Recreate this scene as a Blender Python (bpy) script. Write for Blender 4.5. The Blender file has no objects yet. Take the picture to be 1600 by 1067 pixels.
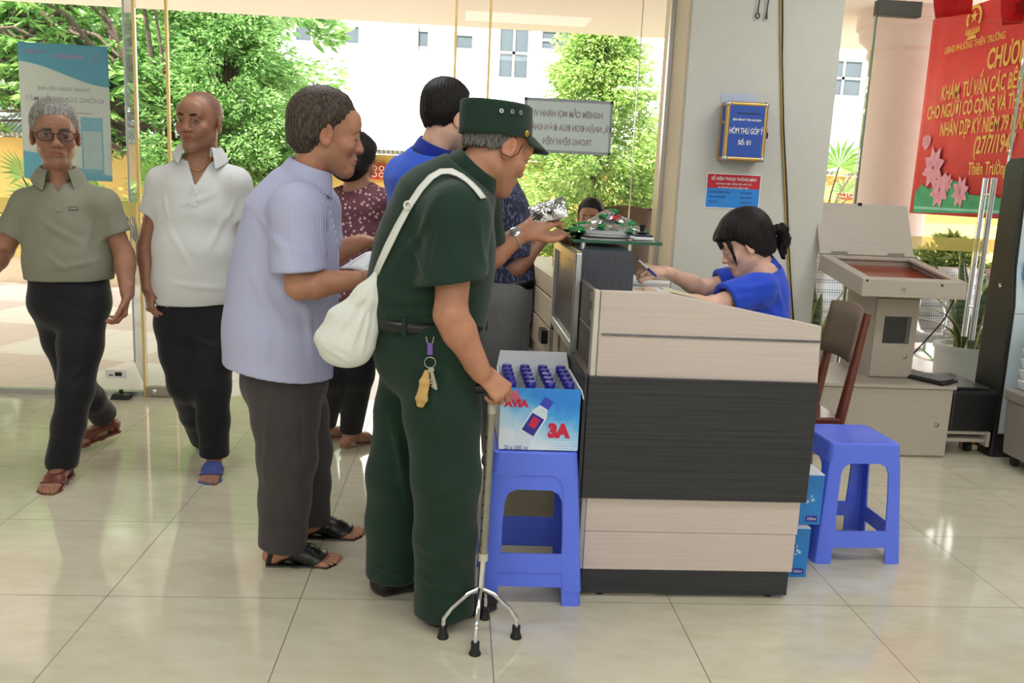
import bpy, bmesh, math, random
import numpy as np
from mathutils import Vector, Matrix

# ------------------------------------------------------------------ camera, light, exposure
SC = bpy.context.scene
COL = SC.collection
F = 1345.0; PITCH = math.radians(10.23); ROLL = math.radians(2.58); YAW = math.radians(3.85); CAMH = 1.325
cp_, sp_, cy_, sy_, cr_, sr_ = math.cos(PITCH), math.sin(PITCH), math.cos(YAW), math.sin(YAW), math.cos(ROLL), math.sin(ROLL)
C_FW = np.array([sy_*cp_, cy_*cp_, -sp_]); C_UP = np.array([sy_*sp_, cy_*sp_, cp_]); C_RT = np.array([cy_, -sy_, 0.0])
CAM = np.array([0.0, 0.0, CAMH])
cam_d = bpy.data.cameras.new('camera'); cam = bpy.data.objects.new('camera', cam_d); COL.objects.link(cam)
cam_d.sensor_width = 36.0; cam_d.lens = F/1600*36.0; cam_d.clip_start = 0.05; cam_d.clip_end = 300
cx_ = C_RT*cr_ + C_UP*sr_; cyv_ = -C_RT*sr_ + C_UP*cr_
cam.matrix_world = Matrix(((cx_[0], cyv_[0], -C_FW[0], 0), (cx_[1], cyv_[1], -C_FW[1], 0), (cx_[2], cyv_[2], -C_FW[2], CAMH), (0, 0, 0, 1)))
SC.camera = cam

SC.view_settings.view_transform = 'Standard'; SC.view_settings.look = 'None'
SC.view_settings.gamma = 1.0; SC.view_settings.use_curve_mapping = False
SC.view_settings.exposure = 0.0
SC.cycles.use_denoising = True
SC.cycles.max_bounces = 8; SC.cycles.transparent_max_bounces = 64
SC.cycles.sample_clamp_indirect = 6.0
SC.cycles.caustics_reflective = False; SC.cycles.caustics_refractive = False

W = bpy.data.worlds.new('sky'); SC.world = W; W.use_nodes = True
W.node_tree.nodes['Background'].inputs[0].default_value = (0.86, 0.93, 1.0, 1)
W.node_tree.nodes['Background'].inputs[1].default_value = 4.0
def lamp(name, kind, loc, energy, color=(1, 1, 1), size=None, rot=None, target=None):
    d = bpy.data.lights.new(name, kind); d.energy = energy; d.color = color
    o = bpy.data.objects.new(name, d); COL.objects.link(o); o.location = loc
    if size:
        d.shape = 'RECTANGLE'; d.size, d.size_y = size
    if rot: o.rotation_euler = rot
    if target is not None:
        o.rotation_euler = (Vector(target)-Vector(loc)).to_track_quat('-Z', 'Y').to_euler()
    return o
sun = lamp('sun', 'SUN', (-10, 0, 20), 15.0, (1.0, 0.96, 0.88), target=(-2, 12, 0)); sun.data.angle = math.radians(0.6)
for i, (x, y) in enumerate([(-2.2, -1.2), (0.6, -1.2), (3.0, -1.2), (-2.2, 1.4), (0.6, 1.4), (3.0, 1.4), (-0.6, 3.7), (2.4, 3.6), (-2.4, -3.8), (0.4, -3.8), (3.0, -3.8)]):
    lamp('ceiling_and_fill_light', 'AREA', (x, y, 2.93), 60 if y < -3 else 20, (0.97, 0.98, 1.0), size=(1.2, 0.5))  # strong rearmost row is added fill standing in for flash; the rest are ceiling fluorescents

# ------------------------------------------------------------------ pixel helpers (photograph frame 1600x1067 -> metres)
def ray(px, py):
    x = (px-800)/F; y = -(py-533.5)/F
    return (x*cr_-y*sr_)*C_RT + (x*sr_+y*cr_)*C_UP + C_FW
def FL(px, py, z=0.0):
    d = ray(px, py); return CAM + d*((z-CAMH)/d[2])
def AY(px, py, Y):
    d = ray(px, py); return CAM + d*(Y/d[1])
def AX(px, py, X):
    d = ray(px, py); return CAM + d*(X/d[0])

# ------------------------------------------------------------------ materials
def srgb(r, g, b):
    f = lambda c: (c/255/12.92) if c/255 <= .04045 else ((c/255+.055)/1.055)**2.4
    return (f(r), f(g), f(b))
class NT:
    def __init__(s, name):
        s.m = bpy.data.materials.new(name); s.m.use_nodes = True
        s.t = s.m.node_tree; s.n = s.t.nodes; s.b = s.n['Principled BSDF']; s.out = s.n['Material Output']
    def node(s, t, **kw):
        n = s.n.new(t)
        for k, v in kw.items():
            if k.startswith('i_'):
                key = k[2:]; n.inputs[int(key) if key.isdigit() else key.replace('_', ' ')].default_value = v
            else: setattr(n, k, v)
        return n
    def link(s, a, b): s.t.links.new(a, b)
    def coord(s, scale=(1, 1, 1), out='Object', rot=(0, 0, 0)):
        tc = s.node('ShaderNodeTexCoord'); mp = s.node('ShaderNodeMapping')
        mp.inputs['Scale'].default_value = scale; mp.inputs['Rotation'].default_value = rot
        s.link(tc.outputs[out], mp.inputs[0]); return mp.outputs[0]
    def noise(s, vec, scale=10, detail=4, rough=.55):
        n = s.node('ShaderNodeTexNoise'); n.inputs['Scale'].default_value = scale; n.inputs['Detail'].default_value = detail
        n.inputs['Roughness'].default_value = rough
        if vec is not None: s.link(vec, n.inputs['Vector'])
        return n.outputs['Fac']
    def ramp(s, fac, stops):
        r = s.node('ShaderNodeValToRGB'); e = r.color_ramp.elements
        while len(e) < len(stops): e.new(.5)
        for i, (p, c) in enumerate(stops):
            e[i].position = p; e[i].color = (*c, 1) if len(c) == 3 else c
        s.link(fac, r.inputs[0]); return r.outputs[0]
    def math(s, op, a, b=None, clamp=False):
        n = s.node('ShaderNodeMath', operation=op); n.use_clamp = clamp
        for i, v in enumerate((a, b)):
            if v is None: continue
            if isinstance(v, (int, float)): n.inputs[i].default_value = v
            else: s.link(v, n.inputs[i])
        return n.outputs[0]
    def mix(s, fac, a, b, blend='MIX'):
        n = s.node('ShaderNodeMixRGB', blend_type=blend)
        for i, v in enumerate((fac, a, b)):
            if isinstance(v, (int, float)): n.inputs[i].default_value = v
            elif isinstance(v, tuple): n.inputs[i].default_value = (*v, 1)
            else: s.link(v, n.inputs[i])
        return n.outputs[0]
    def bump(s, h, strength=.2, dist=.01):
        b = s.node('ShaderNodeBump'); b.inputs['Strength'].default_value = strength; b.inputs['Distance'].default_value = dist
        s.link(h, b.inputs['Height']); s.link(b.outputs[0], s.b.inputs['Normal'])
    def set(s, **kw):
        for k, v in kw.items():
            inp = s.b.inputs[k.replace('_', ' ')]
            if isinstance(v, tuple): inp.default_value = (*v, 1) if len(v) == 3 else v
            elif isinstance(v, (int, float)): inp.default_value = v
            else: s.link(v, inp)
        return s
def mat(name, col, rough=.5, metal=0.0, var=.06, nscale=14, bump=0.0, bscale=120, bdist=.003, spec=.5, coat=0.0, stretch=(1, 1, 1), trans=0.0):
    """plain material with a little procedural tone variation and optional bump"""
    t = NT(name); v = t.coord(stretch)
    if var:
        f = t.noise(v, nscale)
        a = tuple(max(0, c*(1-var)) for c in col); b = tuple(min(1, c*(1+var)) for c in col)
        c = t.ramp(f, [(.3, a), (.7, b)]); t.set(Base_Color=c)
    else: t.set(Base_Color=col)
    t.set(Roughness=rough, Metallic=metal)
    t.b.inputs['Specular IOR Level'].default_value = spec
    if coat: t.b.inputs['Coat Weight'].default_value = coat; t.b.inputs['Coat Roughness'].default_value = .08
    if trans: t.b.inputs['Transmission Weight'].default_value = trans
    if bump: t.bump(t.noise(v, bscale, 3), bump, bdist)
    return t.m
def wood(name, c1, c2, axis='x', scale=1.0, rough=.45, fine=90):
    """laminate with fine straight grain running along an axis"""
    t = NT(name); st = {'x': (1.2, fine, fine), 'y': (fine, 1.2, fine), 'z': (fine, fine, 1.2)}[axis]
    v = t.coord(tuple(k*scale for k in st)); f = t.noise(v, 1.6, 5, .65)
    t.set(Base_Color=t.ramp(f, [(.32, c1), (.68, c2)]), Roughness=rough); t.bump(f, .12, .001); return t.m
def glassmat(name, tint=(1, 1, 1), refl=1.0, haze=0.0):
    t = NT(name); tr = t.node('ShaderNodeBsdfTransparent'); tr.inputs[0].default_value = (*tint, 1)
    gl = t.node('ShaderNodeBsdfGlossy'); gl.inputs['Roughness'].default_value = .01
    fr = t.node('ShaderNodeFresnel'); fr.inputs['IOR'].default_value = 1.35
    f = t.math('MULTIPLY', fr.outputs[0], refl); mx = t.node('ShaderNodeMixShader')
    t.link(f, mx.inputs[0]); t.link(tr.outputs[0], mx.inputs[1]); t.link(gl.outputs[0], mx.inputs[2]); last = mx
    if haze:
        df = t.node('ShaderNodeBsdfDiffuse'); df.inputs[0].default_value = (.9, .95, .95, 1)
        m2 = t.node('ShaderNodeMixShader'); m2.inputs[0].default_value = haze
        t.link(mx.outputs[0], m2.inputs[1]); t.link(df.outputs[0], m2.inputs[2]); last = m2
    t.link(last.outputs[0], t.out.inputs[0]); return t.m

# ------------------------------------------------------------------ mesh building
class MB:
    def __init__(s): s.v = []; s.f = []; s.mi = []; s.cur = 0
    def mat(s, i): s.cur = i; return s
    def add(s, vs, fs):
        b = len(s.v); s.v += [tuple(map(float, p)) for p in vs]
        for f in fs: s.f.append(tuple(b+i for i in f)); s.mi.append(s.cur)
        return s
    def box(s, lo, hi):
        (a, b, c), (d, e, f) = lo, hi
        return s.add([(a, b, c), (d, b, c), (d, e, c), (a, e, c), (a, b, f), (d, b, f), (d, e, f), (a, e, f)],
                     [(0, 3, 2, 1), (4, 5, 6, 7), (0, 1, 5, 4), (1, 2, 6, 5), (2, 3, 7, 6), (3, 0, 4, 7)])
    def obox(s, c, ax, ay, az, hx, hy, hz):
        c, ax, ay, az = (np.array(q, float) for q in (c, ax, ay, az))
        vs = [c+ax*hx*i+ay*hy*j+az*hz*k for k in (-1, 1) for j, i in ((-1, -1), (-1, 1), (1, 1), (1, -1))]
        return s.add(vs, [(0, 3, 2, 1), (4, 5, 6, 7), (0, 1, 5, 4), (1, 2, 6, 5), (2, 3, 7, 6), (3, 0, 4, 7)])
    def hexa(s, bot, top):
        return s.add(list(bot)+list(top), [(0, 3, 2, 1), (4, 5, 6, 7), (0, 1, 5, 4), (1, 2, 6, 5), (2, 3, 7, 6), (3, 0, 4, 7)])
    def prism(s, poly, d):
        n = len(poly); d = np.array(d, float); a = [np.array(p, float) for p in poly]; b = [p+d for p in a]
        return s.add(a+b, [tuple(range(n-1, -1, -1)), tuple(range(n, 2*n))]+[(i, (i+1) % n, n+(i+1) % n, n+i) for i in range(n)])
    def quad(s, *p): return s.add(p, [tuple(range(len(p)))])
    def tube(s, pts, r, n=10, cap=True, flat=None):
        pts = [np.array(p, float) for p in pts]; m = len(pts)
        rs = r if hasattr(r, '__len__') else [r]*m
        T = [pts[min(i+1, m-1)]-pts[max(i-1, 0)] for i in range(m)]; T = [t/(np.linalg.norm(t)+1e-12) for t in T]
        u = np.cross(T[0], (0, 0, 1)); u = np.cross(T[0], (1, 0, 0)) if np.linalg.norm(u) < .05 else u
        u /= np.linalg.norm(u); vs = []
        for i in range(m):
            u = u-T[i]*(u@T[i]); u /= np.linalg.norm(u)+1e-12; w = np.cross(T[i], u)
            for k in range(n):
                a = 2*math.pi*k/n; vs.append(pts[i]+(u*math.cos(a)+w*math.sin(a)*(flat or 1))*rs[i])
        fs = [(i*n+k, i*n+(k+1) % n, (i+1)*n+(k+1) % n, (i+1)*n+k) for i in range(m-1) for k in range(n)]
        if cap: fs += [tuple(range(n-1, -1, -1)), tuple((m-1)*n+k for k in range(n))]
        return s.add(vs, fs)
    def lathe(s, prof, c=(0, 0, 0), n=24, ax=None):
        c = np.array(c, float)
        if ax is None: X, Y, Z = np.eye(3)
        else:
            Z = np.array(ax, float); Z /= np.linalg.norm(Z); X = np.cross(Z, (0.3, 1, .2)); X /= np.linalg.norm(X); Y = np.cross(Z, X)
        vs = []; m = len(prof)
        for r, z in prof:
            r = max(r, 1e-4)
            for k in range(n):
                a = 2*math.pi*k/n; vs.append(c+X*(r*math.cos(a))+Y*(r*math.sin(a))+Z*z)
        fs = [(i*n+k, i*n+(k+1) % n, (i+1)*n+(k+1) % n, (i+1)*n+k) for i in range(m-1) for k in range(n)]
        fs += [tuple(range(n-1, -1, -1)), tuple((m-1)*n+k for k in range(n))]
        return s.add(vs, fs)
    def ball(s, c, r, n=16, m=10, ax=(1, 1, 1)):
        pr = [(r*math.sin(math.pi*i/m)+1e-5, -r*math.cos(math.pi*i/m)) for i in range(m+1)]
        b = MB().lathe(pr, n=n); vs = [(c[0]+p[0]*ax[0], c[1]+p[1]*ax[1], c[2]+p[2]*ax[2]) for p in b.v]
        return s.add(vs, b.f)
    def xf(s, M):
        s.v = [tuple(M @ Vector(p)) for p in s.v]; return s
def tag(o, label, cat, group=None):
    o['label'] = label; o['category'] = cat
    if group: o['group'] = group
    return o
def wloc(o):
    v = Vector((0, 0, 0))
    while o is not None: v += o.location; o = o.parent
    return v
def build(name, mb, mats, parent=None, smooth=False, bevel=0.0, seg=2, label=None, angle=40, auto=None):
    """links the collected geometry (world coordinates) as ONE mesh object"""
    me = bpy.data.meshes.new(name); off = wloc(parent) if parent else Vector((0, 0, 0))
    me.from_pydata([(p[0]-off.x, p[1]-off.y, p[2]-off.z) for p in mb.v], [], mb.f)
    for m in (mats if isinstance(mats, (list, tuple)) else [mats]): me.materials.append(m)
    me.polygons.foreach_set('material_index', mb.mi)
    if smooth: me.polygons.foreach_set('use_smooth', [True]*len(me.polygons))
    me.update(); o = bpy.data.objects.new(name, me); COL.objects.link(o)
    if parent: o.parent = parent
    if smooth and smooth != 'all':
        bm = bmesh.new(); bm.from_mesh(me)
        for e in bm.edges:
            if len(e.link_faces) == 2 and e.calc_face_angle(0) > math.radians(angle): e.smooth = False
        bm.to_mesh(me); bm.free()
    if bevel:
        b = o.modifiers.new('bevel', 'BEVEL'); b.width = bevel; b.segments = seg; b.limit_method = 'ANGLE'; b.angle_limit = math.radians(35); b.harden_normals = False
    if label: o['label'] = label
    return o
def thing(name, label, cat, loc=(0, 0, 0), group=None):
    o = bpy.data.objects.new(name, None); COL.objects.link(o); o.location = loc; o.empty_display_size = .1
    return tag(o, label, cat, group)
def struct(name, mb, m, **kw):
    o = build(name, mb, m, **kw); o['kind'] = 'structure'; return o
def copy_thing(root, loc, label, rotz=0.0, group=None, scale=1.0):
    r = root.copy(); COL.objects.link(r); r.location = loc; r.rotation_euler = (0, 0, rotz); r.scale = (scale,)*3
    r['label'] = label
    if group: r['group'] = group
    for ch in root.children:
        c = ch.copy(); COL.objects.link(c); c.parent = r
        for g in ch.children:
            d = g.copy(); COL.objects.link(d); d.parent = c
    return r
def text_mb(body, size, origin, right, up, depth=.0008, align='CENTER', sx=1.0, bold=0.0, mb=None, space=1.0):
    """lettering as thin raised geometry; origin = baseline point, right/up = unit vectors"""
    c = bpy.data.curves.new('lettering', 'FONT'); c.body = body; c.size = size; c.align_x = align; c.offset = bold; c.space_character = space
    c.resolution_u = 3
    o = bpy.data.objects.new('lettering', c); COL.objects.link(o)
    me = bpy.data.meshes.new_from_object(o.evaluated_get(bpy.context.evaluated_depsgraph_get()))
    R = np.array(right, float); U = np.array(up, float); O = np.array(origin, float); N = np.cross(R, U)*depth
    mb = mb or MB()
    mb.add([O+R*v.co.x*sx+U*v.co.y+N for v in me.vertices], [tuple(p.vertices) for p in me.polygons])
    bpy.data.objects.remove(o); bpy.data.curves.remove(c); bpy.data.meshes.remove(me)
    return mb
# ================================================================== SETTING
rnd = random.Random(4)
GY = 5.10                                  # the plane of the glass front
def tile_floor():
    t = NT('polished_floor_tile'); tc = t.node('ShaderNodeTexCoord'); sx = t.node('ShaderNodeSeparateXYZ'); t.link(tc.outputs['Object'], sx.inputs[0])
    lines = None; ids = []
    for k, off in ((0, 1.6664), (1, -2.585+6)):
        q = t.math('DIVIDE', t.math('ADD', sx.outputs[k], off), .6007); fr = t.math('FRACT', q); ids.append(t.math('FLOOR', q))
        e = t.math('MINIMUM', fr, t.math('SUBTRACT', 1.0, fr)); l = t.math('LESS_THAN', e, .0028)
        lines = l if lines is None else t.math('MAXIMUM', lines, l)
    cb = t.node('ShaderNodeCombineXYZ'); t.link(ids[0], cb.inputs[0]); t.link(ids[1], cb.inputs[1])
    wn = t.node('ShaderNodeTexWhiteNoise'); t.link(cb.outputs[0], wn.inputs['Vector'])
    n1 = t.noise(t.coord((1, 2.2, 1), rot=(0, 0, .6)), 7, 8, .62)
    base = t.ramp(n1, [(.25, srgb(196, 188, 162)), (.5, srgb(208, 201, 178)), (.8, srgb(219, 213, 193))])
    base = t.mix(.10, base, t.ramp(wn.outputs['Value'], [(0, srgb(190, 182, 158)), (1, srgb(222, 215, 196))]))
    t.set(Base_Color=t.mix(lines, base, srgb(128, 120, 100)), Roughness=t.math('ADD', t.math('MULTIPLY', lines, .4), .085))
    t.b.inputs['Specular IOR Level'].default_value = .55
    return t.m
M_floor = tile_floor()
M_wall = mat('painted_wall', srgb(206, 206, 198), .8, var=.02, bump=.04, bscale=60)
M_cream = mat('cream_painted_wall', srgb(232, 216, 190), .8, var=.02)
M_peach = mat('peach_painted_ceiling', srgb(248, 232, 220), .85, var=.015)
M_glass = glassmat('clear_glass', (.985, .995, .99), .55)
M_gold = mat('gold_edge_strip', srgb(232, 200, 128), .35, .25, var=.03)
M_alu = mat('brushed_aluminium', srgb(200, 202, 206), .3, .9, var=.04, stretch=(1, 1, 30))
M_chrome = mat('chrome', srgb(225, 225, 230), .08, 1.0, var=0)
M_steel = mat('satin_steel', srgb(170, 165, 155), .35, .9, var=.05)
M_black = mat('black_plastic', srgb(22, 22, 24), .4, var=.05)
M_white = mat('white_plastic', srgb(235, 236, 236), .45, var=.02)
M_paper = mat('white_paper', srgb(238, 238, 240), .8, var=.015)

struct('floor', MB().box((-5, -5, -.1), (6, GY+.05, 0)), M_floor)
struct('ceiling', MB().box((-5, -5, 3.0), (6, GY+.1, 3.1)), M_wall)
struct('wall_left', MB().box((-5.1, -5, 0), (-5, GY+.1, 3.0)), M_wall)
struct('wall_right', MB().box((6, -5, 0), (6.1, GY+.1, 3.0)), M_wall)
struct('wall_back', MB().box((-5.1, -5.1, 0), (6.1, -5, 3.0)), M_wall)
# square pillar that interrupts the glass front
struct('wall_pillar', MB().box((1.20, 4.74, 0), (2.02, 5.33, 3.0)), [M_wall])
pc = MB().box((1.190, 4.78, 0), (1.1995, 5.33, 3.0)); struct('trim_1', pc, M_cream)     # cream side of the pillar
struct('trim_2', MB().box((1.165, GY-.02, 0), (1.189, GY+.02, 3.0)), M_alu)      # glazing channel on the pillar
# fixed panes and sidelights
panes = [('window_1', -5.0, -1.835), ('window_2', -1.815, -1.655), ('window_3', -.045, .135), ('window_4', .145, 1.0), ('window_5', 1.006, 1.17), ('window_6', 2.03, 2.36), ('window_7', 3.29, 6.0)]
for nm, x0, x1 in panes:
    o = struct(nm, MB().box((x0, GY-.006, .03), (x1, GY+.006, 2.99)), M_glass)
g = 3
for x in (-1.825, -1.648, -.052, .140):
    struct('trim_%d' % g, MB().box((x-.007, GY-.012, 0.0), (x+.007, GY+.012, 3.0)), M_gold); g += 1
struct('trim_%d' % g, MB().box((1.0005, GY-.006, 0), (1.0055, GY+.006, 3.0)), mat('silicone_joint', srgb(215, 220, 200), .5)); g += 1
struct('trim_%d' % g, MB().box((-5, GY-.025, .0), (-1.835, GY+.025, .03)), M_alu); g += 1
struct('trim_%d' % g, MB().box((.145, GY-.025, .0), (1.189, GY+.025, .03)), M_alu); g += 1
struct('trim_%d' % g, MB().box((2.03, GY-.025, .0), (6, GY+.025, .03)), M_alu); g += 1
# left door leaf, swung open outwards
dirx, diry = -.41, .912
dl = MB().obox((-1.825+dirx*.42, GY+.03+diry*.42, 1.23), (dirx, diry, 0), (-diry, dirx, 0), (0, 0, 1), .40, .006, 1.2)
d1 = struct('door_1', dl, glassmat('door_glass', (.94, .97, .96), .9, .10))
build('door_edge', MB().obox((-1.825+dirx*.825, GY+.03+diry*.825, 1.23), (dirx, diry, 0), (-diry, dirx, 0), (0, 0, 1), .008, .012, 1.2), M_alu, d1)
# right door with a pair of pull bars
d2 = struct('door_2', MB().box((2.372, GY-.006, .02), (3.28, GY+.006, 2.40)), M_glass)
build('hinge_patch', MB().box((2.36, GY-.03, 2.385), (2.62, GY+.03, 2.47)), mat('dark_hinge_metal', srgb(88, 86, 80), .45, .5), d2, bevel=.004)
build('door_edge', MB().box((2.362, GY-.01, .02), (2.371, GY+.01, 2.39)), mat('green_glass_edge', srgb(120, 140, 120), .3), d2)
build('door_edge', MB().box((3.281, GY-.01, .02), (3.289, GY+.01, 2.40)), mat('grey_glass_edge', srgb(190, 195, 190), .3), d2)
for sy, dx in ((-.07, .0), (.07, .035)):
    x = 3.165+dx
    h = build('pull_bar', MB().tube([(x, GY+sy, .52), (x, GY+sy, 1.50)], .017, 14), M_chrome, d2, smooth=True)
    for z in (.72, 1.40): build('standoff', MB().tube([(x, GY+sy, z), (x, GY-.006*np.sign(-sy), z)], .008, 10), M_chrome, h, smooth=True)
# yellow warning bands stuck on the glass
M_band = mat('yellow_warning_film', srgb(222, 178, 52), .5, var=.03)
t = NT('pale_yellow_film'); tr = t.node('ShaderNodeBsdfTranslucent'); tr.inputs[0].default_value = (*srgb(238, 226, 150), 1)
df = t.node('ShaderNodeBsdfDiffuse'); df.inputs[0].default_value = (*srgb(228, 214, 130), 1); mx = t.node('ShaderNodeMixShader'); mx.inputs[0].default_value = .55
t.link(df.outputs[0], mx.inputs[1]); t.link(tr.outputs[0], mx.inputs[2]); m3 = t.node('ShaderNodeMixShader'); m3.inputs[0].default_value = .45; tp_ = t.node('ShaderNodeBsdfTransparent'); t.link(mx.outputs[0], m3.inputs[1]); t.link(tp_.outputs[0], m3.inputs[2]); t.link(m3.outputs[0], t.out.inputs[0]); M_band2 = t.m
for x0, x1, m, lab in ((-5, -1.84, M_band2, 'yellow safety band across the glass left of the doorway, behind the man in grey'), (2.04, 2.33, M_band, 'short solid yellow safety band on the narrow glass just right of the pillar'),
                  (2.38, 3.275, M_band2, 'pale yellow safety band across the glass door with chrome pull bars')):
    tag(build('safety_band', MB().box((x0, GY-.0095, 1.055), (x1, GY-.0065, 1.135)), m), lab, 'safety band', 'yellow bands on the glass')
# floor patch fitting, lock, door stop, threshold
pf = thing('patch_fitting', 'steel patch fitting with lock at foot of narrow glass strip left of doorway', 'door fitting', (-1.735, GY, 0))
build('plate', MB().box((-1.815, GY-.022, .004), (-1.655, GY+.022, .062)), M_steel, pf, bevel=.003)
build('lock_cylinder', MB().lathe([(.016, 0), (.016, .008), (.010, .011), (.0, .011)], (-1.765, GY-.021, .034), 16, ax=(0, -1, 0)), M_chrome, pf, smooth=True)
ds = thing('door_stop', 'small black rubber door stop on floor by the glass left of doorway', 'door stop', (-1.93, 5.02, 0))
build('wedge', MB().hexa([(-1.99, 4.985, 0), (-1.88, 4.985, 0), (-1.88, 5.05, 0), (-1.99, 5.05, 0)], [(-1.975, 4.99, .035), (-1.89, 4.99, .03), (-1.89, 5.045, .03), (-1.975, 5.045, .035)]), M_black, ds, bevel=.004)
build('pin', MB().tube([(-1.935, 5.02, .03), (-1.935, 5.02, .055)], .012, 12), M_black, ds, smooth=True)
lb = MB().mat(0).box((-2.05, GY-.0085, .105), (-1.93, GY-.0065, .155)); lb.mat(1).box((-1.995, GY-.0092, .118), (-1.955, GY-.0087, .142)); lb.box((-2.03, GY-.0092, .12), (-2.005, GY-.0087, .127))
tag(build('glass_label', lb, [M_paper, M_black]), 'small white sticker low on the glass near the black door stop', 'sticker')

# ------------------------------------------------------------------ outside
M_pave = NT('terrace_paving'); v = M_pave.coord((1, 1, 1), rot=(0, 0, .18)); ck = M_pave.node('ShaderNodeTexChecker'); ck.inputs['Scale'].default_value = .9
ck.inputs['Color1'].default_value = (*srgb(214, 200, 194), 1); ck.inputs['Color2'].default_value = (*srgb(232, 230, 224), 1); M_pave.link(v, ck.inputs['Vector'])
br = M_pave.node('ShaderNodeTexBrick', offset=0.0); br.inputs['Scale'].default_value = 1.0; br.inputs['Brick Width'].default_value = .4; br.inputs['Row Height'].default_value = .4; br.inputs['Mortar Size'].default_value = .004
br.inputs['Color1'].default_value = br.inputs['Color2'].default_value = (1, 1, 1, 1); br.inputs['Mortar'].default_value = (.7, .68, .66, 1); M_pave.link(v, br.inputs['Vector'])
M_pave.set(Base_Color=M_pave.mix(1.0, ck.outputs[0], br.outputs[0], 'MULTIPLY'), Roughness=.35)
struct('terrace_floor', MB().box((-14, GY+.05, -.12), (12, 10.1, -.005)), M_pave.m)
M_ground = mat('concrete_ground', srgb(196, 190, 178), .9, var=.1, nscale=3)
struct('yard_ground', MB().box((-40, 10.1, -.2), (40, 60, -.02)), M_ground)
struct('porch_ceiling', MB().box((-14, 5.12, 3.02), (12, 9.95, 3.2)), M_peach)
M_yellow = mat('yellow_wall_paint', srgb(224, 184, 104), .85, var=.07, nscale=3)
struct('trim_20', MB().box((-14, 10.12, -.1), (3.2, 10.45, .29)).box((4.6, 10.12, -.1), (12, 10.45, .29)), mat('planter_render', srgb(226, 204, 170), .85, var=.06, nscale=5))
struct('trim_21', MB().box((-14, 10.08, .29), (3.2, 10.48, .34)).box((4.6, 10.08, .29), (12, 10.48, .34)), M_yellow)
bw = struct('wall_boundary', MB().box((-16, 14, -.2), (14, 14.25, 1.72)), M_yellow)
M_coping = NT('grey_coping_roof'); wv = M_coping.node('ShaderNodeTexWave'); wv.inputs['Scale'].default_value = 4.5; M_coping.link(M_coping.coord(), wv.inputs['Vector'])
M_coping.set(Base_Color=M_coping.ramp(wv.outputs['Fac'], [(0, srgb(120, 122, 118)), (1, srgb(178, 178, 172))]), Roughness=.8); M_coping.bump(wv.outputs['Fac'], .6, .03)
build('coping', MB().prism([(-16, 13.6, 1.72), (-16, 14.3, 2.12), (-16, 14.3, 2.2), (-16, 13.55, 1.78)], (30, 0, 0)), M_coping.m, bw)
M_vred = mat('red_vent_block', srgb(186, 62, 44), .8); M_vwhite = mat('pale_vent_face', srgb(232, 214, 190), .8)
for px in (591, 640, 1268, 1322):
    p = AY(px, 268 if px < 800 else 300, 13.99); vb = MB()
    vb.mat(0).box((p[0]-.13, 13.93, p[2]-.12), (p[0]+.13, 14.0, p[2]+.12))
    vb.mat(1)
    for dx in (-.055, .055):
        for dz in (-.05, .05):
            vb.tube([(p[0]+dx+.035*math.cos(a), 13.925, p[2]+dz+.035*math.sin(a)) for a in np.linspace(0, 6.28, 13)], .009, 6)
    build('vent_block', vb, [M_vred, M_vwhite], bw)
# far white building with windows
M_bw = mat('white_facade', srgb(240, 240, 236), .85, var=.02); M_bglass = mat('far_window_glass', srgb(84, 92, 98), .7, var=.1, nscale=1.0, spec=.1); M_bframe = mat('far_window_frame', srgb(120, 120, 118), .6)
bd = thing('office_building', 'tall white building with grey windows far beyond the trees', 'building', (0, 26, 0))
build('wall', MB().box((-22, 26, -.2), (26, 34, 13)), M_bw, bd)
for (x0, y0, x1, y1) in ((783, 44, 822, 122), (848, 50, 892, 78), (714, 56, 737, 76), (654, 50, 668, 73), (538, 42, 560, 68), (464, 36, 486, 64), (1292, 95, 1340, 150)):
    a, b = AY(x0, y0, 26), AY(x1, y1, 26); x0, x1, z0, z1 = a[0], b[0], b[2], a[2]
    fr = MB().box((x0-.1, 25.93, z0-.1), (x1+.1, 25.99, z0)).box((x0-.1, 25.93, z1), (x1+.1, 25.99, z1+.1)).box((x0-.1, 25.93, z0), (x0, 25.99, z1)).box((x1, 25.93, z0), (x1+.1, 25.99, z1))
    if x1-x0 > .6: fr.box((x0, 25.93, (z0+z1)/2-.04), (x1, 25.99, (z0+z1)/2+.04)); fr.box(((x0+x1)/2-.04, 25.93, z0), ((x0+x1)/2+.04, 25.99, z1))
    w = build('window', fr, M_bframe, bd); build('pane', MB().box((x0, 25.96, z0), (x1, 25.99, z1)), M_bglass, w)
pz = AY(648, 150, 26)
build('downpipe', MB().tube([(pz[0], 25.9, 0), (pz[0], 25.9, 12)], .07, 8), mat('pale_pipe', srgb(214, 196, 170), .6), bd)
a, b = AY(1284, 236, 18), AY(1352, 282, 18)
sh = thing('beige_outbuilding', 'low beige outbuilding seen between the pillar and the round column', 'building', (float(a[0]), 18, 0))
build('wall', MB().box((a[0]-.5, 18, -.1), (b[0]+3, 21, b[2])), M_cream, sh)
build('fascia', MB().box((a[0]-.6, 17.8, b[2]), (b[0]+3.1, 21.1, a[2])), mat('beige_fascia', srgb(226, 200, 160), .8), sh)

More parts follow.
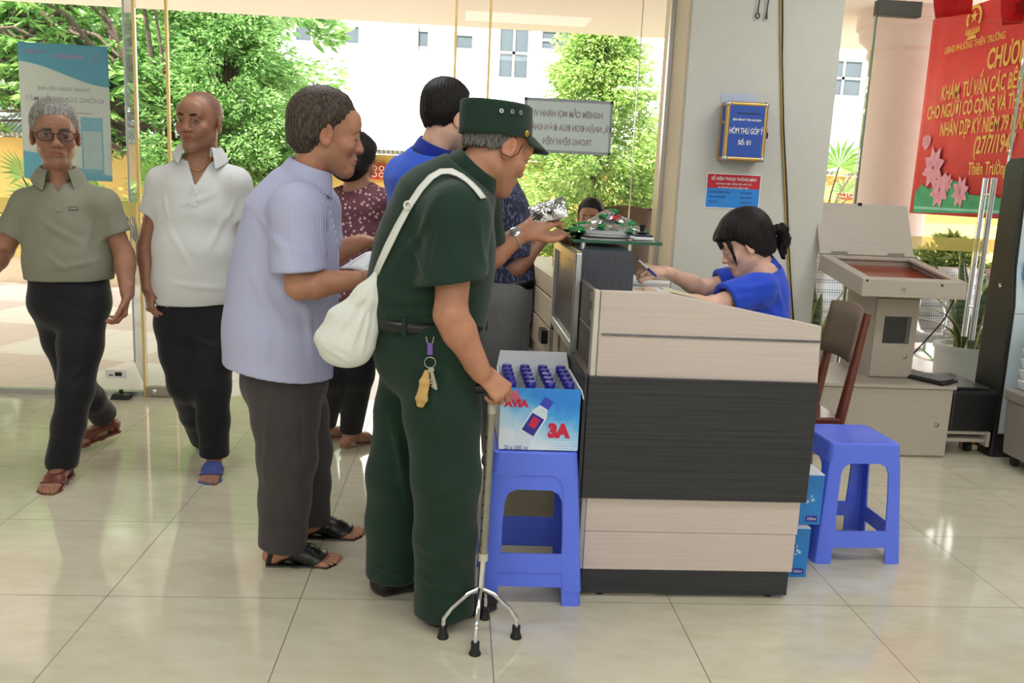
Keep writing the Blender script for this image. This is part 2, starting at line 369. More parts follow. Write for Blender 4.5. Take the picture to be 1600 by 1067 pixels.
# side wall of the porch carrying the red banner, and the round column
rc = thing('round_column', 'round peach porch column with moulded capital beside the red banner', 'column', (4.04, 8.0, 0))
M_col = mat('peach_column', srgb(236, 212, 198), .8, var=.03)
build('shaft', MB().lathe([(.33, -.05), (.325, 1), (.32, 2.66)], (4.04, 8, 0), 40), M_col, rc, smooth=True)
build('capital', MB().lathe([(.322, 2.6), (.345, 2.63), (.35, 2.66), (.335, 2.69), (.36, 2.73), (.42, 2.78), (.43, 2.81), (.43, 2.86), (.46, 2.88), (.46, 3.02)], (4.04, 8, 0), 40), M_col, rc, smooth=True)
build('base', MB().lathe([(.42, -.05), (.42, .10), (.38, .16), (.33, .2)], (4.04, 8, 0), 40), M_col, rc, smooth=True)

# red banner on the side wall (runs along y, read from left = far to right = near)
BX = 3.75
bn = thing('red_banner', 'large red banner with gold lettering and pink lotus flowers hung across the porch', 'banner', (BX, 6.2, 1.2))
M_red = mat('red_banner_cloth', srgb(236, 66, 62), .6, var=.08, nscale=5); M_gtx = mat('gold_banner_lettering', srgb(240, 190, 74), .5, var=.05)
y0b, y1b, zb0, zb1 = 7.06, 5.0+.3, 1.25, 2.79
sheet = MB(); N = 40
for i in range(N+1):
    y = y0b+(y1b-y0b)*i/N; sheet.v += [(BX+.006*math.sin(i*.9), y, zb0), (BX+.004*math.sin(i*.7+1), y, (zb0+zb1)/2), (BX+.004*math.sin(i*.8), y, zb1)]
for i in range(N):
    for k in (0, 1): sheet.f.append((3*i+k, 3*i+3+k, 3*i+4+k, 3*i+1+k)); sheet.mi.append(0)
s_ = build('cloth', sheet, M_red, bn, smooth='all'); sm = s_.modifiers.new('thick', 'SOLIDIFY'); sm.thickness = .004
def btext(body, px, py, size, sx=1.0, bold=0.0, align='LEFT'):
    p = AX(px, py, BX-.013)
    return build('lettering', text_mb(body, size, p, (0, -1, 0), (0, 0, 1), .002, align, sx, bold*.45), M_gtx, bn)
btext('UBND PHƯỜNG THIÊN TRƯỜNG', 1476, 85, 0.0708, .72, .002)
btext('CHƯƠNG TRÌNH', 1541, 108, 0.1958, .64, .012)
btext('KHÁM, TƯ VẤN CÁC BỆNH', 1470, 157, 0.1542, .56, .006)
btext('CHO NGƯỜI CÓ CÔNG VÀ THÂN NHÂN', 1448, 187, 0.1458, .56, .006)
btext('NHÂN DỊP KỶ NIỆM 79 NĂM', 1468, 213, 0.1458, .56, .006)
btext('(27/7/1947', 1520, 240, 0.1750, .62, .008)
btext('Thiên Trường', 1512, 273, 0.1292, .62, .004)
def bpt(px, py, dx=.014): return AX(px, py, BX-dx)
M_lg = mat('lotus_leaf_green', srgb(62, 168, 112), .6, var=.25, nscale=9); M_lp = mat('lotus_pink', srgb(244, 160, 180), .6, var=.2, nscale=18); M_lw = mat('pale_green_band', srgb(150, 214, 190), .6, var=.1)
gr = MB().mat(0)
low = [bpt(x, y, .012) for x, y in ((1426, 332), (1430, 300), (1440, 288), (1452, 296), (1462, 286), (1478, 292), (1492, 282), (1506, 290), (1514, 304), (1530, 306), (1548, 300), (1560, 310), (1575, 306), (1598, 312), (1598, 336))]
ctr = bpt(1510, 333, .012)
for i in range(len(low)-1): gr.add([ctr, low[i+1], low[i]], [(0, 1, 2)])
gr.mat(1)
for i in range(10):
    a = [bpt(1428+17*i+d, 322+i*.9+e, .0135) for d, e in ((0, 0), (17, 1), (17, 5), (0, 4))]; gr.quad(*a)
build('lotus_leaves', gr, [M_lg, M_lw], bn)
def lotus(px, py, r, n=9, up=False):
    c = bpt(px, py, .016); fl = MB()
    for ring, rr in ((0, 1.0), (1, .62)):
        for k in range(n):
            a = 2*math.pi*(k+.5*ring)/n+.3
            if up: a = math.radians(60+60*k/(n-1))
            d = np.array((0, -math.cos(a)*.9, math.sin(a))); q = np.array((0, math.sin(a)*.9, math.cos(a)))
            b = c+d*r*.05; dx = np.array((-.002*ring-.0002*k, 0, 0))
            fl.add([b+dx, b+d*r*rr*.55+q*r*.24*rr+dx, b+d*r*rr+dx, b+d*r*rr*.55-q*r*.24*rr+dx], [(0, 1, 2, 3)])
    build('lotus_flower', fl, M_lp, bn)
lotus(1458, 262, .17, 8); lotus(1468, 296, .15, 8); lotus(1500, 300, .12, 8); lotus(1481, 286, .075, 7); lotus(1446, 236, .13, 6, True)
em = MB(); c = bpt(1522, 28, .014)
def disc(c, r0, r1, n=28, a0=0, a1=2*math.pi):
    for k in range(n):
        a, b = a0+(a1-a0)*k/n, a0+(a1-a0)*(k+1)/n
        P = lambda r, t: c+np.array((0, -r*math.cos(t), r*math.sin(t)))
        em.add([P(r0, a), P(r1, a), P(r1, b), P(r0, b)], [(0, 1, 2, 3)])
disc(c, .07, .096, 24, -.6, math.pi+.6)
for k in range(5):
    a = math.pi/2+k*2*math.pi/5; P = lambda r, t: c+np.array((0, -r*math.cos(t), .01+r*math.sin(t)))
    em.add([P(.0, a), P(.02, a-.63), P(.05, a), P(.02, a+.63)], [(0, 1, 2, 3)])
for k in range(7): em.add([c+np.array((0, -.09+.026*k, -.11-.012*math.sin(k*.5))), c+np.array((0, -.07+.026*k, -.11-.012*math.sin(k*.5))), c+np.array((0, -.075+.026*k, -.07)), c+np.array((0, -.085+.026*k, -.07))], [(0, 1, 2, 3)])
em.add([c+np.array((0, -.06, -.15)), c+np.array((0, .06, -.15)), c+np.array((0, .05, -.125)), c+np.array((0, -.05, -.125))], [(0, 1, 2, 3)])
build('emblem', em, M_gtx, bn)
# little flags hanging under the porch ceiling
M_flag = mat('red_flag_cloth', srgb(214, 30, 34), .7, var=.06)
for px, py, Y, lab in ((1486, 4, 6.2, 'small red flag hanging left of the pair above the banner'), (1592, 14, 5.9, 'red flag with a star hanging at the top right corner')):
    p = AY(px, py, Y); fg = thing('hanging_flag', lab, 'flag', tuple(p), 'red flags under the porch ceiling')
    wv = MB(); n = 8
    for i in range(n+1):
        u = i/n-.5
        for k in range(5): wv.v.append((p[0]+u*.27+.03*(k/4), p[1]+.012*math.sin(i*1.2+k), p[2]+.11-.20*k/4+.05*u))
    for i in range(n):
        for k in range(4): wv.f.append((i*5+k, i*5+5+k, i*5+6+k, i*5+1+k)); wv.mi.append(0)
    b_ = build('cloth', wv, M_flag, fg, smooth='all'); b_.modifiers.new('thick', 'SOLIDIFY').thickness = .002
    build('cord', MB().tube([(p[0]-.14, p[1], p[2]+.10), (p[0]-.1, p[1], 3.02)], .003, 5), M_paper, fg); build('cord', MB().tube([(p[0]+.14, p[1], p[2]+.12), (p[0]+.1, p[1], 3.02)], .003, 5), M_paper, fg)
    if px > 1550:
        st = MB(); cc = np.array((p[0]+.01, p[1]-.022, p[2]+.02))
        for k in range(5):
            a = math.pi/2+k*2*math.pi/5+.1; P = lambda r, t: cc+np.array((r*math.cos(t), 0, r*math.sin(t)))
            st.add([P(0, a), P(.025, a-.63), P(.062, a), P(.025, a+.63)], [(0, 1, 2, 3)])
        build('star', st, mat('backlit_star_red', srgb(150, 26, 24), .7), fg)  # yellow star coloured dark red, as if seen against the light

# ------------------------------------------------------------------ trees, palms
def leafmat(name, stops, tr=.35):
    t = NT(name); gm = t.node('ShaderNodeNewGeometry'); c = t.ramp(gm.outputs['Random Per Island'], stops)
    t.set(Base_Color=c, Roughness=.42); tl = t.node('ShaderNodeBsdfTranslucent'); t.link(c, tl.inputs[0])
    mx = t.node('ShaderNodeMixShader'); mx.inputs[0].default_value = tr
    t.link(t.b.outputs[0], mx.inputs[1]); t.link(tl.outputs[0], mx.inputs[2]); t.link(mx.outputs[0], t.out.inputs[0]); return t.m
M_leaf1 = leafmat('broad_leaf', [(0, srgb(74, 120, 56)), (.5, srgb(112, 158, 76)), (1, srgb(168, 200, 112))])
M_leaf2 = leafmat('ficus_leaf', [(0, srgb(92, 138, 70)), (.5, srgb(134, 176, 100)), (1, srgb(184, 210, 140))])
M_leaf3 = leafmat('yellow_green_leaf', [(0, srgb(112, 150, 72)), (.45, srgb(162, 192, 104)), (1, srgb(214, 228, 150))])
M_bark = mat('tree_bark', srgb(84, 70, 56), .9, var=.25, nscale=20, bump=.4, bscale=30, bdist=.02)
def leaves(pts, dirs, size, droop, rng, w=.42):
    """one folded four-triangle leaf per point (numpy)"""
    n = len(pts); L = size*rng.uniform(.7, 1.3, n)[:, None]
    d = dirs+rng.normal(0, .45, (n, 3)); d[:, 2] -= droop; d /= np.linalg.norm(d, axis=1)[:, None]
    s = np.cross(d, rng.normal(0, 1, (n, 3))+np.array((0, 0, 1.2))); s /= np.linalg.norm(s, axis=1)[:, None]; nn = np.cross(s, d)
    V = np.stack([pts, pts+d*L*.45+s*L*w*.5+nn*L*.08, pts+d*L, pts+d*L*.45-s*L*w*.5+nn*L*.08, pts+d*L*.5-nn*L*.03], 1).reshape(-1, 3)
    b = (np.arange(n)*5)[:, None]; Fq = np.concatenate([b+np.array([[0, 1, 4]]), b+np.array([[1, 2, 4]]), b+np.array([[2, 3, 4]]), b+np.array([[3, 0, 4]])])
    return V, Fq
def leaf_obj(name, V, Fq, m, parent):
    off = np.array(wloc(parent)); me = bpy.data.meshes.new(name); me.from_pydata((V-off).tolist(), [], Fq.tolist()); me.materials.append(m); me.update()
    o = bpy.data.objects.new(name, me); COL.objects.link(o); o.parent = parent; return o
def crown_tree(name, label, base, h0, h1, rad, nclump, nleaf, size, m, seed, shape='cone', droop=.5, trunk_r=.1):
    rng = np.random.default_rng(seed); root = thing(name, label, 'tree', tuple(base), 'trees beyond the glass')
    base = np.array(base, float); P = []; D = []; tips = []
    for i in range(nclump):
        u = rng.uniform(0, 1); z = h0+(h1-h0)*u; a = rng.uniform(0, 2*math.pi)
        prof = (min(1, (u+.08)/.26)**.6*max(0.04, 1-max(0, u-.25)/.78)**.62 if shape == 'cone' else math.sqrt(max(.02, 1-(2*u-1)**2)))
        r = rad*prof*rng.uniform(.42, 1.05)
        c = base+np.array((r*math.cos(a), r*math.sin(a), z)); tips.append(c); out = np.array((math.cos(a), math.sin(a), .35))
        k = int(nleaf*rng.uniform(.6, 1.4)); cr = rad*rng.uniform(.16, .3)
        q = rng.normal(0, 1, (k, 3)); q /= np.linalg.norm(q, axis=1)[:, None]; q *= (rng.uniform(.3, 1, k)**.5)[:, None]*cr; q[:, 2] *= .7
        P.append(c+q); D.append(q/cr*.6+out)
    V, Fq = leaves(np.concatenate(P), np.concatenate(D), size, droop, rng); leaf_obj('foliage', V, Fq, m, root)
    tr = MB().tube([base+(0, 0, -.1), base+(.03, .02, h0*.6), base+(0, 0, h0+(h1-h0)*.5), base+(0, 0, h1*.9)], [trunk_r, trunk_r*.8, trunk_r*.5, trunk_r*.15], 9)
    for i in rng.choice(len(tips), min(16, len(tips)), replace=False):
        t = tips[i]; z = base[2]+max(.4*h0, (t[2]-base[2])*.75); s0 = np.array((base[0], base[1], z))
        tr.tube([s0, s0*.5+t*.5+np.array((0, 0, .1)), t], [trunk_r*.4, trunk_r*.22, .008], 6)
    build('trunk', tr, M_bark, root, smooth=True); return root
crown_tree('ficus_tree', 'dense cone shaped green tree behind the man in the white polo', (-3.22, 12.4, 0), .25, 4.35, 1.10, 330, 190, .078, M_leaf2, 3)
crown_tree('ficus_tree', 'sunlit yellow green tree behind the grey notice sign and pillar', (1.86, 11.9, 0), .15, 3.6, 1.08, 320, 180, .075, M_leaf3, 8)
def open_tree():
    rng = np.random.default_rng(11); base = np.array((-3.9, 12.2, 0)); root = thing('shade_tree', 'open branched broadleaf tree at the left above the blue notice board', 'tree', tuple(base), 'trees beyond the glass')
    tr = MB(); P = []; D = []
    tr.tube([base+(0, 0, -.1), base+(.05, 0, 1.2), base+(-.15, 0, 1.9), base+(-.7, 0, 2.5), base+(-1.6, .1, 3.2), base+(-2.6, .2, 3.9)], [.16, .13, .12, .1, .07, .03], 9)
    starts = [base+np.array((-.15, 0, 1.9)), base+np.array((-.7, 0, 2.5)), base+np.array((-1.6, .1, 3.2)), base+np.array((.05, 0, 1.3))]
    for i in range(60):
        s0 = starts[i % 4]; t = np.array((rng.uniform(-8.8, -3.75), rng.uniform(11.2, 13.2), rng.uniform(1.75, 4.4)))
        mid = (s0+t)/2+np.array((0, 0, rng.uniform(.05, .4)))
        tr.tube([s0, mid, t], [.05, .025, .006], 6)
        for k in range(13):
            u = rng.uniform(.35, 1.05); c = (1-u)*mid+u*t if u > .5 else (s0*(1-u)+mid*u)
            c = c+rng.normal(0, .16, 3); n = 15; a = rng.uniform(0, 6.28, n)
            dd = np.stack([np.cos(a), np.sin(a), rng.uniform(-.5, .3, n)], 1); P.append(np.repeat(c[None], n, 0)+dd*.04); D.append(dd*1.6)
    V, Fq = leaves(np.concatenate(P), np.concatenate(D), .17, .35, rng, .3); leaf_obj('foliage', V, Fq, M_leaf1, root)
    build('trunk', tr, M_bark, root, smooth=True)
open_tree()
crown_tree('background_tree', 'leafy tree crown at far left behind the open branched tree', (-7.6, 15.5, 0), 1.2, 5.6, 2.6, 120, 120, .2, M_leaf1, 21, 'round', .4, .16)
crown_tree('background_tree', 'green tree crown filling the gap left of the cone shaped tree', (-4.3, 16.0, 0), 1.6, 5.4, 1.9, 90, 110, .2, M_leaf2, 22, 'round', .4, .14)
M_palm = leafmat('palm_leaf', [(0, srgb(96, 140, 62)), (1, srgb(166, 196, 104))], .4)
def fan_palm():
    root = thing('fan_palm', 'fan', 'palm', (0, 0, 0), 'fan palms outside'); rng = np.random.default_rng(5)
    fr = MB(); st = MB()
    for i in range(9):
        a = i*2.4; el = rng.uniform(.35, 1.2); L = rng.uniform(.5, .8)
        d = np.array((math.cos(a)*math.cos(el), math.sin(a)*math.cos(el), math.sin(el))); tip = np.array((0, 0, .35))+d*L
        st.tube([(0, 0, .2), np.array((0, 0, .35))+d*L*.5+(0, 0, .04), tip], [.014, .011, .008], 6)
        s = np.cross(d, (0, 0, 1)); s /= np.linalg.norm(s); up = np.cross(s, d)
        for k in range(15):
            b = math.radians(-105+15*k); e = d*math.cos(b)+s*math.sin(b); l = .42*(1-.25*abs(k-7)/7); q = np.cross(e, up)*.022
            fr.add([tip, tip+e*l*.5+q+up*.02, tip+e*l-(0, 0, .05*l/.4), tip+e*l*.5-q+up*.02], [(0, 1, 2, 3)])
    build('fronds', fr, M_palm, root); build('stems', st.tube([(0, 0, 0), (0, 0, .36)], [.05, .04], 8), M_bark, root, smooth=True); return root
fp = fan_palm(); q = AY(10, 330, 9.6); fp.location = (q[0]-.1, 10.8, .15); fp['label'] = 'fan palm at the left edge beside the man in the grey polo'
q = AY(222, 330, 10.8); copy_thing(fp, (q[0], 10.85, .2), 'fan palm seen between the man in grey and the man in white', 1.1, scale=.95)
q = AY(1268, 400, 9.0); copy_thing(fp, (q[0]+.15, 9.3, .1), 'fan palm right of the pillar, behind the open lid of the kiosk', 2.2, scale=.9)
q = AY(1300, 300, 12); copy_thing(fp, (q[0], 12.2, .5), 'taller palm further back right of the pillar, before the yellow wall', .4, scale=1.25)
crown_tree('ficus_shrub', 'pale green shrub outside, seen between chrome pull bars and tall kiosk', (4.1, 6.9, 0), .35, 1.05, .32, 40, 60, .075, M_leaf3, 31, 'round', .2, .03)['group'] = 'shrubs outside'
# blue and grey roll-up notice standing behind the left glass, printed side away
q0, q1 = AY(30, 68, 5.135), AY(178, 284, 5.135)
rb = thing('glass_poster', 'pale grey and blue poster on the left glass behind the man with glasses', 'poster', ((q0[0]+q1[0])/2, 5.12, 1.2))
xa, xb, zt, zb = q0[0], q1[0], AY(100, 70, 5.135)[2], q1[2]
t = NT('rollup_sheet'); tc = t.node('ShaderNodeTexCoord'); sp = t.node('ShaderNodeSeparateXYZ'); t.link(tc.outputs['Object'], sp.inputs[0])
wvv = t.math('ADD', sp.outputs[2], t.math('MULTIPLY', t.math('SINE', t.math('MULTIPLY', sp.outputs[0], 6.0)), .06))
top = t.math('GREATER_THAN', wvv, zt-.16-1.2); bot = t.math('LESS_THAN', wvv, .14)
c = t.mix(top, srgb(222, 228, 226), srgb(146, 196, 214)); c = t.mix(bot, c, srgb(156, 204, 220))
t.set(Base_Color=c, Roughness=.6); t.b.inputs['Transmission Weight'].default_value = 0; tl = t.node('ShaderNodeBsdfTranslucent'); t.link(c, tl.inputs[0]); mx = t.node('ShaderNodeMixShader'); mx.inputs[0].default_value = .72; t.link(t.b.outputs[0], mx.inputs[1]); t.link(tl.outputs[0], mx.inputs[2]); t.link(mx.outputs[0], t.out.inputs[0]); M_roll = t.m
build('sheet', MB().box((xa, 5.112, zb), (xb, 5.118, zt)), M_roll, rb)
gm = mat('faint_print', srgb(178, 180, 186), .7); gm2 = mat('faint_blue_print', srgb(150, 205, 226), .7)
xm = (xa+xb)/2; tx = MB(); dz = zt-1.05
for body, z, s in (('THANH TOÁN VIỆN PHÍ', zt-.25, .026), ('KHÔNG DÙNG TIỀN MẶT', zt-.31, .036)):
    text_mb(body, s, (xm, 5.1105, z), (-1, 0, 0), (0, 0, 1), -.0012, 'CENTER', 1, .0006, tx)
build('lettering', tx, gm, rb)
for k, w_ in enumerate((.30, .34, .32, .28)): build('print_line', MB().box((xm-w_/2, 5.1104, zt-.37-.045*k), (xm+w_/2, 5.1112, zt-.364-.045*k)), gm, rb)
hd = MB().box((xa+.03, 5.1104, zt-.055), (xa+.15, 5.1112, zt-.04)).box((xm-.06, 5.1104, zt-.075), (xm+.11, 5.1112, zt-.055))
hd.tube([(xb-.06+.02*math.cos(a), 5.1102, zt-.07+.02*math.sin(a)) for a in np.linspace(0, 5.2, 14)], .004, 5)
build('header_print', hd, mat('pale_violet_print', srgb(176, 170, 206), .7), rb)
q = AY(145, 235, 5.11); ph = MB().box((q[0]-.06, 5.1102, q[2]-.13), (q[0]+.06, 5.1108, q[2]+.18)); build('printed_phone', ph, gm2, rb)
build('printed_screen', MB().box((q[0]-.05, 5.1094, q[2]-.105), (q[0]+.05, 5.1099, q[2]+.105)), mat('pale_screen_print', srgb(206, 224, 226), .6), rb)
# grey acrylic sign on the inner glass, lettering facing outside
a, b = AY(820, 152, GY), AY(954, 242, GY)
sg = thing('notice_sign', 'grey rectangular sign with reversed lettering on glass above the counter', 'sign', ((a[0]+b[0])/2, GY+.02, a[2]))
x0, x1, z0, z1 = a[0], b[0], AY(890, 240, GY)[2], AY(890, 155, GY)[2]
t = NT('grey_acrylic_sign'); tl = t.node('ShaderNodeBsdfTranslucent'); tl.inputs[0].default_value = (*srgb(230, 236, 236), 1); t.set(Base_Color=srgb(234, 242, 242), Roughness=.4); mx = t.node('ShaderNodeMixShader'); mx.inputs[0].default_value = .30
t.link(t.b.outputs[0], mx.inputs[1]); t.link(tl.outputs[0], mx.inputs[2]); t.link(mx.outputs[0], t.out.inputs[0]); M_sgn = t.m; M_sgf = mat('sign_border', srgb(168, 172, 178), .5); M_sgt = mat('faint_pink_lettering', srgb(176, 164, 170), .6)
build('panel', MB().box((x0, GY+.010, z0), (x1, GY+.02, z1)), M_sgn, sg)
bt = .016; build('border', MB().box((x0, GY+.0085, z0), (x1, GY+.0098, z0+bt)).box((x0, GY+.0085, z1-bt), (x1, GY+.0098, z1)).box((x0, GY+.0085, z0), (x0+bt, GY+.0098, z1)).box((x1-bt, GY+.0085, z0), (x1, GY+.0098, z1)), M_sgf, sg)
tx = MB(); xm = (x0+x1)/2
for k, body in enumerate(('NGHIÊM CẤM MỌI HÀNH VI', 'VÀ, NHẬN ĐƠN ĐƯA ĐÓN KHÁCH', 'TRONG BỆNH VIỆN')):
    text_mb(body, .047, (xm, GY+.0095, z1-.10-.078*k), (-1, 0, 0), (0, 0, 1), -.001, 'CENTER', .68, .0018, tx)
build('lettering', tx, M_sgt, sg)
# dark lit shop sign glimpsed outside
p = AY(1010, 342, 9.0); ls = thing('street_signboard', 'dark signboard with white and pink lettering seen left of the pillar', 'sign', (p[0], 9.0, p[2]))
build('panel', MB().box((p[0]-.22, 9.0, p[2]-.14), (p[0]+.3, 9.05, p[2]+.11)), mat('dark_sign_panel', srgb(70, 34, 42), .5), ls)
build('lettering', text_mb('A CHO', .085, (p[0]+.05, 8.998, p[2]+.02), (1, 0, 0), (0, 0, 1), .003), M_paper, ls)
build('lettering', text_mb('KHÁCH', .085, (p[0]+.03, 8.998, p[2]-.08), (1, 0, 0), (0, 0, 1), .003, bold=.004), mat('pink_lettering', srgb(236, 92, 130), .5), ls)
build('post', MB().box((p[0], 9.05, -.01), (p[0]+.06, 9.1, p[2])), M_steel, ls)
# ================================================================== FURNITURE
W_cream = wood('pale_oak_laminate', srgb(194, 179, 171), srgb(207, 193, 186), 'x', 2.2, .42, 110)
W_creamv = wood('pale_oak_laminate_side', srgb(196, 180, 160), srgb(214, 200, 182), 'y', 1, .42, 110)
W_dark = wood('charcoal_laminate', srgb(28, 29, 33), srgb(50, 52, 58), 'x', 1, .4, 120)
W_darkv = wood('charcoal_laminate_upright', srgb(52, 55, 64), srgb(82, 86, 98), 'z', 1, .4, 120)
W_darks = wood('charcoal_laminate_side', srgb(28, 28, 31), srgb(48, 48, 52), 'y', 1, .4, 120)
W_taupe = wood('taupe_laminate', srgb(92, 84, 78), srgb(124, 114, 106), 'y', 1, .4, 110)
dk = thing('reception_desk', 'reception desk with pale oak and charcoal panels and raised glass shelf', 'desk', (.80, 2.9, 0))
DY = 2.63
# end panel facing the room
build('upper_panel', MB().prism([(.447, DY+.03, .745), (1.165, DY+.03, .745), (1.158, DY+.03, .930), (.66, DY+.03, 1.018), (.447, DY+.03, 1.018)], (0, -.03, 0)), W_cream, dk, bevel=.002, seg=1)
build('chrome_strip', MB().box((.456, DY-.003, .878), (1.160, DY+.001, .885)), mat('dark_chrome', srgb(120, 120, 128), .25, .9, var=.2, nscale=6, stretch=(4, 1, 1)), dk)
build('corner_post', MB().box((.428, DY+.003, .745), (.4455, DY+.05, 1.018)), mat('cream_edge_band', srgb(206, 200, 186), .45), dk, bevel=.002)
build('middle_panel', MB().box((.4215, DY-.014, .347), (1.166, DY+.03, .748)), W_dark, dk, bevel=.002, seg=1)
build('corner_post', MB().box((.408, DY-.012, .347), (.4205, DY+.03, .748)), W_darks, dk, bevel=.002, seg=1)
build('lower_panel', MB().box((.443, DY, .230), (1.152, DY+.03, .3465)).box((.443, DY, .098), (1.148, DY+.03, .2285)), W_cream, dk, bevel=.0012, seg=1)
build('corner_post', MB().box((.428, DY+.003, .098), (.442, DY+.05, .3465)), mat('grey_edge_band', srgb(172, 168, 158), .45), dk)
build('base_plinth', MB().box((.440, DY+.004, .012), (1.140, DY+.04, .097)), W_dark, dk, bevel=.002, seg=1)
for x in (.51, 1.085): build('foot', MB().lathe([(.014, 0), (.014, .012)], (x, DY+.03, 0), 14), M_black, dk, smooth=True)
for x in (.51, .9): build('foot', MB().lathe([(.014, 0), (.014, .012)], (x, 3.7, 0), 14), M_black, dk, smooth=True)
# customer side (faces -x)
build('side_panel', MB().box((.447, DY+.05, .745), (.465, 3.79, 1.0)), W_taupe, dk)
build('side_strip', MB().box((.4445, DY+.05, .866), (.4465, 3.05, .871)), M_alu, dk)
build('side_panel', MB().box((.408, DY+.031, .347), (.426, 3.05, .735)), W_darks, dk)
build('side_panel', MB().box((.443, DY+.05, .098), (.461, 3.79, .3465)), W_creamv, dk)
build('side_plinth', MB().box((.452, DY+.05, .012), (.470, 3.8, .097)), W_darks, dk)
tb = MB().box((.4405, 2.78, .965), (.4462, 2.805, .995)).box((.4405, 2.78, .90), (.4462, 2.80, .935)); build('metal_tab', tb, M_alu, dk)
# working ledge, raised charcoal box and glass shelf
build('worktop', MB().box((.466, 3.0, .93), (.78, 3.79, .955)), W_creamv, dk)
build('worktop', MB().box((.47, 2.70, .70), (1.10, 3.0, .725)), W_creamv, dk)
build('raised_box', MB().box((.45, 3.15, .956), (.652, 4.08, 1.107)), W_darkv, dk, bevel=.002, seg=1)
M_shelfglass = glassmat('green_shelf_glass', (.80, .95, .88), 1.6); M_gedge = mat('green_glass_rim', srgb(24, 92, 70), .12, var=.1)
gs = build('glass_shelf', MB().box((.424, 3.152, 1.1335), (.748, 4.098, 1.1425)), M_shelfglass, dk)
build('glass_rim', MB().box((.420, 3.148, 1.1325), (.752, 3.152, 1.1435)).box((.420, 3.152, 1.1325), (.424, 4.1, 1.1435)).box((.748, 3.152, 1.1325), (.752, 4.1, 1.1435)), M_gedge, gs)
for x in (.462, .637):
    for y in (3.19, 4.02): build('standoff', MB().lathe([(.010, 0), (.010, .0265)], (x, y, 1.107), 14).lathe([(.011, 0), (.011, .004), (.006, .006)], (x, y, 1.1435), 14), M_chrome, dk, smooth=True)
# drawer cabinet further along
cb = thing('drawer_cabinet', 'pale oak drawer cabinet with black handles beyond the framed panel', 'cabinet', (.66, 4.2, 0))
RC = Matrix.Translation((.425, 3.80, 0)) @ Matrix.Rotation(math.radians(3.1), 4, 'Z')
build('carcass', MB().box((.026, 0, .10), (.44, 1.18, .93)).xf(RC), W_creamv, cb)
zz = [.10, .33, .555, .70, .835, .935]
for i in range(5):
    o_ = .010*(2-i) if i < 3 else .004*(i-2)
    d = build('drawer' if i < 3 else 'top_panel', MB().box((o_-.004, .003, zz[i]+.004), (.0255, 1.178, zz[i+1]-.004)).xf(RC), W_creamv, cb, bevel=.002, seg=1)
    if i < 3: build('handle', MB().box((o_-.034, .03, zz[i+1]-.075), (o_-.0045, .13, zz[i+1]-.012)).xf(RC), M_black, d, bevel=.004)
for (y0, y1) in ((3.10, 3.24), (3.34, 3.48), (3.56, 3.74)): build('upright_strip', MB().box((.434, y0, .36), (.4465, y1, .72)), mat('pale_upright', srgb(190, 182, 168), .5), cb)
# framed dark glass leaning on the counter
fr = thing('framed_panel', 'silver framed dark glass panel standing against the counter below glass shelf', 'frame', (.43, 3.4, .735))
a = MB(); y0, y1, z0, z1 = 3.06, 3.78, .735, 1.10; x0, x1 = .421, .4445
w = .034
a.box((x0, y0, z0), (x1, y0+w, z1)).box((x0, y1-w, z0), (x1, y1, z1)).box((x0, y0+w, z0), (x1, y1-w, z0+w)).box((x0, y0+w, z1-w), (x1, y1-w, z1))
build('frame', a, M_alu, fr, bevel=.004)
build('glass_panel', MB().box((x0+.012, y0+w, z0+w), (x0+.02, y1-w, z1-w)), mat('dark_mirror_glass', srgb(34, 35, 38), .22, var=0, spec=.12), fr)
tp = NT('speckled_tape'); tp.set(Base_Color=tp.ramp(tp.noise(tp.coord(), 60, 2), [(.45, srgb(168, 156, 140)), (.6, srgb(214, 190, 110))]), Roughness=.6)
build('top_tape', MB().box((x0+.006, y0+.004, z1+.0005), (x1, y1-.004, z1+.004)), tp.m, fr)

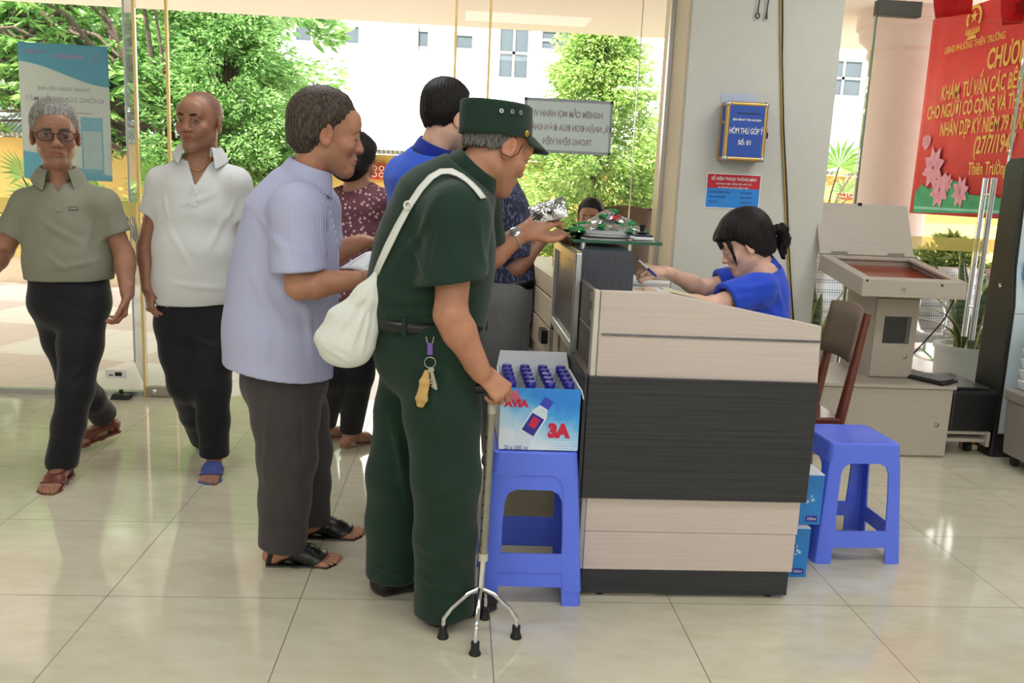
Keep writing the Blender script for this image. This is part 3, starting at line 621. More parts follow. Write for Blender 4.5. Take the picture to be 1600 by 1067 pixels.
# ---- things on the glass shelf
ZS = 1.1436
pc = FL(935, 364, ZS); PL = np.array((.585, 3.46, ZS))
pl = thing('serving_plate', 'white plate on green glass shelf, holding snack packets', 'plate', tuple(PL))
build('dish', MB().lathe([(.0, .002), (.112, .0), (.120, .001), (.1225, .004), (.1225, .012), (.127, .0135), (.1285, .024), (.130, .0265), (.126, .0265), (.118, .013), (.100, .006), (.0, .005)], PL, 48), mat('white_melamine', srgb(236, 234, 238), .35, var=.0), pl, smooth=True)
M_foil = mat('silver_foil', srgb(206, 208, 212), .16, .95, var=.12, nscale=50, bump=.55, bscale=34, bdist=.012)
M_foilg = mat('green_printed_foil', srgb(18, 140, 70), .25, .35, var=.2, nscale=40, bump=.4, bscale=34, bdist=.01)
M_foilr = mat('red_printed_foil', srgb(206, 40, 60), .3, .2, var=.1)
def packet(name, label, c, ang, tilt, L=.15, Wd=.10, T=.036, group='snack packets on the plate', roll=0.0, cat='snack packet', plain=False, red=False):
    """pillow bag: crimped ends, puffed middle; green end bands and a red patch"""
    R = Matrix.Translation(Vector(c)) @ Matrix.Rotation(ang, 4, 'Z') @ Matrix.Rotation(tilt, 4, 'Y') @ Matrix.Rotation(roll, 4, 'X')
    root = thing(name, label, cat, tuple(c), group); rng = np.random.default_rng(int(abs(ang)*1000)+7); nx, ny = 22, 14
    def sheet(x0, x1, sgn_list=(1, -1), off=0.0):
        m = MB()
        for sg in sgn_list:
            b = len(m.v)
            for i in range(nx+1):
                for j in range(ny+1):
                    u = x0+(x1-x0)*i/nx; v = -1+2*j/ny
                    h = T*.5*max(0, 1-abs(u)**3.2)**.6*max(0, 1-abs(v)**2.6)**.6
                    wz = .0022*math.sin(9*u+5*v+sg)+.0016*math.sin(17*v-6*u)+(.002*math.sin(34*v) if abs(u) > .88 else 0)
                    m.v.append((u*L/2, v*Wd/2*(1-.10*(1-u*u)), sg*(h+off)+wz))
            for i in range(nx):
                for j in range(ny):
                    q = [b+i*(ny+1)+j, b+(i+1)*(ny+1)+j, b+(i+1)*(ny+1)+j+1, b+i*(ny+1)+j+1]
                    m.f.append(tuple(q if sg > 0 else q[::-1])); m.mi.append(0)
        return m.xf(R)
    build('foil_bag', sheet(-1, 1), M_foil, root, smooth='all')
    if plain: return root
    build('green_band', sheet(-.99, -.55, off=.0009), M_foilg, root, smooth='all'); build('green_band', sheet(.72, .99, off=.0009), M_foilg, root, smooth='all')
    if red: build('red_patch', sheet(-.18, .06, (1,), off=.0012), M_foilr, root, smooth='all')
    return root
z = ZS+.024
packet('snack_packet', 'foil snack packet with green end lying at the near left of the plate', PL+(-.075, -.035, .026), .5, -.12)
packet('snack_packet', 'foil snack packet with green end leaning up at the back of the plate', PL+(-.015, .055, .06), .35, -.55, .16)
packet('snack_packet', 'foil snack packet lying flat in the middle of the plate front', PL+(.035, -.06, .03), -.3, .1, .14)
packet('snack_packet', 'foil snack packet with red print on top right of the heap', PL+(.06, .03, .062), -.5, .22, .15, red=True)
packet('snack_packet', 'green and silver snack packet at the right rim of the plate', PL+(.10, -.02, .03), .15, .12, .13)
packet('snack_packet', 'foil snack packet lowest at the back left of the heap', PL+(-.06, .07, .03), 1.2, .1, .14)
sp = thing('stamp_pad', 'white paper with a dark stamp pad at right end of glass shelf', 'stamp pad', (.70, 3.30, ZS))
build('tray', MB().box((.665, 3.25, ZS+.0005), (.742, 3.35, ZS+.012)), M_white, sp, bevel=.003)
build('pad', MB().box((.67, 3.255, ZS+.0125), (.738, 3.345, ZS+.020)), mat('violet_black_pad', srgb(36, 30, 66), .5), sp, bevel=.002)
build('stamp_grip', MB().lathe([(.016, .0), (.018, .006), (.009, .014), (.011, .03), (.013, .036), (.0, .04)], (.705, 3.30, ZS+.0205), 18), M_black, sp, smooth=True)
mk = thing('black_marker', 'short black marker lying on glass shelf left of the plate', 'pen', (.46, 3.62, ZS))
build('barrel', MB().tube([(.435, 3.60, ZS+.009), (.495, 3.63, ZS+.009)], .008, 12), M_black, mk, smooth=True)
build('cap', MB().tube([(.496, 3.6305, ZS+.009), (.53, 3.6475, ZS+.009)], [.009, .0085], 12), M_black, mk, smooth=True)
# papers and tape on the working ledge
ZL = .9555
rp = random.Random(2)
for i, (x, y, a, lab) in enumerate(((.735, 3.30, .12, 'loose white sheet under the writing hand on the desk ledge'), (.76, 3.46, -.25, 'white sheet turned askew further back on the desk ledge'))):
    R = Matrix.Translation((x, y, ZL+.0015*(i+1))) @ Matrix.Rotation(a, 4, 'Z')
    m = MB().box((-.105, -.148, 0), (.105, .148, .0008)).xf(R); tag(build('paper_sheet', m, M_paper), lab, 'paper', 'papers on the desk')
tag(build('envelope', MB().box((-.08, -.05, 0), (.08, .05, .004)).xf(Matrix.Translation((.83, 3.12, .96)) @ Matrix.Rotation(.2, 4, 'Y')), mat('cream_envelope', srgb(222, 212, 176), .8)), 'cream folded paper under the forearm of the seated woman', 'envelope')

# ---- plastic stools
M_blue = mat('blue_stool_plastic', srgb(96, 122, 240), .32, var=.02, nscale=4, spec=.45)
def make_stool(H=.455, wb=.168, wt=.135):
    r = thing('plastic_stool', 's', 'stool', (0, 0, 0), 'blue plastic stools')
    wz = lambda z: wb+(wt-wb)*z/H; T = .007
    # seat: top plate with rolled rim and raised lozenge pattern, plus apron
    s = MB(); n = 5; zt = H; rim = []
    ap = .075
    def ring(w, z, c=.022):
        pts = []
        for sx, sy, a0 in ((1, 1, 0), (-1, 1, 90), (-1, -1, 180), (1, -1, 270)):
            for k in range(n+1):
                a = math.radians(a0+90*k/n); pts.append((sx*(w-c)+c*math.cos(a), sy*(w-c)+c*math.sin(a), z))
        return pts
    rings = [ring(wz(H-ap), H-ap), ring(wt+.0005, H-.02), ring(wt-.001, H-.006), ring(wt-.006, H-.001), ring(wt-.014, H), ring(wt-.024, H-.003), ring(.002, H-.003, .001)]
    inn = [ring(wz(H-ap)-T, H-ap, .016), ring(wt-T, H-.014, .016), ring(.002, H-.012, .001)]
    m = 4*(n+1)
    for R in (rings, [rings[0]]+inn):
        b = len(s.v)
        for q in R: s.v += q
        for i in range(len(R)-1):
            for k in range(m):
                f = (b+i*m+k, b+i*m+(k+1) % m, b+(i+1)*m+(k+1) % m, b+(i+1)*m+k); s.f.append(f if R is rings else f[::-1]); s.mi.append(0)
    for i in range(9):
        for j in range(9):
            x, y = (i-4)*.024, (j-4)*.024; s.add([(x-.009, y, H-.003), (x, y-.009, H-.003), (x+.009, y, H-.003), (x, y+.009, H-.003), (x, y, H-.0008)], [(0, 1, 4), (1, 2, 4), (2, 3, 4), (3, 0, 4)])
    build('seat', s, M_blue, r, smooth=True, angle=30)
    zc0, zc1, lw = .062, .125, .062
    for sx in (1, -1):
        for sy in (1, -1):
            L = MB(); zs = [0, zc0, zc1, .19, .26, H-ap-.035, H-ap-.012, H-ap+.004]; ws = [lw, lw, lw*1.0, lw*.92, lw*.86, lw*.84, lw*1.0, lw*1.5]
            for i in range(len(zs)):
                z = zs[i]; o = wz(z); w = ws[i]
                for px, py in ((o-w, o), (o-.016, o), (o-.005, o-.005), (o, o-.016), (o, o-w), (o-T, o-w), (o-T, o-.018), (o-.018, o-T), (o-w, o-T)): L.v.append((sx*px, sy*py, z))
            k = 9
            for i in range(len(zs)-1):
                for j in range(k):
                    f = (i*k+j, i*k+(j+1) % k, (i+1)*k+(j+1) % k, (i+1)*k+j); L.f.append(f if sx*sy < 0 else f[::-1]); L.mi.append(0)
            L.f += [tuple(range(k)), tuple(range((len(zs)-1)*k, len(zs)*k))]; L.mi += [0, 0]
            build('leg', L, M_blue, r, smooth=True, angle=30)
    for ax in (0, 1):
        for sg in (1, -1):
            a = MB(); P = []
            for z in (zc0, zc1):
                o = wz(z); e = o-lw+.004
                for u, d in ((-e, o-.0006), (e, o-.0006), (e, o-T+.0006), (-e, o-T+.0006)): P.append((u, sg*d, z) if ax == 0 else (sg*d, u, z))
            a.hexa(P[:4], P[4:]); build('crossbar', a, M_blue, r)
    return r
st = make_stool(); st.location = (1.515, 3.085, 0); st.rotation_euler = (0, 0, .03)
st['label'] = 'single blue plastic stool standing free to the right of the reception desk'
copy_thing(st, (.268, 2.732, 0), 'lower blue plastic stool of the stack under the water carton', -.02)
copy_thing(st, (.268, 2.732, .048), 'upper blue plastic stool of the stack, carrying the water carton', -.015)

# ---- open carton of water bottles on the stools
bx0, bx1, by0, by1, bz0, bz1 = .148, .400, 2.612, 2.93, .506, .706
wb = thing('water_carton', 'open blue and white carton of water bottles on stacked stools', 'carton', ((bx0+bx1)/2, (by0+by1)/2, bz0))
M_card = mat('white_carton', srgb(226, 228, 232), .7, var=.03)
t = NT('blue_printed_carton'); v = t.coord((1, 1, 1)); tc = t.node('ShaderNodeTexCoord'); sp_ = t.node('ShaderNodeSeparateXYZ'); t.link(tc.outputs['Object'], sp_.inputs[0])
dg = t.math('ADD', t.math('MULTIPLY', sp_.outputs[0], 1.6), t.math('MULTIPLY', sp_.outputs[2], 4.2)); nn = t.noise(v, 16, 5, .6)
f = t.math('ADD', dg, t.math('MULTIPLY', nn, .5))
t.set(Base_Color=t.ramp(f, [(.30, srgb(226, 238, 248)), (.58, srgb(160, 208, 242)), (.82, srgb(66, 164, 236)), (1.0, srgb(40, 136, 226))]), Roughness=.4); M_bprint = t.m
build('body', MB().box((bx0+.004, by1-.004, bz0), (bx1-.004, by1, bz1)).box((bx0, by0+.004, bz0), (bx0+.004, by1, bz1)).box((bx1-.004, by0+.004, bz0), (bx1, by1, bz1)).box((bx0, by0+.004, bz0-.0), (bx1, by1, bz0+.004)), M_card, wb)
build('printed_front', MB().box((bx0, by0, bz0), (bx1, by0+.004, bz1)), M_bprint, wb)
build('flap', MB().hexa([(bx1, by0, bz1-.003), (bx1+.003, by0, bz1), (bx1+.003, by1, bz1), (bx1, by1, bz1-.003)], [(bx1+.030, by0+.02, bz1-.10), (bx1+.034, by0+.02, bz1-.10), (bx1+.034, by1-.06, bz1-.085), (bx1+.030, by1-.06, bz1-.085)]), M_card, wb)
build('flap', MB().hexa([(bx0, by1-.004, bz1), (bx1, by1-.004, bz1), (bx1, by1, bz1), (bx0, by1, bz1)], [(bx0+.01, by1+.006, bz1+.055), (bx1-.01, by1+.006, bz1+.055), (bx1-.01, by1+.010, bz1+.055), (bx0+.01, by1+.010, bz1+.055)]), M_card, wb)
M_rlet = mat('red_lettering', srgb(206, 28, 72), .5, var=.02); M_blet = mat('deep_blue_print', srgb(46, 40, 150), .45, var=.04)
Y_ = by0-.0006
def bp(px, py): return AY(px, py, Y_)
o_ = bp(789, 634.5); build('lettering', text_mb('AVIA', .031, o_, (1, .0, -.0), (0, 0, 1), .0006, 'LEFT', 1.05, .0022), M_rlet, wb)
o_ = bp(856, 682); build('lettering', text_mb('3A', .058, o_, (1, 0, 0), (.0, 0, 1), .0006, 'LEFT', .95, .0045), M_rlet, wb)
lg = MB()
c_ = bp(805, 620)
for r_, n_ in enumerate((1, 2, 3, 4)):
    for k in range(n_):
        u = c_+np.array(((k-(n_-1)/2)*.0115, -.0001*r_, .020-.0095*r_)); e_ = .0052+.0008*((k+r_) % 2)
        lg.add([u+np.array((0, 0, e_)), u+np.array((-e_, 0, .001)), u+np.array((-e_*.6, 0, -e_)), u+np.array((e_*.6, 0, -e_)), u+np.array((e_, 0, .001))], [(0, 1, 2, 3, 4)])
build('logo_cluster', lg, mat('rose_print', srgb(222, 90, 110), .5), wb)
def pbottle():
    # printed picture of a tilted bottle: body, label, cap as flat layers
    ax = np.array((.50, 0, .866)); ax /= np.linalg.norm(ax); sd = np.array((ax[2], 0, -ax[0])); c = bp(838, 655)
    P = lambda u, w, d: c+ax*u+sd*w+np.array((0, -d, 0))
    m1 = MB().add([P(-.095, -.028, .0), P(-.095, .028, .0), P(.02, .026, .0), P(.045, .014, .0), P(.045, -.014, .0), P(.02, -.026, .0)], [(0, 1, 2, 3, 4, 5)])
    build('printed_bottle', m1, mat('pale_bottle_print', srgb(214, 230, 246), .45, var=.08, nscale=60), wb)
    build('printed_label', MB().add([P(-.052, -.022, .0004), P(-.052, .022, .0004), P(.012, .022, .0004), P(.012, -.022, .0004)], [(0, 1, 2, 3)]), M_blet, wb)
    build('printed_label_patch', MB().add([P(-.03, -.012, .0008), P(-.03, .012, .0008), P(.004, .012, .0008), P(.004, -.012, .0008)], [(0, 1, 2, 3)]), M_rlet, wb)
    build('printed_cap', MB().add([P(.045, -.017, .0004), P(.045, .017, .0004), P(.076, .016, .0004), P(.076, -.016, .0004)], [(0, 1, 2, 3)]), mat('cap_print', srgb(52, 70, 190), .45), wb)
pbottle()
sm_ = MB()
for k in range(4): o_ = bp(848, 690+k*4.2); sm_.box((o_[0], o_[1]-.0003, o_[2]), (o_[0]+.092, o_[1], o_[2]+.0022))
build('small_print', sm_, mat('pale_small_print', srgb(236, 240, 246), .5), wb)
o_ = bp(787, 702); build('small_print', text_mb('20 x 500 ml', .02, o_, (1, 0, 0), (0, 0, 1), .0006, 'LEFT', .8), M_blet, wb)
M_cap = mat('navy_bottle_cap', srgb(44, 40, 152), .3, var=.05, spec=.6); M_pet = glassmat('clear_bottle_plastic', (.96, .98, 1.0), .6, .30)
bt = None; nm = {0: 'nearest', 1: 'second', 2: 'third', 3: 'fourth', 4: 'farthest'}; cm = {0: 'leftmost column', 1: 'second column from left', 2: 'third column from left', 3: 'rightmost column'}
for j in range(5):
    for i in range(4):
        loc = (bx0+.033+i*.062, by0+.036+j*.0615, bz0+.0045); lab = 'blue capped water bottle in the carton, %s row, %s' % (nm[j], cm[i])
        if bt is None:
            bt = thing('water_bottle', lab, 'bottle', (0, 0, 0), 'water bottles in the carton')
            build('bottle', MB().lathe([(.0, .0), (.026, 0), (.029, .006), (.029, .11), (.027, .128), (.016, .17), (.0125, .180), (.0125, .186)], (0, 0, 0), 18), M_pet, bt, smooth=True)
            cp = MB(); pr = [(.0155, .186), (.0165, .189), (.0165, .208), (.015, .2105), (.0, .211)]; cp.lathe(pr, (0, 0, 0), 28)
            build('cap', cp, M_cap, bt, smooth=True, angle=50); bt.location = loc
        else: copy_thing(bt, loc, lab)
# two more cartons on the floor behind the desk corner
for k, (x0, x1, y0, z0, z1, lab) in enumerate(((1.02, 1.275, 2.80, 0, .185, 'lower blue carton on the floor by the right corner of desk'), (1.07, 1.318, 2.83, .186, .372, 'upper blue carton stacked by the right corner of desk'))):
    b = thing('small_carton', lab, 'carton', ((x0+x1)/2, y0+.1, z0), 'blue cartons beside the desk')
    build('body', MB().box((x0, y0, z0), (x1, y0+.30, z1-.002)), mat('blue_carton_print', srgb(40, 128, 206), .45, var=.12, nscale=9), b, bevel=.002)
    build('top', MB().box((x0, y0, z1-.002), (x1, y0+.30, z1-.0005)), M_card, b)
    sp = MB()
    for i in range(26):
        a, r_ = rp.uniform(0, 3.2), rp.uniform(.01, .05); c = np.array((x1-.075+r_*math.cos(a), y0-.0005, z0+.085+r_*math.sin(a)*.8)); e = rp.uniform(.002, .008)
        sp.add([c+np.array((e*math.cos(q), 0, e*math.sin(q))) for q in np.linspace(0, 6.28, 7)[:6]], [(0, 1, 2, 3, 4, 5)])
    build('splash_print', sp, mat('pale_splash', srgb(170, 214, 240), .5), b)
    build('volume_patch', MB().box((x1-.055, y0-.0008, z0+.012), (x1-.012, y0-.0002, z0+.034)), M_blet, b)
    build('lettering', text_mb('350ml', .015, (x1-.0335, y0-.0012, z0+.018), (1, 0, 0), (0, 0, 1), .0004, 'CENTER', .9), M_paper, b)

# ---- four-footed walking cane
M_cane = mat('grey_cane_tube', srgb(150, 148, 136), .35, .6, var=.06)
cn = thing('walking_cane', 'grey metal walking cane with four splayed rubber-tipped feet', 'walking cane', (.10, 2.37, 0))
top = AY(768, 640, 2.36); mid = AY(755, 868, 2.37); hub = AY(751, 912, 2.37); hx = hub[0]; hy = 2.37
build('shaft', MB().tube([top, mid], .0125, 16), M_cane, cn, smooth=True)
build('collar', MB().tube([mid+(0, 0, .008), mid-(0, 0, .014)], .0145, 16), mat('cream_collar', srgb(196, 190, 170), .4), cn, smooth=True)
build('lower_tube', MB().tube([mid, hub-(0, 0, .02)], .010, 14), M_chrome, cn, smooth=True)
ho = MB()
for k in range(9): q = mid*(1-(k+1)/11)+top*((k+1)/11); ho.lathe([(.003, 0), (.003, .0006), (0, .0007)], q+np.array((-.0088, -.0092, 0)), 10, ax=(-.7, -.72, 0))
build('adjustment_holes', ho, M_black, cn)
tips = [FL(692, 996), FL(742, 1022), FL(806, 996), FL(757, 966)]
for q in tips:
    k_ = np.array((hub[0]*.22+q[0]*.78, hy*.22+q[1]*.78, .088))
    lg = build('foot', MB().tube([hub-(0, 0, .012), hub*.55+k_*.45+(0, 0, .006), k_+(0, 0, .006), (q[0]*.96+k_[0]*.04, q[1]*.96+k_[1]*.04, .062), (q[0], q[1], .026)], .0072, 10), M_chrome, cn, smooth=True)
    build('rubber_tip', MB().lathe([(.017, 0), (.018, .003), (.016, .008), (.0125, .018), (.0125, .038), (.0, .038)], (q[0], q[1], 0), 18), M_black, lg, smooth=True)
build('brace', MB().tube([hub*.6+np.array((tips[0][0], tips[0][1], .03))*.4+(0, 0, .02), (hx, hy+.06, .115), hub*.6+np.array((tips[2][0], tips[2][1], .03))*.4+(0, 0, .02)], .003, 8), M_chrome, cn, smooth=True)
g0, g1 = AY(736, 606, 2.37), AY(782, 606, 2.35)
build('bracket', MB().tube([top-(0, 0, .01), top+(.002, 0, .035)], .0128, 14), mat('worn_cane_grey', srgb(184, 182, 172), .5, .2, var=.15, nscale=60), cn, smooth=True)
build('handle', MB().tube([g0, g0*.7+g1*.3, g1*.8+g0*.2, g1+(.012, 0, -.008)], [.014, .0155, .0145, .010], 14), M_black, cn, smooth=True)

# ---- pillar fittings: suggestion box, notice, cables
PY = 4.738
sb = thing('suggestion_box', 'blue wall-mounted suggestion box with gold aluminium frame on the pillar', 'suggestion box', (1.575, 4.67, 1.53))
yf = 4.615; x0 = AY(1137, 158, yf)[0]; x1 = AY(1204, 162, yf)[0]-.004; z1 = AY(1170, 159, yf)[2]; z0 = AY(1163, 252, yf)[2]
M_bbox = mat('blue_board', srgb(38, 82, 176), .45, var=.03); M_gfr = mat('gold_anodised_profile', srgb(196, 160, 96), .3, .75, var=.05, stretch=(1, 1, 20))
build('body', MB().box((x0+.006, yf+.003, z0+.006), (x1-.006, PY, z1-.006)), M_bbox, sb)
r_ = .0125
bars = []
for x in (x0+r_, x1-r_): bars += [((x, yf+r_, z0+r_), (x, yf+r_, z1-r_)), ((x, PY-.012, z0+r_), (x, PY-.012, z1-r_))]
for z in (z0+r_, z1-r_): bars += [((x0+r_, yf+r_, z), (x1-r_, yf+r_, z))]
for x in (x0+r_, x1-r_):
    for z in (z0+r_, z1-r_): bars += [((x, yf+r_, z), (x, PY-.012, z))]
for a, b in bars: build('frame_profile', MB().tube([a, b], r_, 14), M_gfr, sb, smooth=True)
for x in (x0+r_, x1-r_):
    for z in (z0+r_, z1-r_): build('corner_cap', MB().ball((x, yf+r_, z), .0165, 16, 10), M_alu, sb, smooth=True)
xm = (x0+x1)/2; hz = z1-z0; Yt = yf+.0022
build('slot', MB().box((xm-.055, Yt-.001, z1-.062), (xm+.062, Yt, z1-.057)), M_black, sb)
build('lettering', text_mb('BỆNH VIỆN MẮT TỈNH NAM ĐỊNH', .0135, (xm, Yt, z1-.098), (1, 0, 0), (0, 0, 1), .001, 'CENTER', .72, .0005), M_paper, sb)
build('lettering', text_mb('HÒM THƯ GÓP Ý', .042, (xm, Yt, z1-.165), (1, 0, 0), (0, 0, 1), .001, 'CENTER', .55, .0008), M_paper, sb)
build('lettering', text_mb('Số: 01', .034, (xm-.002, Yt, z1-.222), (1, 0, 0), (0, 0, 1), .001, 'CENTER', .85, .0008), M_paper, sb)
build('padlock', MB().box((x1-.001, yf+.02, z0+.125), (x1+.014, yf+.045, z0+.155)).tube([(x1+.006, yf+.024, z0+.155), (x1+.006, yf+.026, z0+.172), (x1+.006, yf+.040, z0+.172), (x1+.006, yf+.042, z0+.155)], .0025, 8), M_black, sb)
build('hinge', MB().box((x0-.006, yf+.03, z1-.115), (x0+.004, yf+.05, z1-.10)), M_steel, sb)
pp = MB().box((x0+.0, PY-.001, z1+.002), (x1-.03, PY+.0006, z1+.052)); tag(build('wall_paper_note', pp, mat('pale_blue_note', srgb(196, 206, 222), .8)), 'pale blue paper taped to the pillar just above suggestion box', 'paper')
np_ = thing('hotline_notice', 'red and blue telephone notice sheet taped on the pillar below suggestion box', 'notice', (1.54, PY, 1.36))
a, b = AY(1105, 268, PY), AY(1185, 328, PY); x0, x1, z1, z0 = a[0], b[0], a[2]-.006, b[2]
build('sheet', MB().box((x0, PY-.001, z0), (x1, PY+.0005, z1)), M_paper, np_)
zm = z1-(z1-z0)*.42; e = .005
build('blue_field', MB().box((x0+e, PY-.0016, z0+e), (x1-e, PY-.0011, zm)), mat('bright_blue_print', srgb(42, 136, 222), .6, var=.03), np_)
build('red_field', MB().box((x0+e, PY-.0016, zm), (x1-e, PY-.0011, z1-e)), mat('red_print', srgb(200, 40, 58), .6, var=.03), np_)
xm = (x0+x1)/2; tx = MB()
text_mb('SỐ ĐIỆN THOẠI THÔNG BÁO', .022, (xm, PY-.0017, z1-.036), (1, 0, 0), (0, 0, 1), .0005, 'CENTER', .85, .0006, tx)
text_mb('KHI PHÁT HIỆN TRỘM CẮP, MẤT ĐỒ', .0125, (xm, PY-.0017, z1-.060), (1, 0, 0), (0, 0, 1), .0005, 'CENTER', .95, .0002, tx)
text_mb('VÀ VẤN ĐỀ AN NINH BỆNH VIỆN', .0125, (xm, PY-.0017, z1-.080), (1, 0, 0), (0, 0, 1), .0005, 'CENTER', .9, .0002, tx)
build('lettering', tx, M_paper, np_); tx = MB()
for k, (l1, l2) in enumerate((('BAN BẢO VỆ BỆNH VIỆN:', '0911 688 088'), ('CÔNG AN PHƯỜNG:', '0228 3848 097'), ('TỔ BẢO VỆ:', '0228 3842 777'))):
    text_mb(l1, .0125, (x0+.02, PY-.0017, zm-.026-.026*k), (1, 0, 0), (0, 0, 1), .0005, 'LEFT', .8, .0002, tx); text_mb(l2, .0125, (x1-.11, PY-.0017, zm-.026-.026*k), (1, 0, 0), (0, 0, 1), .0005, 'LEFT', .9, .0002, tx)
build('lettering', tx, mat('navy_lettering', srgb(24, 50, 128), .6), np_)
pts = [AY(x, y, PY-.006) for x, y in ((1219.5, -60), (1219.5, 40), (1220, 90), (1222, 200), (1226, 300), (1230, 380), (1234, 450), (1238, 520))]; pts.append(np.array((pts[-1][0], PY-.006, .05)))
cb_ = thing('wall_cable', 'thin yellow and black cable running down the pillar face', 'cable', tuple(pts[-1]))
build('yellow_sheath', MB().tube([p for p in pts], .005, 8), mat('ochre_cable', srgb(176, 146, 66), .5), cb_, smooth=True)
build('black_wire', MB().tube([p+np.array((.009+.003*math.sin(i*2), -.002, 0)) for i, p in enumerate(pts)], .0042, 8), M_black, cb_, smooth=True)
for px, r_, lab in ((1184, .014, 'black cable end with a loop hanging at the pillar top, left one'), (1198, .0, 'black cable end without loop hanging at the pillar top, right one')):
    q = AY(px, 22, PY-.012); pth = [q+np.array((.012, 0, .25)), q+np.array((.004, -.004, .1)), q+np.array((.0, 0, .02))]
    if r_: pth += [q+np.array((r_*.7*math.sin(a), 0, -r_*.6+r_*math.cos(a))) for a in np.linspace(0, 5.8, 12)]
    else: pth += [q+np.array((0, 0, -.025))]
    tag(build('hanging_cable', MB().tube(pth, [.0035]*3+[.0035 if r_ else .007]*(len(pth)-3), 8), M_black, smooth=True), lab, 'cable', 'cable ends on the pillar')

# ---- wooden chair behind the desk
M_redw = mat('red_brown_wood', srgb(104, 48, 32), .35, var=.2, nscale=8, stretch=(6, 6, 1), coat=.2); M_olive = mat('dark_olive_backrest', srgb(116, 98, 80), .5, var=.1)
ch = thing('wooden_chair', 'red brown wooden chair with dark backrest behind the right end of desk', 'chair', (1.42, 3.45, 0))
ya, yb = 3.32, 3.58
pn = AY(1356, 490, ya); xt = pn[0]; zt_ = pn[2]; pb = AY(1311, 661, ya); xb_ = pb[0]
slope = (xt-xb_)/(zt_-pb[2])
for y in (ya, yb):
    build('back_post', MB().tube([(xb_-slope*(pb[2]-.0)*.25+.03, y, 0), (xb_-.01, y, .30), (xb_, y, pb[2]), (xt, y, zt_)], [.020, .022, .022, .015], 10), M_redw, ch, smooth=True)
    build('front_leg', MB().tube([(1.10, y, 0), (1.11, y, .425)], .019, 10), M_redw, ch, smooth=True)
dxs = slope
z0, z1 = AY(1337, 574, ya)[2]+.02, zt_+.015; X = lambda z: xb_+(z-pb[2])*slope-.022
pr = MB(); n = 7
for i in range(n+1):
    for j in range(5):
        y = ya-.012+(yb-ya+.024)*i/n; z = z0+(z1-z0)*j/4; bow = .022*(1-(2*i/n-1)**2); pr.v.append((X(z)+bow, y, z+.012*(1-(2*i/n-1)**2)*(j/4)))
for i in range(n):
    for j in range(4): pr.f.append((i*5+j, i*5+5+j, i*5+6+j, i*5+1+j)); pr.mi.append(0)
o_ = build('backrest', pr, M_olive, ch, smooth='all'); o_.modifiers.new('thick', 'SOLIDIFY').thickness = .016
build('seat', MB().box((1.08, ya-.02, .425), (xb_+.01, yb+.02, .455)), M_redw, ch, bevel=.008)
for y in (ya, yb): build('stretcher', MB().tube([(1.105, y, .2), (xb_-.02, y, .2)], .011, 8), M_redw, ch, smooth=True)

# ---- information kiosk lectern with open lid
W_k = wood('kiosk_laminate', srgb(174, 164, 151), srgb(188, 178, 165), 'x', 3, .5, 60)
kk = thing('lectern_kiosk', 'pale lectern kiosk with raised lid, red lined tray and cabinet base', 'kiosk', (2.3, 4.5, 0))
ky = 4.26; kx0 = AY(1262, 690, ky)[0]; kx1 = 2.625; kzt = AY(1478, 603, ky)[2]
build('base_cabinet', MB().box((kx0, ky+.018, .0), (kx1, 4.80, kzt-.018)), W_k, kk)
bdr = build('door', MB().box((kx0+.004, ky, .012), (kx1-.003, ky+.018, kzt-.022)), W_k, kk, bevel=.002)
q = AY(1463, 664, ky); build('lock', MB().lathe([(.013, 0), (.013, .004), (.008, .006), (0, .006)], q, 18, ax=(0, -1, 0)), M_steel, bdr, smooth=True)
build('base_top', MB().box((kx0-.01, ky-.012, kzt-.018), (kx1+.008, 4.82, kzt)), W_k, kk, bevel=.002)
py_ = 4.42
pa, pb2, pc2 = AY(1371, 465, py_), AY(1441, 469, py_), AY(1356, 598, py_)
px0, px1 = pc2[0], AY(1422, 600, py_)[0]; pzt = pa[2]
build('pedestal', MB().box((px0, py_+.016, kzt), (px1, 4.78, pzt+.03)), W_k, kk)
dr = build('door', MB().box((px0+.003, py_, kzt+.006), (px1-.002, py_+.016, pzt-.004)), W_k, kk, bevel=.002)
wa, wb2 = AY(1383, 494, py_), AY(1419, 537, py_)
build('window', MB().box((wa[0], py_-.002, wb2[2]), (wb2[0], py_+.004, wa[2])), mat('dark_window', srgb(26, 26, 30), .1, var=0, coat=.6), dr)
build('sheen_strip', MB().box((wb2[0]-.022, py_-.003, wb2[2]+.004), (wb2[0]-.004, py_-.0015, wa[2]-.004)), mat('grey_window_sheen', srgb(96, 98, 102), .3), dr)  # lighter strip painted on the dark pane as its sheen
q = AY(1414, 557, py_); build('lock', MB().lathe([(.012, 0), (.012, .004), (.007, .006), (0, .006)], q, 18, ax=(0, -1, 0)), M_steel, dr, smooth=True)
# tray: sloping open box
ty0, ty1 = 4.12, 4.66
f0, f1 = AY(1333, 432, ty0), AY(1494, 444, ty0); b0 = AY(1296, 396, ty1); b1 = AY(1444, 405, ty1)
tx0, tx1 = (f0[0]+b0[0])/2, (f1[0]+b1[0])/2; zf, zb_ = (f0[2]+f1[2])/2, (b0[2]+b1[2])/2; hf = zf-AY(1408, 465, ty0)[2]
th = .018; Z = lambda y: zf+(zb_-zf)*(y-ty0)/(ty1-ty0)
def slab(x0, x1, y0, y1, d0, d1):
    return MB().hexa([(x0, y0, Z(y0)-d1), (x1, y0, Z(y0)-d1), (x1, y1, Z(y1)-d1), (x0, y1, Z(y1)-d1)], [(x0, y0, Z(y0)-d0), (x1, y0, Z(y0)-d0), (x1, y1, Z(y1)-d0), (x0, y1, Z(y1)-d0)])
tb = slab(tx0, tx1, ty0, ty0+th, 0, hf); 
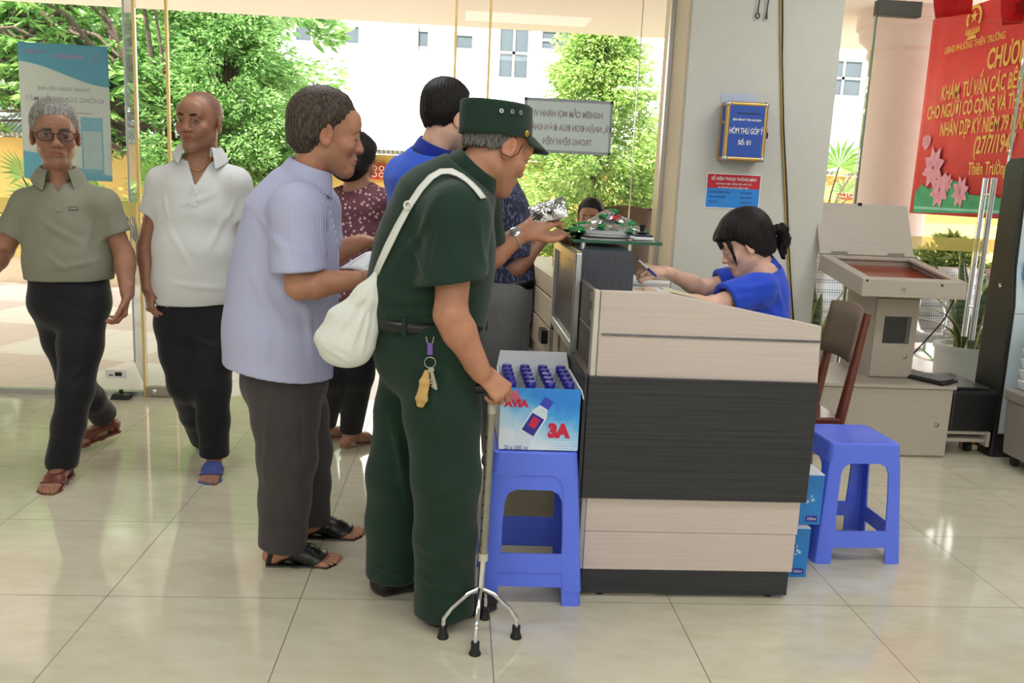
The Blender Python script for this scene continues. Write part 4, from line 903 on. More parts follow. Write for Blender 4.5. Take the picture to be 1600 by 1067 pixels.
for m_ in (slab(tx0, tx1, ty1-th, ty1, 0, hf), slab(tx0, tx0+th, ty0+th, ty1-th, 0, hf), slab(tx1-th, tx1, ty0+th, ty1-th, 0, hf), slab(tx0+th, tx1-th, ty0+th, ty1-th, hf-.012, hf)): tb.add(m_.v, m_.f)
tray = build('tray', tb, W_k, kk, bevel=.002, seg=1)
build('tray_rim', MB().add(slab(tx0+th, tx1-th, ty0+th, ty0+.055, 0, .012).v+slab(tx0+th, tx1-th, ty1-.04, ty1-th, 0, .012).v+slab(tx0+th, tx0+.055, ty0+.055, ty1-.04, 0, .012).v+slab(tx1-.055, tx1-th, ty0+.055, ty1-.04, 0, .012).v, [tuple(i+8*k for i in f) for k in range(4) for f in ((0, 3, 2, 1), (4, 5, 6, 7), (0, 1, 5, 4), (1, 2, 6, 5), (2, 3, 7, 6), (3, 0, 4, 7))]), W_k, kk)
build('tray_lining', slab(tx0+th+.001, tx1-th-.001, ty0+th+.001, ty1-th-.001, hf*.55, hf*.55+.008), mat('red_brown_lining', srgb(140, 62, 40), .3, var=.15, nscale=10, coat=.4), kk)
for px, py in ((1355, 438), (1472, 446), (1412, 452)):
    q = AY(px, py, ty0); build('screw' if px != 1412 else 'lock', MB().lathe([(.006 if px != 1412 else .011, 0), (.006 if px != 1412 else .011, .003), (0, .004)], q, 14, ax=(0, -1, 0)), M_steel if px == 1412 else M_black, tray, smooth=True)
l0, l1 = AY(1280, 313, 4.80), AY(1427, 325, 4.80)
lz = (l0[2]+l1[2])/2; lb0, lb1 = np.array((tx0, ty1, zb_+.004)), np.array((tx1, ty1, zb_+.004)); lt0, lt1 = np.array((l0[0], 4.80, lz)), np.array((l1[0], 4.80, lz))
ldx = (l0[0]+l1[0])/2-(tx0+tx1)/2; lt0 = lb0+(0, 4.80-ty1, lz-lb0[2]); lt1 = lb1+(0, 4.80-ty1, lz-lb1[2])
nrm = np.array((0, (lz-zb_), -(4.80-ty1))); nrm = nrm/np.linalg.norm(nrm)*.016
lid = build('lid', MB().hexa([lb0, lb1, lb1+nrm, lb0+nrm], [lt0, lt1, lt1+nrm, lt0+nrm]), W_k, kk, bevel=.002, seg=1)
for u in (.2, .8):
    c = lb0*(1-u)+lb1*u; build('hinge', MB().box((c[0]-.045, c[1]-.012, c[2]-.010), (c[0]+.045, c[1]-.001, c[2]+.018)), M_steel, lid, bevel=.003)
c = lt0*.52+lt1*.48
build('latch', MB().box((c[0]-.012, c[1]-.006, c[2]-.03), (c[0]+.012, c[1]-.001, c[2]+.006)).tube([c+np.array((.0+.011*math.cos(a), -.004, -.04+.016*math.sin(a))) for a in np.linspace(-1, 4.5, 12)], .0035, 6), M_black, lid)
# keyboard and cable on the kiosk base
kb = thing('keyboard', 'black computer keyboard on the base of the lectern kiosk', 'keyboard', (2.52, 4.42, kzt))
R = Matrix.Translation((2.515, 4.45, kzt+.001)) @ Matrix.Rotation(math.radians(-62), 4, 'Z') @ Matrix.Rotation(.05, 4, 'X')
build('case', MB().box((-.20, -.068, .004), (.20, .068, .020)).xf(R), M_black, kb, bevel=.004)
kys = MB()
for i in range(15):
    for j in range(5): kys.box((-.19+i*.0253, -.058+j*.0235, .0205), (-.19+i*.0253+.021, -.058+j*.0235+.0195, .0265))
kys.xf(R); kq = build('keys', kys, mat('dark_grey_keys', srgb(60, 60, 64), .4), kb); kq['kind'] = 'stuff'
p0, p1 = np.array((tx1-.04, 4.15, Z(4.15)-hf)), np.array((2.50, 4.60, kzt+.004))
tag(build('kiosk_cable', MB().tube([p0, p0*.85+p1*.15+(0, .01, -.06), p0*.55+p1*.45+(.0, .0, -.03), p0*.25+p1*.75+(-.01, 0, -.02), p1+(.01, 0, .004), p1+(-.12, .05, .002)], .0038, 8), M_black, smooth=True), 'thin black cable hanging from kiosk tray down to its base', 'cable')
sbx = MB().box((2.42, 4.66, kzt), (2.56, 4.74, kzt+.035)); tag(build('grey_adapter_box', sbx, M_steel, bevel=.004), 'small grey box on the kiosk base behind the keyboard', 'box')
# black printer on a cream trolley
by = 4.30
q0, q1 = AY(1486, 610, by), AY(1549, 676, by)
pt = thing('black_printer', 'black boxy printer on low cream trolley beside the lectern kiosk', 'printer', ((q0[0]+q1[0])/2, 4.5, q1[2]))
ppx0, ppx1, ppz0, ppz1 = kx1+.02, q1[0]+.03, q1[2], q0[2]
build('housing', MB().box((ppx0, by, ppz0), (ppx1, 4.74, ppz1)), M_black, pt, bevel=.02, seg=3)
build('lid', MB().box((ppx0+.02, by+.03, ppz1+.0005), (ppx1-.05, 4.70, ppz1+.014)), mat('grey_black_lid', srgb(52, 50, 52), .3), pt, bevel=.005)
tl = thing('printer_trolley', 'low cream wooden trolley on castors under the black printer', 'trolley', ((ppx0+ppx1)/2, 4.5, 0))
build('shelf', MB().box((ppx0, by+.02, .075), (ppx1-.03, 4.7, .095)), W_k, tl, bevel=.002)
build('top_board', MB().box((ppx0, by+.02, ppz0-.018), (ppx1-.03, 4.7, ppz0-.001)), W_k, tl)
sd = [(ppx1-.05, by+.0, .055), (ppx1-.05, by+.0, .13), (ppx1-.05, by+.04, .165), (ppx1-.05, by+.12, ppz0-.02), (ppx1-.05, 4.70, ppz0-.02), (ppx1-.05, 4.70, .055)]
build('side_board', MB().prism(sd, (.018, 0, 0)), W_k, tl, bevel=.003)
for x in (ppx0+.04, ppx1-.09):
    for y in (by+.1, 4.64): build('castor', MB().tube([(x-.012, y, .027), (x+.012, y, .027)], .026, 16).box((x-.016, y-.016, .05), (x+.016, y+.016, .075)), M_black, tl, smooth=True)
ad = thing('power_adapter', 'yellow and white plug adapter lying on the floor by printer trolley', 'adapter', (2.86, 4.2, 0))
q = FL(1530, 703)
build('strip', MB().box((-.09, -.035, .002), (.09, .035, .03)).xf(Matrix.Translation((q[0], q[1]+.02, 0)) @ Matrix.Rotation(-.35, 4, 'Z')), mat('cream_plastic', srgb(222, 208, 160), .5), ad, bevel=.005)
build('plug', MB().box((-.018, -.018, .031), (.018, .018, .08)).xf(Matrix.Translation((q[0]-.03, q[1]+.03, 0))), mat('yellow_plastic', srgb(214, 178, 70), .5), ad, bevel=.006)
# tall touch-screen kiosk at right edge
tk = thing('touchscreen_kiosk', 'tall black and pale blue touch-screen kiosk at the right edge', 'kiosk', (3.1, 4.4, 0))
x0 = AY(1577, 330, 4.32)[0]; X0 = 2.905
M_kb = mat('kiosk_black', srgb(34, 32, 32), .35, var=.04); M_kw = mat('pale_blue_white_panel', srgb(206, 222, 228), .4, var=.01)
prof = [(4.30, .0), (4.30, .13), (4.31, .82), (4.345, 1.02), (4.365, 1.56), (4.385, 1.585), (4.50, 1.585), (4.53, 1.55), (4.53, 0)]
build('side_shell', MB().prism([(X0-.004, y, z) for y, z in prof], (.028, 0, 0)), M_kb, tk, bevel=.006)
build('side_shell', MB().prism([(X0+.53, y, z) for y, z in prof], (.028, 0, 0)), M_kb, tk, bevel=.006)
fp2 = [(4.308, .13), (4.318, .82), (4.353, 1.02), (4.372, 1.56)]
build('front_panel', MB().prism([(X0+.025, y, z) for y, z in fp2]+[(X0+.025, 4.50, 1.56), (X0+.025, 4.50, .13)], (.504, 0, 0)), M_kw, tk)
build('plinth', MB().box((X0+.025, 4.303, .0), (X0+.529, 4.52, .129)), M_kb, tk)
build('screen', MB().hexa([(X0+.055, 4.345, 1.13), (X0+.50, 4.345, 1.13), (X0+.50, 4.37, 1.13), (X0+.055, 4.37, 1.13)], [(X0+.055, 4.357, 1.44), (X0+.50, 4.357, 1.44), (X0+.50, 4.38, 1.44), (X0+.055, 4.38, 1.44)]), mat('black_screen', srgb(12, 12, 14), .08, var=0, coat=.5), tk, bevel=.004)
build('blue_tray', MB().hexa([(X0+.05, 4.25, .965), (X0+.5, 4.25, .965), (X0+.5, 4.345, .965), (X0+.05, 4.345, .965)], [(X0+.05, 4.24, 1.045), (X0+.5, 4.24, 1.045), (X0+.5, 4.345, 1.06), (X0+.05, 4.345, 1.06)]), mat('sky_blue_plastic', srgb(84, 166, 220), .4), tk, bevel=.008)
build('reader', MB().box((X0+.10, 4.27, .905), (X0+.25, 4.33, .955)), M_black, tk, bevel=.004)
q = np.array((X0+.095, 4.365, 1.51))
lgk = build('logo_plate', MB().box((q[0]-.05, 4.3655, q[2]-.04), (q[0]+.05, 4.3695, q[2]+.035)), mat('pale_logo_plate', srgb(190, 196, 214), .4), tk, bevel=.003)
build('round_logo', MB().lathe([(.03, 0), (.03, .002), (0, .002)], (q[0]+.0, 4.365, q[2]), 24, ax=(0, -1, 0)), M_blet, lgk)
build('seam', MB().box((X0+.026, 4.3165, .78), (X0+.528, 4.3178, .783)), M_steel, tk)
build('panel_lock', MB().lathe([(.012, 0), (.012, .004), (0, .005)], (X0-.004, 4.42, .92), 14, ax=(-1, 0, 0)), M_chrome, tk, smooth=True)
# grey drawer unit with trays at right edge
q = FL(1582, 748); gx = q[0]+.095; gy = q[1]-.03
gu = thing('grey_drawer_unit', 'grey drawer unit on castors cut off by the right edge', 'drawer unit', (gx+.2, gy+.2, 0))
M_gry = mat('warm_grey_plastic', srgb(140, 134, 128), .5, var=.03)
zt_ = AY(1585, 626, gy)[2]
build('body', MB().hexa([(gx, gy, .06), (gx+.4, gy, .06), (gx+.4, gy+.28, .06), (gx, gy+.28, .06)], [(gx-.02, gy, zt_-.06), (gx+.42, gy, zt_-.06), (gx+.42, gy+.28, zt_-.06), (gx-.02, gy+.28, zt_-.06)]), M_gry, gu, bevel=.012, seg=3)
build('rim', MB().box((gx-.03, gy-.01, zt_-.06), (gx+.43, gy+.29, zt_)), M_gry, gu, bevel=.012, seg=3)
for x in (gx+.05, gx+.35):
    for y in (gy+.05, gy+.24): build('castor', MB().tube([(x-.011, y, .026), (x+.011, y, .026)], .026, 16).box((x-.012, y-.012, .04), (x+.012, y+.012, .062)), M_black, gu, smooth=True)
for k in range(6):
    tag(build('paper_tray', MB().hexa([(gx+.03, gy+.04, zt_+.001+.055*k), (gx+.38, gy+.04, zt_+.001+.055*k), (gx+.38, gy+.26, zt_+.001+.055*k), (gx+.03, gy+.26, zt_+.001+.055*k)], [(gx+.015, gy+.02, zt_+.051+.055*k), (gx+.39, gy+.02, zt_+.051+.055*k), (gx+.39, gy+.27, zt_+.051+.055*k), (gx+.015, gy+.27, zt_+.051+.055*k)]), M_white, bevel=.005),
        'white tray in the stack on the grey drawer unit, %s' % ('bottom one', 'second from bottom', 'third from bottom', 'third from top', 'second from top', 'top one')[k], 'tray', 'white trays at the right edge')

# ---- plants and metal waiting seats just outside
t = NT('snake_plant_leaf'); f = t.noise(t.coord((3, 3, 26)), 2.2, 3); gn = t.node('ShaderNodeTexCoord')
t.set(Base_Color=t.ramp(f, [(.35, srgb(62, 82, 58)), (.55, srgb(112, 134, 92)), (.7, srgb(150, 158, 110))]), Roughness=.4); M_snake = t.m; M_sedge = mat('yellow_leaf_edge', srgb(204, 196, 120), .5)
def snake_plant(name, label, c, leaves_, pot):
    root = thing(name, label, 'plant', c, 'snake plants outside the glass'); c = np.array(c, float)
    r, h = pot
    build('pot', MB().lathe([(r*.78, 0), (r*.95, h*.5), (r, h-.03), (r*1.06, h-.03), (r*1.06, h), (r*.97, h), (r*.94, h-.03), (0, h-.035)], c, 28), M_white, root, smooth=True)
    for (az, ln, L, w) in leaves_:
        m = MB(); n = 9; d = np.array((math.cos(az), math.sin(az), 0)); s = np.array((-math.sin(az), math.cos(az), 0)); s = s*math.cos(.5)+d*math.sin(.5)
        for i in range(n+1):
            u = i/n; p = c+np.array((0, 0, h-.04))+d*(r*.35+L*(ln*u*u))+np.array((0, 0, L*u*(1-.55*ln*u)))
            ww = w*(math.sin(math.pi*min(1, u*.8+.18))**.8)*(1-u**6)
            for j, k in enumerate((-1, -.8, 0, .8, 1)): m.v.append(p+s*ww*k-d*.012*(1-k*k))
        for i in range(n):
            for j in range(4): m.f.append((i*5+j, i*5+j+1, i*5+6+j, i*5+5+j)); m.mi.append(1 if j in (0, 3) else 0)
        m.v = [tuple(q) for q in m.v]
        o = build('leaf', m, [M_snake, M_sedge], root, smooth='all'); o.modifiers.new('thick', 'SOLIDIFY').thickness = .004
    return root
q = FL(1510, 625)
pc_ = AY(1507, 560, 5.45)
snake_plant('snake_plant', 'snake plant in white pot outside, between chrome pull bars and kiosk', (pc_[0], 5.45, 0), [(3.0, .55, .62, .035), (2.6, .3, .66, .035), (3.5, .75, .5, .034), (.4, .45, .58, .035), (1.5, .2, .70, .036), (4.6, .3, .62, .036), (5.4, .6, .5, .034), (.0, .75, .46, .032), (3.1, 1.1, .5, .03), (2.0, .1, .72, .034)], (.19, .42))
pc_ = AY(1262, 560, 5.5)
snake_plant('snake_plant', 'snake plant outside at the foot of the pillar, above the desk end', (pc_[0]+.02, 5.5, 0), [(.2, .85, .62, .04), (.0, .35, .60, .038), (2.9, .3, .62, .036), (1.4, .15, .5, .034), (4.4, .4, .52, .034), (.6, 1.1, .55, .035)], (.16, .38))
M_perf = NT('perforated_steel'); vo = M_perf.node('ShaderNodeTexVoronoi'); vo.inputs['Scale'].default_value = 55; vo.inputs['Randomness'].default_value = 0; M_perf.link(M_perf.coord(), vo.inputs['Vector'])
M_perf.set(Base_Color=M_perf.ramp(vo.outputs['Distance'], [(.28, srgb(70, 70, 74)), (.34, srgb(218, 220, 222))]), Metallic=.3, Roughness=.4)
def bench(label, x0, y0, n, rz=0):
    root = thing('waiting_bench', label, 'bench', (x0, y0, 0), 'perforated steel benches outside'); prof = [(-.24, .43), (-.2, .40), (.0, .38), (.16, .40), (.21, .46), (.25, .62), (.30, .84), (.32, .86)]
    for k in range(n):
        m = MB(); a = x0+.54*k
        for (y, z) in prof: m.v += [(a, y0+y, z), (a+.48, y0+y, z)]
        for i in range(len(prof)-1): m.f.append((2*i, 2*i+1, 2*i+3, 2*i+2)); m.mi.append(0)
        o = build('seat_shell', m, M_perf.m, root, smooth='all'); o.modifiers.new('thick', 'SOLIDIFY').thickness = .012
    for k in range(n+1):
        a = x0+.54*k-.03; build('armrest', MB().tube([(a, y0+.2, .40), (a, y0+.18, .62), (a, y0+.08, .66), (a, y0-.15, .64), (a, y0-.2, .56), (a, y0-.18, .40)], .013, 8), M_chrome, root, smooth=True)
    build('beam', MB().box((x0-.03, y0-.03, .32), (x0+.54*n, y0+.03, .36)), M_alu, root)
    for a in (x0+.1, x0+.54*n-.15): build('leg', MB().tube([(a, y0, .33), (a, y0, .05), (a, y0-.22, .0)], .02, 8).tube([(a, y0, .06), (a, y0+.22, .0)], .02, 8), M_chrome, root, smooth=True)
bench('nearer perforated steel bench outside behind the lectern kiosk', 2.45, 6.1, 4); bench('farther perforated steel bench outside behind the lectern kiosk', 2.7, 7.3, 3)

# curved brown chair glimpsed outside behind the snack packets
q = AY(978, 336, 5.95); oc = thing('outdoor_chair', 'brown curved chair back outside the glass behind the snack packets', 'chair', (q[0], 5.95, 0)); M_ob = mat('brown_chair_shell', srgb(112, 88, 64), .5, var=.1)
zt_ = AY(978, 321, 5.95)[2]; m = MB(); n = 12
for i in range(n+1):
    a = math.radians(-70+140*i/n); x, y = q[0]+.24*math.sin(a), 5.95-.20*math.cos(a)+.2
    for z in (.45, .7, .95, zt_-.05*abs(math.sin(a))**2): m.v.append((x, y, z))
for i in range(n):
    for j in range(3): m.f.append((i*4+j, i*4+4+j, i*4+5+j, i*4+1+j)); m.mi.append(0)
o_ = build('backrest', m, M_ob, oc, smooth='all'); o_.modifiers.new('thick', 'SOLIDIFY').thickness = .015
build('seat', MB().lathe([(.22, .42), (.23, .44), (.22, .455)], (q[0], 6.14, 0), 24), M_ob, oc, smooth=True)
for sx in (-.15, .15):
    for sy in (-.13, .13): build('leg', MB().tube([(q[0]+sx, 6.14+sy, .42), (q[0]+sx*1.2, 6.14+sy*1.2, -.005)], .016, 8), M_steel, oc, smooth=True)
# ================================================================== PEOPLE: smooth implicit surfaces turned into meshes
RES = 1.0
def nv(v): v = np.array(v, float); return v/(np.linalg.norm(v)+1e-12)
def smin(a, b, k):
    if k <= 0: return np.minimum(a, b)
    h = np.clip(.5+.5*(b-a)/k, 0, 1); return b*(1-h)+a*h-k*h*(1-h)
class Node:
    """ordered list of primitives and nested groups combined by smooth union / subtraction / plane cuts"""
    def __init__(s): s.ops = []; s.disp = None; s.damp = 0.0
    def _e(s, P, act=None):
        d = None
        for i, (op, f, k) in enumerate(s.ops):
            if act is not None and not act[i]: continue
            v = f._e(P) if isinstance(f, Node) else f(P)
            if op == 'U': d = v if d is None else smin(d, v, k)
            elif d is None: continue
            elif op == 'S': d = -smin(-d, v, k)
            elif op == 'I': d = -smin(-d, -v, k)
        if d is None: return np.full(len(P), 1.0)
        if s.disp is not None: d = d+s.disp(P)
        return d
    def active(s, c, R):
        """which operations can matter within radius R of each centre in c (rows = centres)"""
        vals = np.stack([(f._e(c) if isinstance(f, Node) else f(c)) for _, f, _ in s.ops], 1); R = R[:, None]
        isU = np.array([op == 'U' for op, _, _ in s.ops]); k = np.array([k for _, _, k in s.ops])[None]; isS = np.array([op == 'S' for op, _, _ in s.ops])
        m = np.where(isU[None], vals, 9).min(1, keepdims=True)
        return np.where(isU[None], vals < m+k+2.6*R+.004, np.where(isS[None], vals < R*1.5+k+.01, vals > -(R*1.5+k+.01)))
    def add(s, f, k=0.0, op='U'): s.ops.append((op, f, k)); return s
    def seg(s, A, B, ra, rb, u=None, k=0.0, op='U'):
        A = np.array(A, float); B = np.array(B, float); ra = (ra, ra) if np.isscalar(ra) else ra; rb = (rb, rb) if np.isscalar(rb) else rb
        D = B-A; L = np.linalg.norm(D)+1e-9; d = D/L
        if u is None: u = np.cross(d, (.31, .2, .93)) if abs(d[2]) < .9 else np.cross(d, (1, .1, 0))
        u = np.array(u, float); u = nv(u-d*(u@d)); w = np.cross(d, u)
        A, d, u, w = (q.astype(np.float32) for q in (A, d, u, w)); L = np.float32(L)
        def f(P):
            Q = P-A; h = Q@d; t = np.clip(h/L, 0, 1); x = Q@u; y = Q@w; z = h-t*L
            a = ra[0]+(rb[0]-ra[0])*t; b = ra[1]+(rb[1]-ra[1])*t; c = np.minimum(a, b)
            x2, y2, z2 = x/a, y/b, z/c
            k0 = np.sqrt(x2*x2+y2*y2+z2*z2); x2 = x2/a; y2 = y2/b; z2 = z2/c
            return k0*(k0-1)/np.maximum(np.sqrt(x2*x2+y2*y2+z2*z2), 1e-6)
        return s.add(f, k, op)
    def tube(s, pts, rad, u=None, k=0.012, op='U', k0=0.0):
        g = Node()
        for i in range(len(pts)-1):
            uu = u if (u is None or np.ndim(u) == 1) else nv(np.array(u[i])+np.array(u[i+1]))
            g.seg(pts[i], pts[i+1], rad[i], rad[i+1], uu, k)
        return s.add(g, k0, op)
    def ell(s, c, r, M=None, k=0.0, op='U'):
        c = np.array(c, np.float32); r = np.array((r, r, r) if np.isscalar(r) else r, np.float32); R = None if M is None else np.array(M, np.float32)
        def f(P):
            Q = P-c
            if R is not None: Q = Q@R
            q = Q/r; k0 = np.sqrt((q*q).sum(1)); q = q/r
            return k0*(k0-1)/np.maximum(np.sqrt((q*q).sum(1)), 1e-6)
        return s.add(f, k, op)
    def cut(s, p, n, k=0.0):
        """keep the side opposite to n"""
        p = np.array(p, np.float32); n = nv(n).astype(np.float32)
        return s.add(lambda P: (P-p)@n, k, 'I')
def local(node, O, M):
    """a node defined in a local frame (columns of M are its axes), placed in the world; scale folded into M"""
    O = np.array(O, np.float32); M = np.array(M, float); sc = np.linalg.norm(M[:, 0]); Mi = (M/sc/sc).astype(np.float32); sc = np.float32(sc)
    return lambda P: node._e((P-O)@Mi)*sc
def axis_coords(lo, hi, h, fine):
    xs = [lo]
    while xs[-1] < hi:
        x = xs[-1]; step = h
        for a, b, hf in fine:
            if a-step <= x <= b: step = min(step, hf)
        xs.append(x+step)
    return np.array(xs, np.float32)
def mesh_node(node, lo, hi, h, fine=()):
    """surface nets over a rectilinear grid; fine = list of (lo, hi, spacing) boxes of higher resolution"""
    h = h*RES; ax = [axis_coords(lo[i], hi[i], h, [(f[0][i], f[1][i], f[2]*RES) for f in fine]) for i in range(3)]
    nx, ny, nz = (len(a) for a in ax); V = np.full((nx, ny, nz), 1.0, np.float32); B = 10
    blk = []
    for i0 in range(0, nx-1, B):
        for j0 in range(0, ny-1, B):
            for k0 in range(0, nz-1, B): blk.append((i0, j0, k0))
    lo_ = np.array([[ax[d][q[d]] for d in range(3)] for q in blk], np.float32); hi_ = np.array([[ax[d][min(q[d]+B, len(ax[d])-1)] for d in range(3)] for q in blk], np.float32)
    Cn = (lo_+hi_)/2; Rn = .5*np.linalg.norm(hi_-lo_, axis=1); dn = node._e(Cn); near = np.abs(dn) <= Rn*1.5+.012
    for q, d in zip(blk, dn): V[q[0]:q[0]+B+1, q[1]:q[1]+B+1, q[2]:q[2]+B+1] = d
    ii = np.nonzero(near)[0]; A_ = node.active(Cn[ii], Rn[ii])
    for n_, bi in enumerate(ii):
        i0, j0, k0 = blk[bi]; X, Y, Z = ax[0][i0:i0+B+1], ax[1][j0:j0+B+1], ax[2][k0:k0+B+1]
        P = np.stack(np.meshgrid(X, Y, Z, indexing='ij'), -1).reshape(-1, 3)
        V[i0:i0+len(X), j0:j0+len(Y), k0:k0+len(Z)] = node._e(P, A_[n_]).reshape(len(X), len(Y), len(Z))
    S = V < 0
    cnt = np.zeros((nx-1, ny-1, nz-1), np.uint8)
    for a in (0, 1):
        for b in (0, 1):
            for c in (0, 1): cnt += S[a:nx-1+a, b:ny-1+b, c:nz-1+c]
    act = (cnt > 0) & (cnt < 8); I, J, K = np.nonzero(act); n = len(I); idx = np.full(act.shape, -1, np.int32); idx[I, J, K] = np.arange(n)
    corner = lambda a, b, c: (V[I+a, J+b, K+c], np.stack([ax[0][I+a], ax[1][J+b], ax[2][K+c]], 1))
    acc = np.zeros((n, 3)); num = np.zeros(n); cs = {(a, b, c): corner(a, b, c) for a in (0, 1) for b in (0, 1) for c in (0, 1)}
    for (a, b, c), (v0, p0) in cs.items():
        for da, db, dc in ((1, 0, 0), (0, 1, 0), (0, 0, 1)):
            q = (a+da, b+db, c+dc)
            if max(q) > 1: continue
            v1, p1 = cs[q]; m = (v0 < 0) != (v1 < 0); t = np.where(m, v0/np.where(m, v0-v1, 1), 0)[:, None]
            acc += np.where(m[:, None], p0+(p1-p0)*t, 0); num += m
    P = acc/num[:, None]; Fs = []
    for axis in range(3):
        s0 = [slice(None)]*3; s1 = [slice(None)]*3; s0[axis] = slice(0, -1); s1[axis] = slice(1, None)
        A, Bv = S[tuple(s0)], S[tuple(s1)]; E = np.nonzero(A != Bv); o1, o2 = [i for i in range(3) if i != axis]
        ok = (E[o1] > 0) & (E[o2] > 0) & (E[o1] < (nx-1, ny-1, nz-1)[o1]) & (E[o2] < (nx-1, ny-1, nz-1)[o2]); E = [e[ok] for e in E]
        def at(d1, d2):
            q = [e.copy() for e in E]; q[o1] = q[o1]+d1; q[o2] = q[o2]+d2; return idx[q[0], q[1], q[2]]
        Q = np.stack([at(-1, -1), at(0, -1), at(0, 0), at(-1, 0)], 1); flip = A[tuple(E)] ^ (axis == 1)
        Q[~flip] = Q[~flip][:, ::-1]; Fs.append(Q)
    Fq = np.concatenate(Fs); Fq = Fq[(Fq >= 0).all(1)]
    return P, Fq
def mesh_obj(name, P, Fq, m, parent, smooth=True, tint=None, label=None, relax=1):
    if relax:
        for _ in range(relax):           # light smoothing towards neighbours
            a = np.zeros_like(P); c = np.zeros(len(P))
            for k in range(4):
                np.add.at(a, Fq[:, k], P[Fq[:, (k+1) % 4]]+P[Fq[:, (k+3) % 4]]); np.add.at(c, Fq[:, k], 2)
            ok = c > 0; P = P.copy(); P[ok] = P[ok]*.55+.45*a[ok]/c[ok, None]
    off = np.array(wloc(parent)) if parent else np.zeros(3); me = bpy.data.meshes.new(name); n = len(P); mF = len(Fq)
    me.vertices.add(n); me.vertices.foreach_set('co', (P-off).astype(np.float32).ravel()); me.loops.add(4*mF); me.loops.foreach_set('vertex_index', Fq.astype(np.int32).ravel())
    me.polygons.add(mF); me.polygons.foreach_set('loop_start', np.arange(0, 4*mF, 4, dtype=np.int32)); me.polygons.foreach_set('use_smooth', np.ones(mF, bool)); me.update(calc_edges=True)
    me.materials.append(m)
    if tint is not None:
        a = me.attributes.new('tint', 'FLOAT_COLOR', 'POINT'); a.data.foreach_set('color', np.concatenate([tint, np.ones((n, 1))], 1).astype(np.float32).ravel())
    o = bpy.data.objects.new(name, me); COL.objects.link(o)
    if parent: o.parent = parent
    if label: o['label'] = label
    return o
# cheap smooth noise and drawn folds for cloth
def wav(P, f, seed=0, stretch=(1, 1, 1)):
    rng = np.random.default_rng(seed); out = 0
    for i in range(5):
        a = nv(rng.normal(0, 1, 3))*f*(1+.55*i)*np.array(stretch); b = nv(rng.normal(0, 1, 3))*f*.7*np.array(stretch); ph = rng.uniform(0, 6.28, 2)
        out = out+np.sin(P@a.astype(np.float32)+1.6*np.sin(P@b.astype(np.float32)+ph[0])+ph[1])/(1+.6*i)
    return out*.4
def folds(lines, base_amp=.0018, f=22, seed=0, stretch=(1, 1, .5)): return (lines, base_amp, f, seed, stretch)
def resolve(node, spec, Y):
    """drawn folds: each line (x0, y0, x1, y1, width, depth) is laid onto the garment's own surface"""
    lines, amp, f, seed, stretch = spec; L = []
    for x0, y0, x1, y1, w, dp in lines:
        q = [onto(node, x0+(x1-x0)*u, y0+(y1-y0)*u+3*math.sin(3.1*u), Y, 0)[0].astype(np.float32) for u in (0, .33, .67, 1)]
        L.append((q, w*.70, dp*1.6))
    def g(P):
        n1 = wav(P, f, seed, stretch); d = amp*n1+amp*1.5*(np.abs(wav(P, f*.7, seed+50, stretch))-.25)
        for q, w, dp in L:
            c = (q[0]+q[3])/2; R = np.linalg.norm(q[0]-q[3])*.5+4*w
            if np.linalg.norm(P[len(P)//2]-c) > R+.35: continue
            best = np.full(len(P), 9., np.float32); bu = np.zeros(len(P), np.float32)
            for i in range(3):
                ab = q[i+1]-q[i]; l2 = max(float(ab@ab), 1e-8); t = np.clip((P-q[i])@ab/l2, 0, 1); e = P-q[i]-t[:, None]*ab; r2 = (e*e).sum(1); m = r2 < best; best = np.where(m, r2, best); bu = np.where(m, (i+t)/3, bu)
            d = d-dp*(np.exp(-best/(w*w))-.6*np.exp(-best/(5*w*w)))*np.clip(np.sin(np.pi*bu), 0, 1)**.6
        return d
    return g
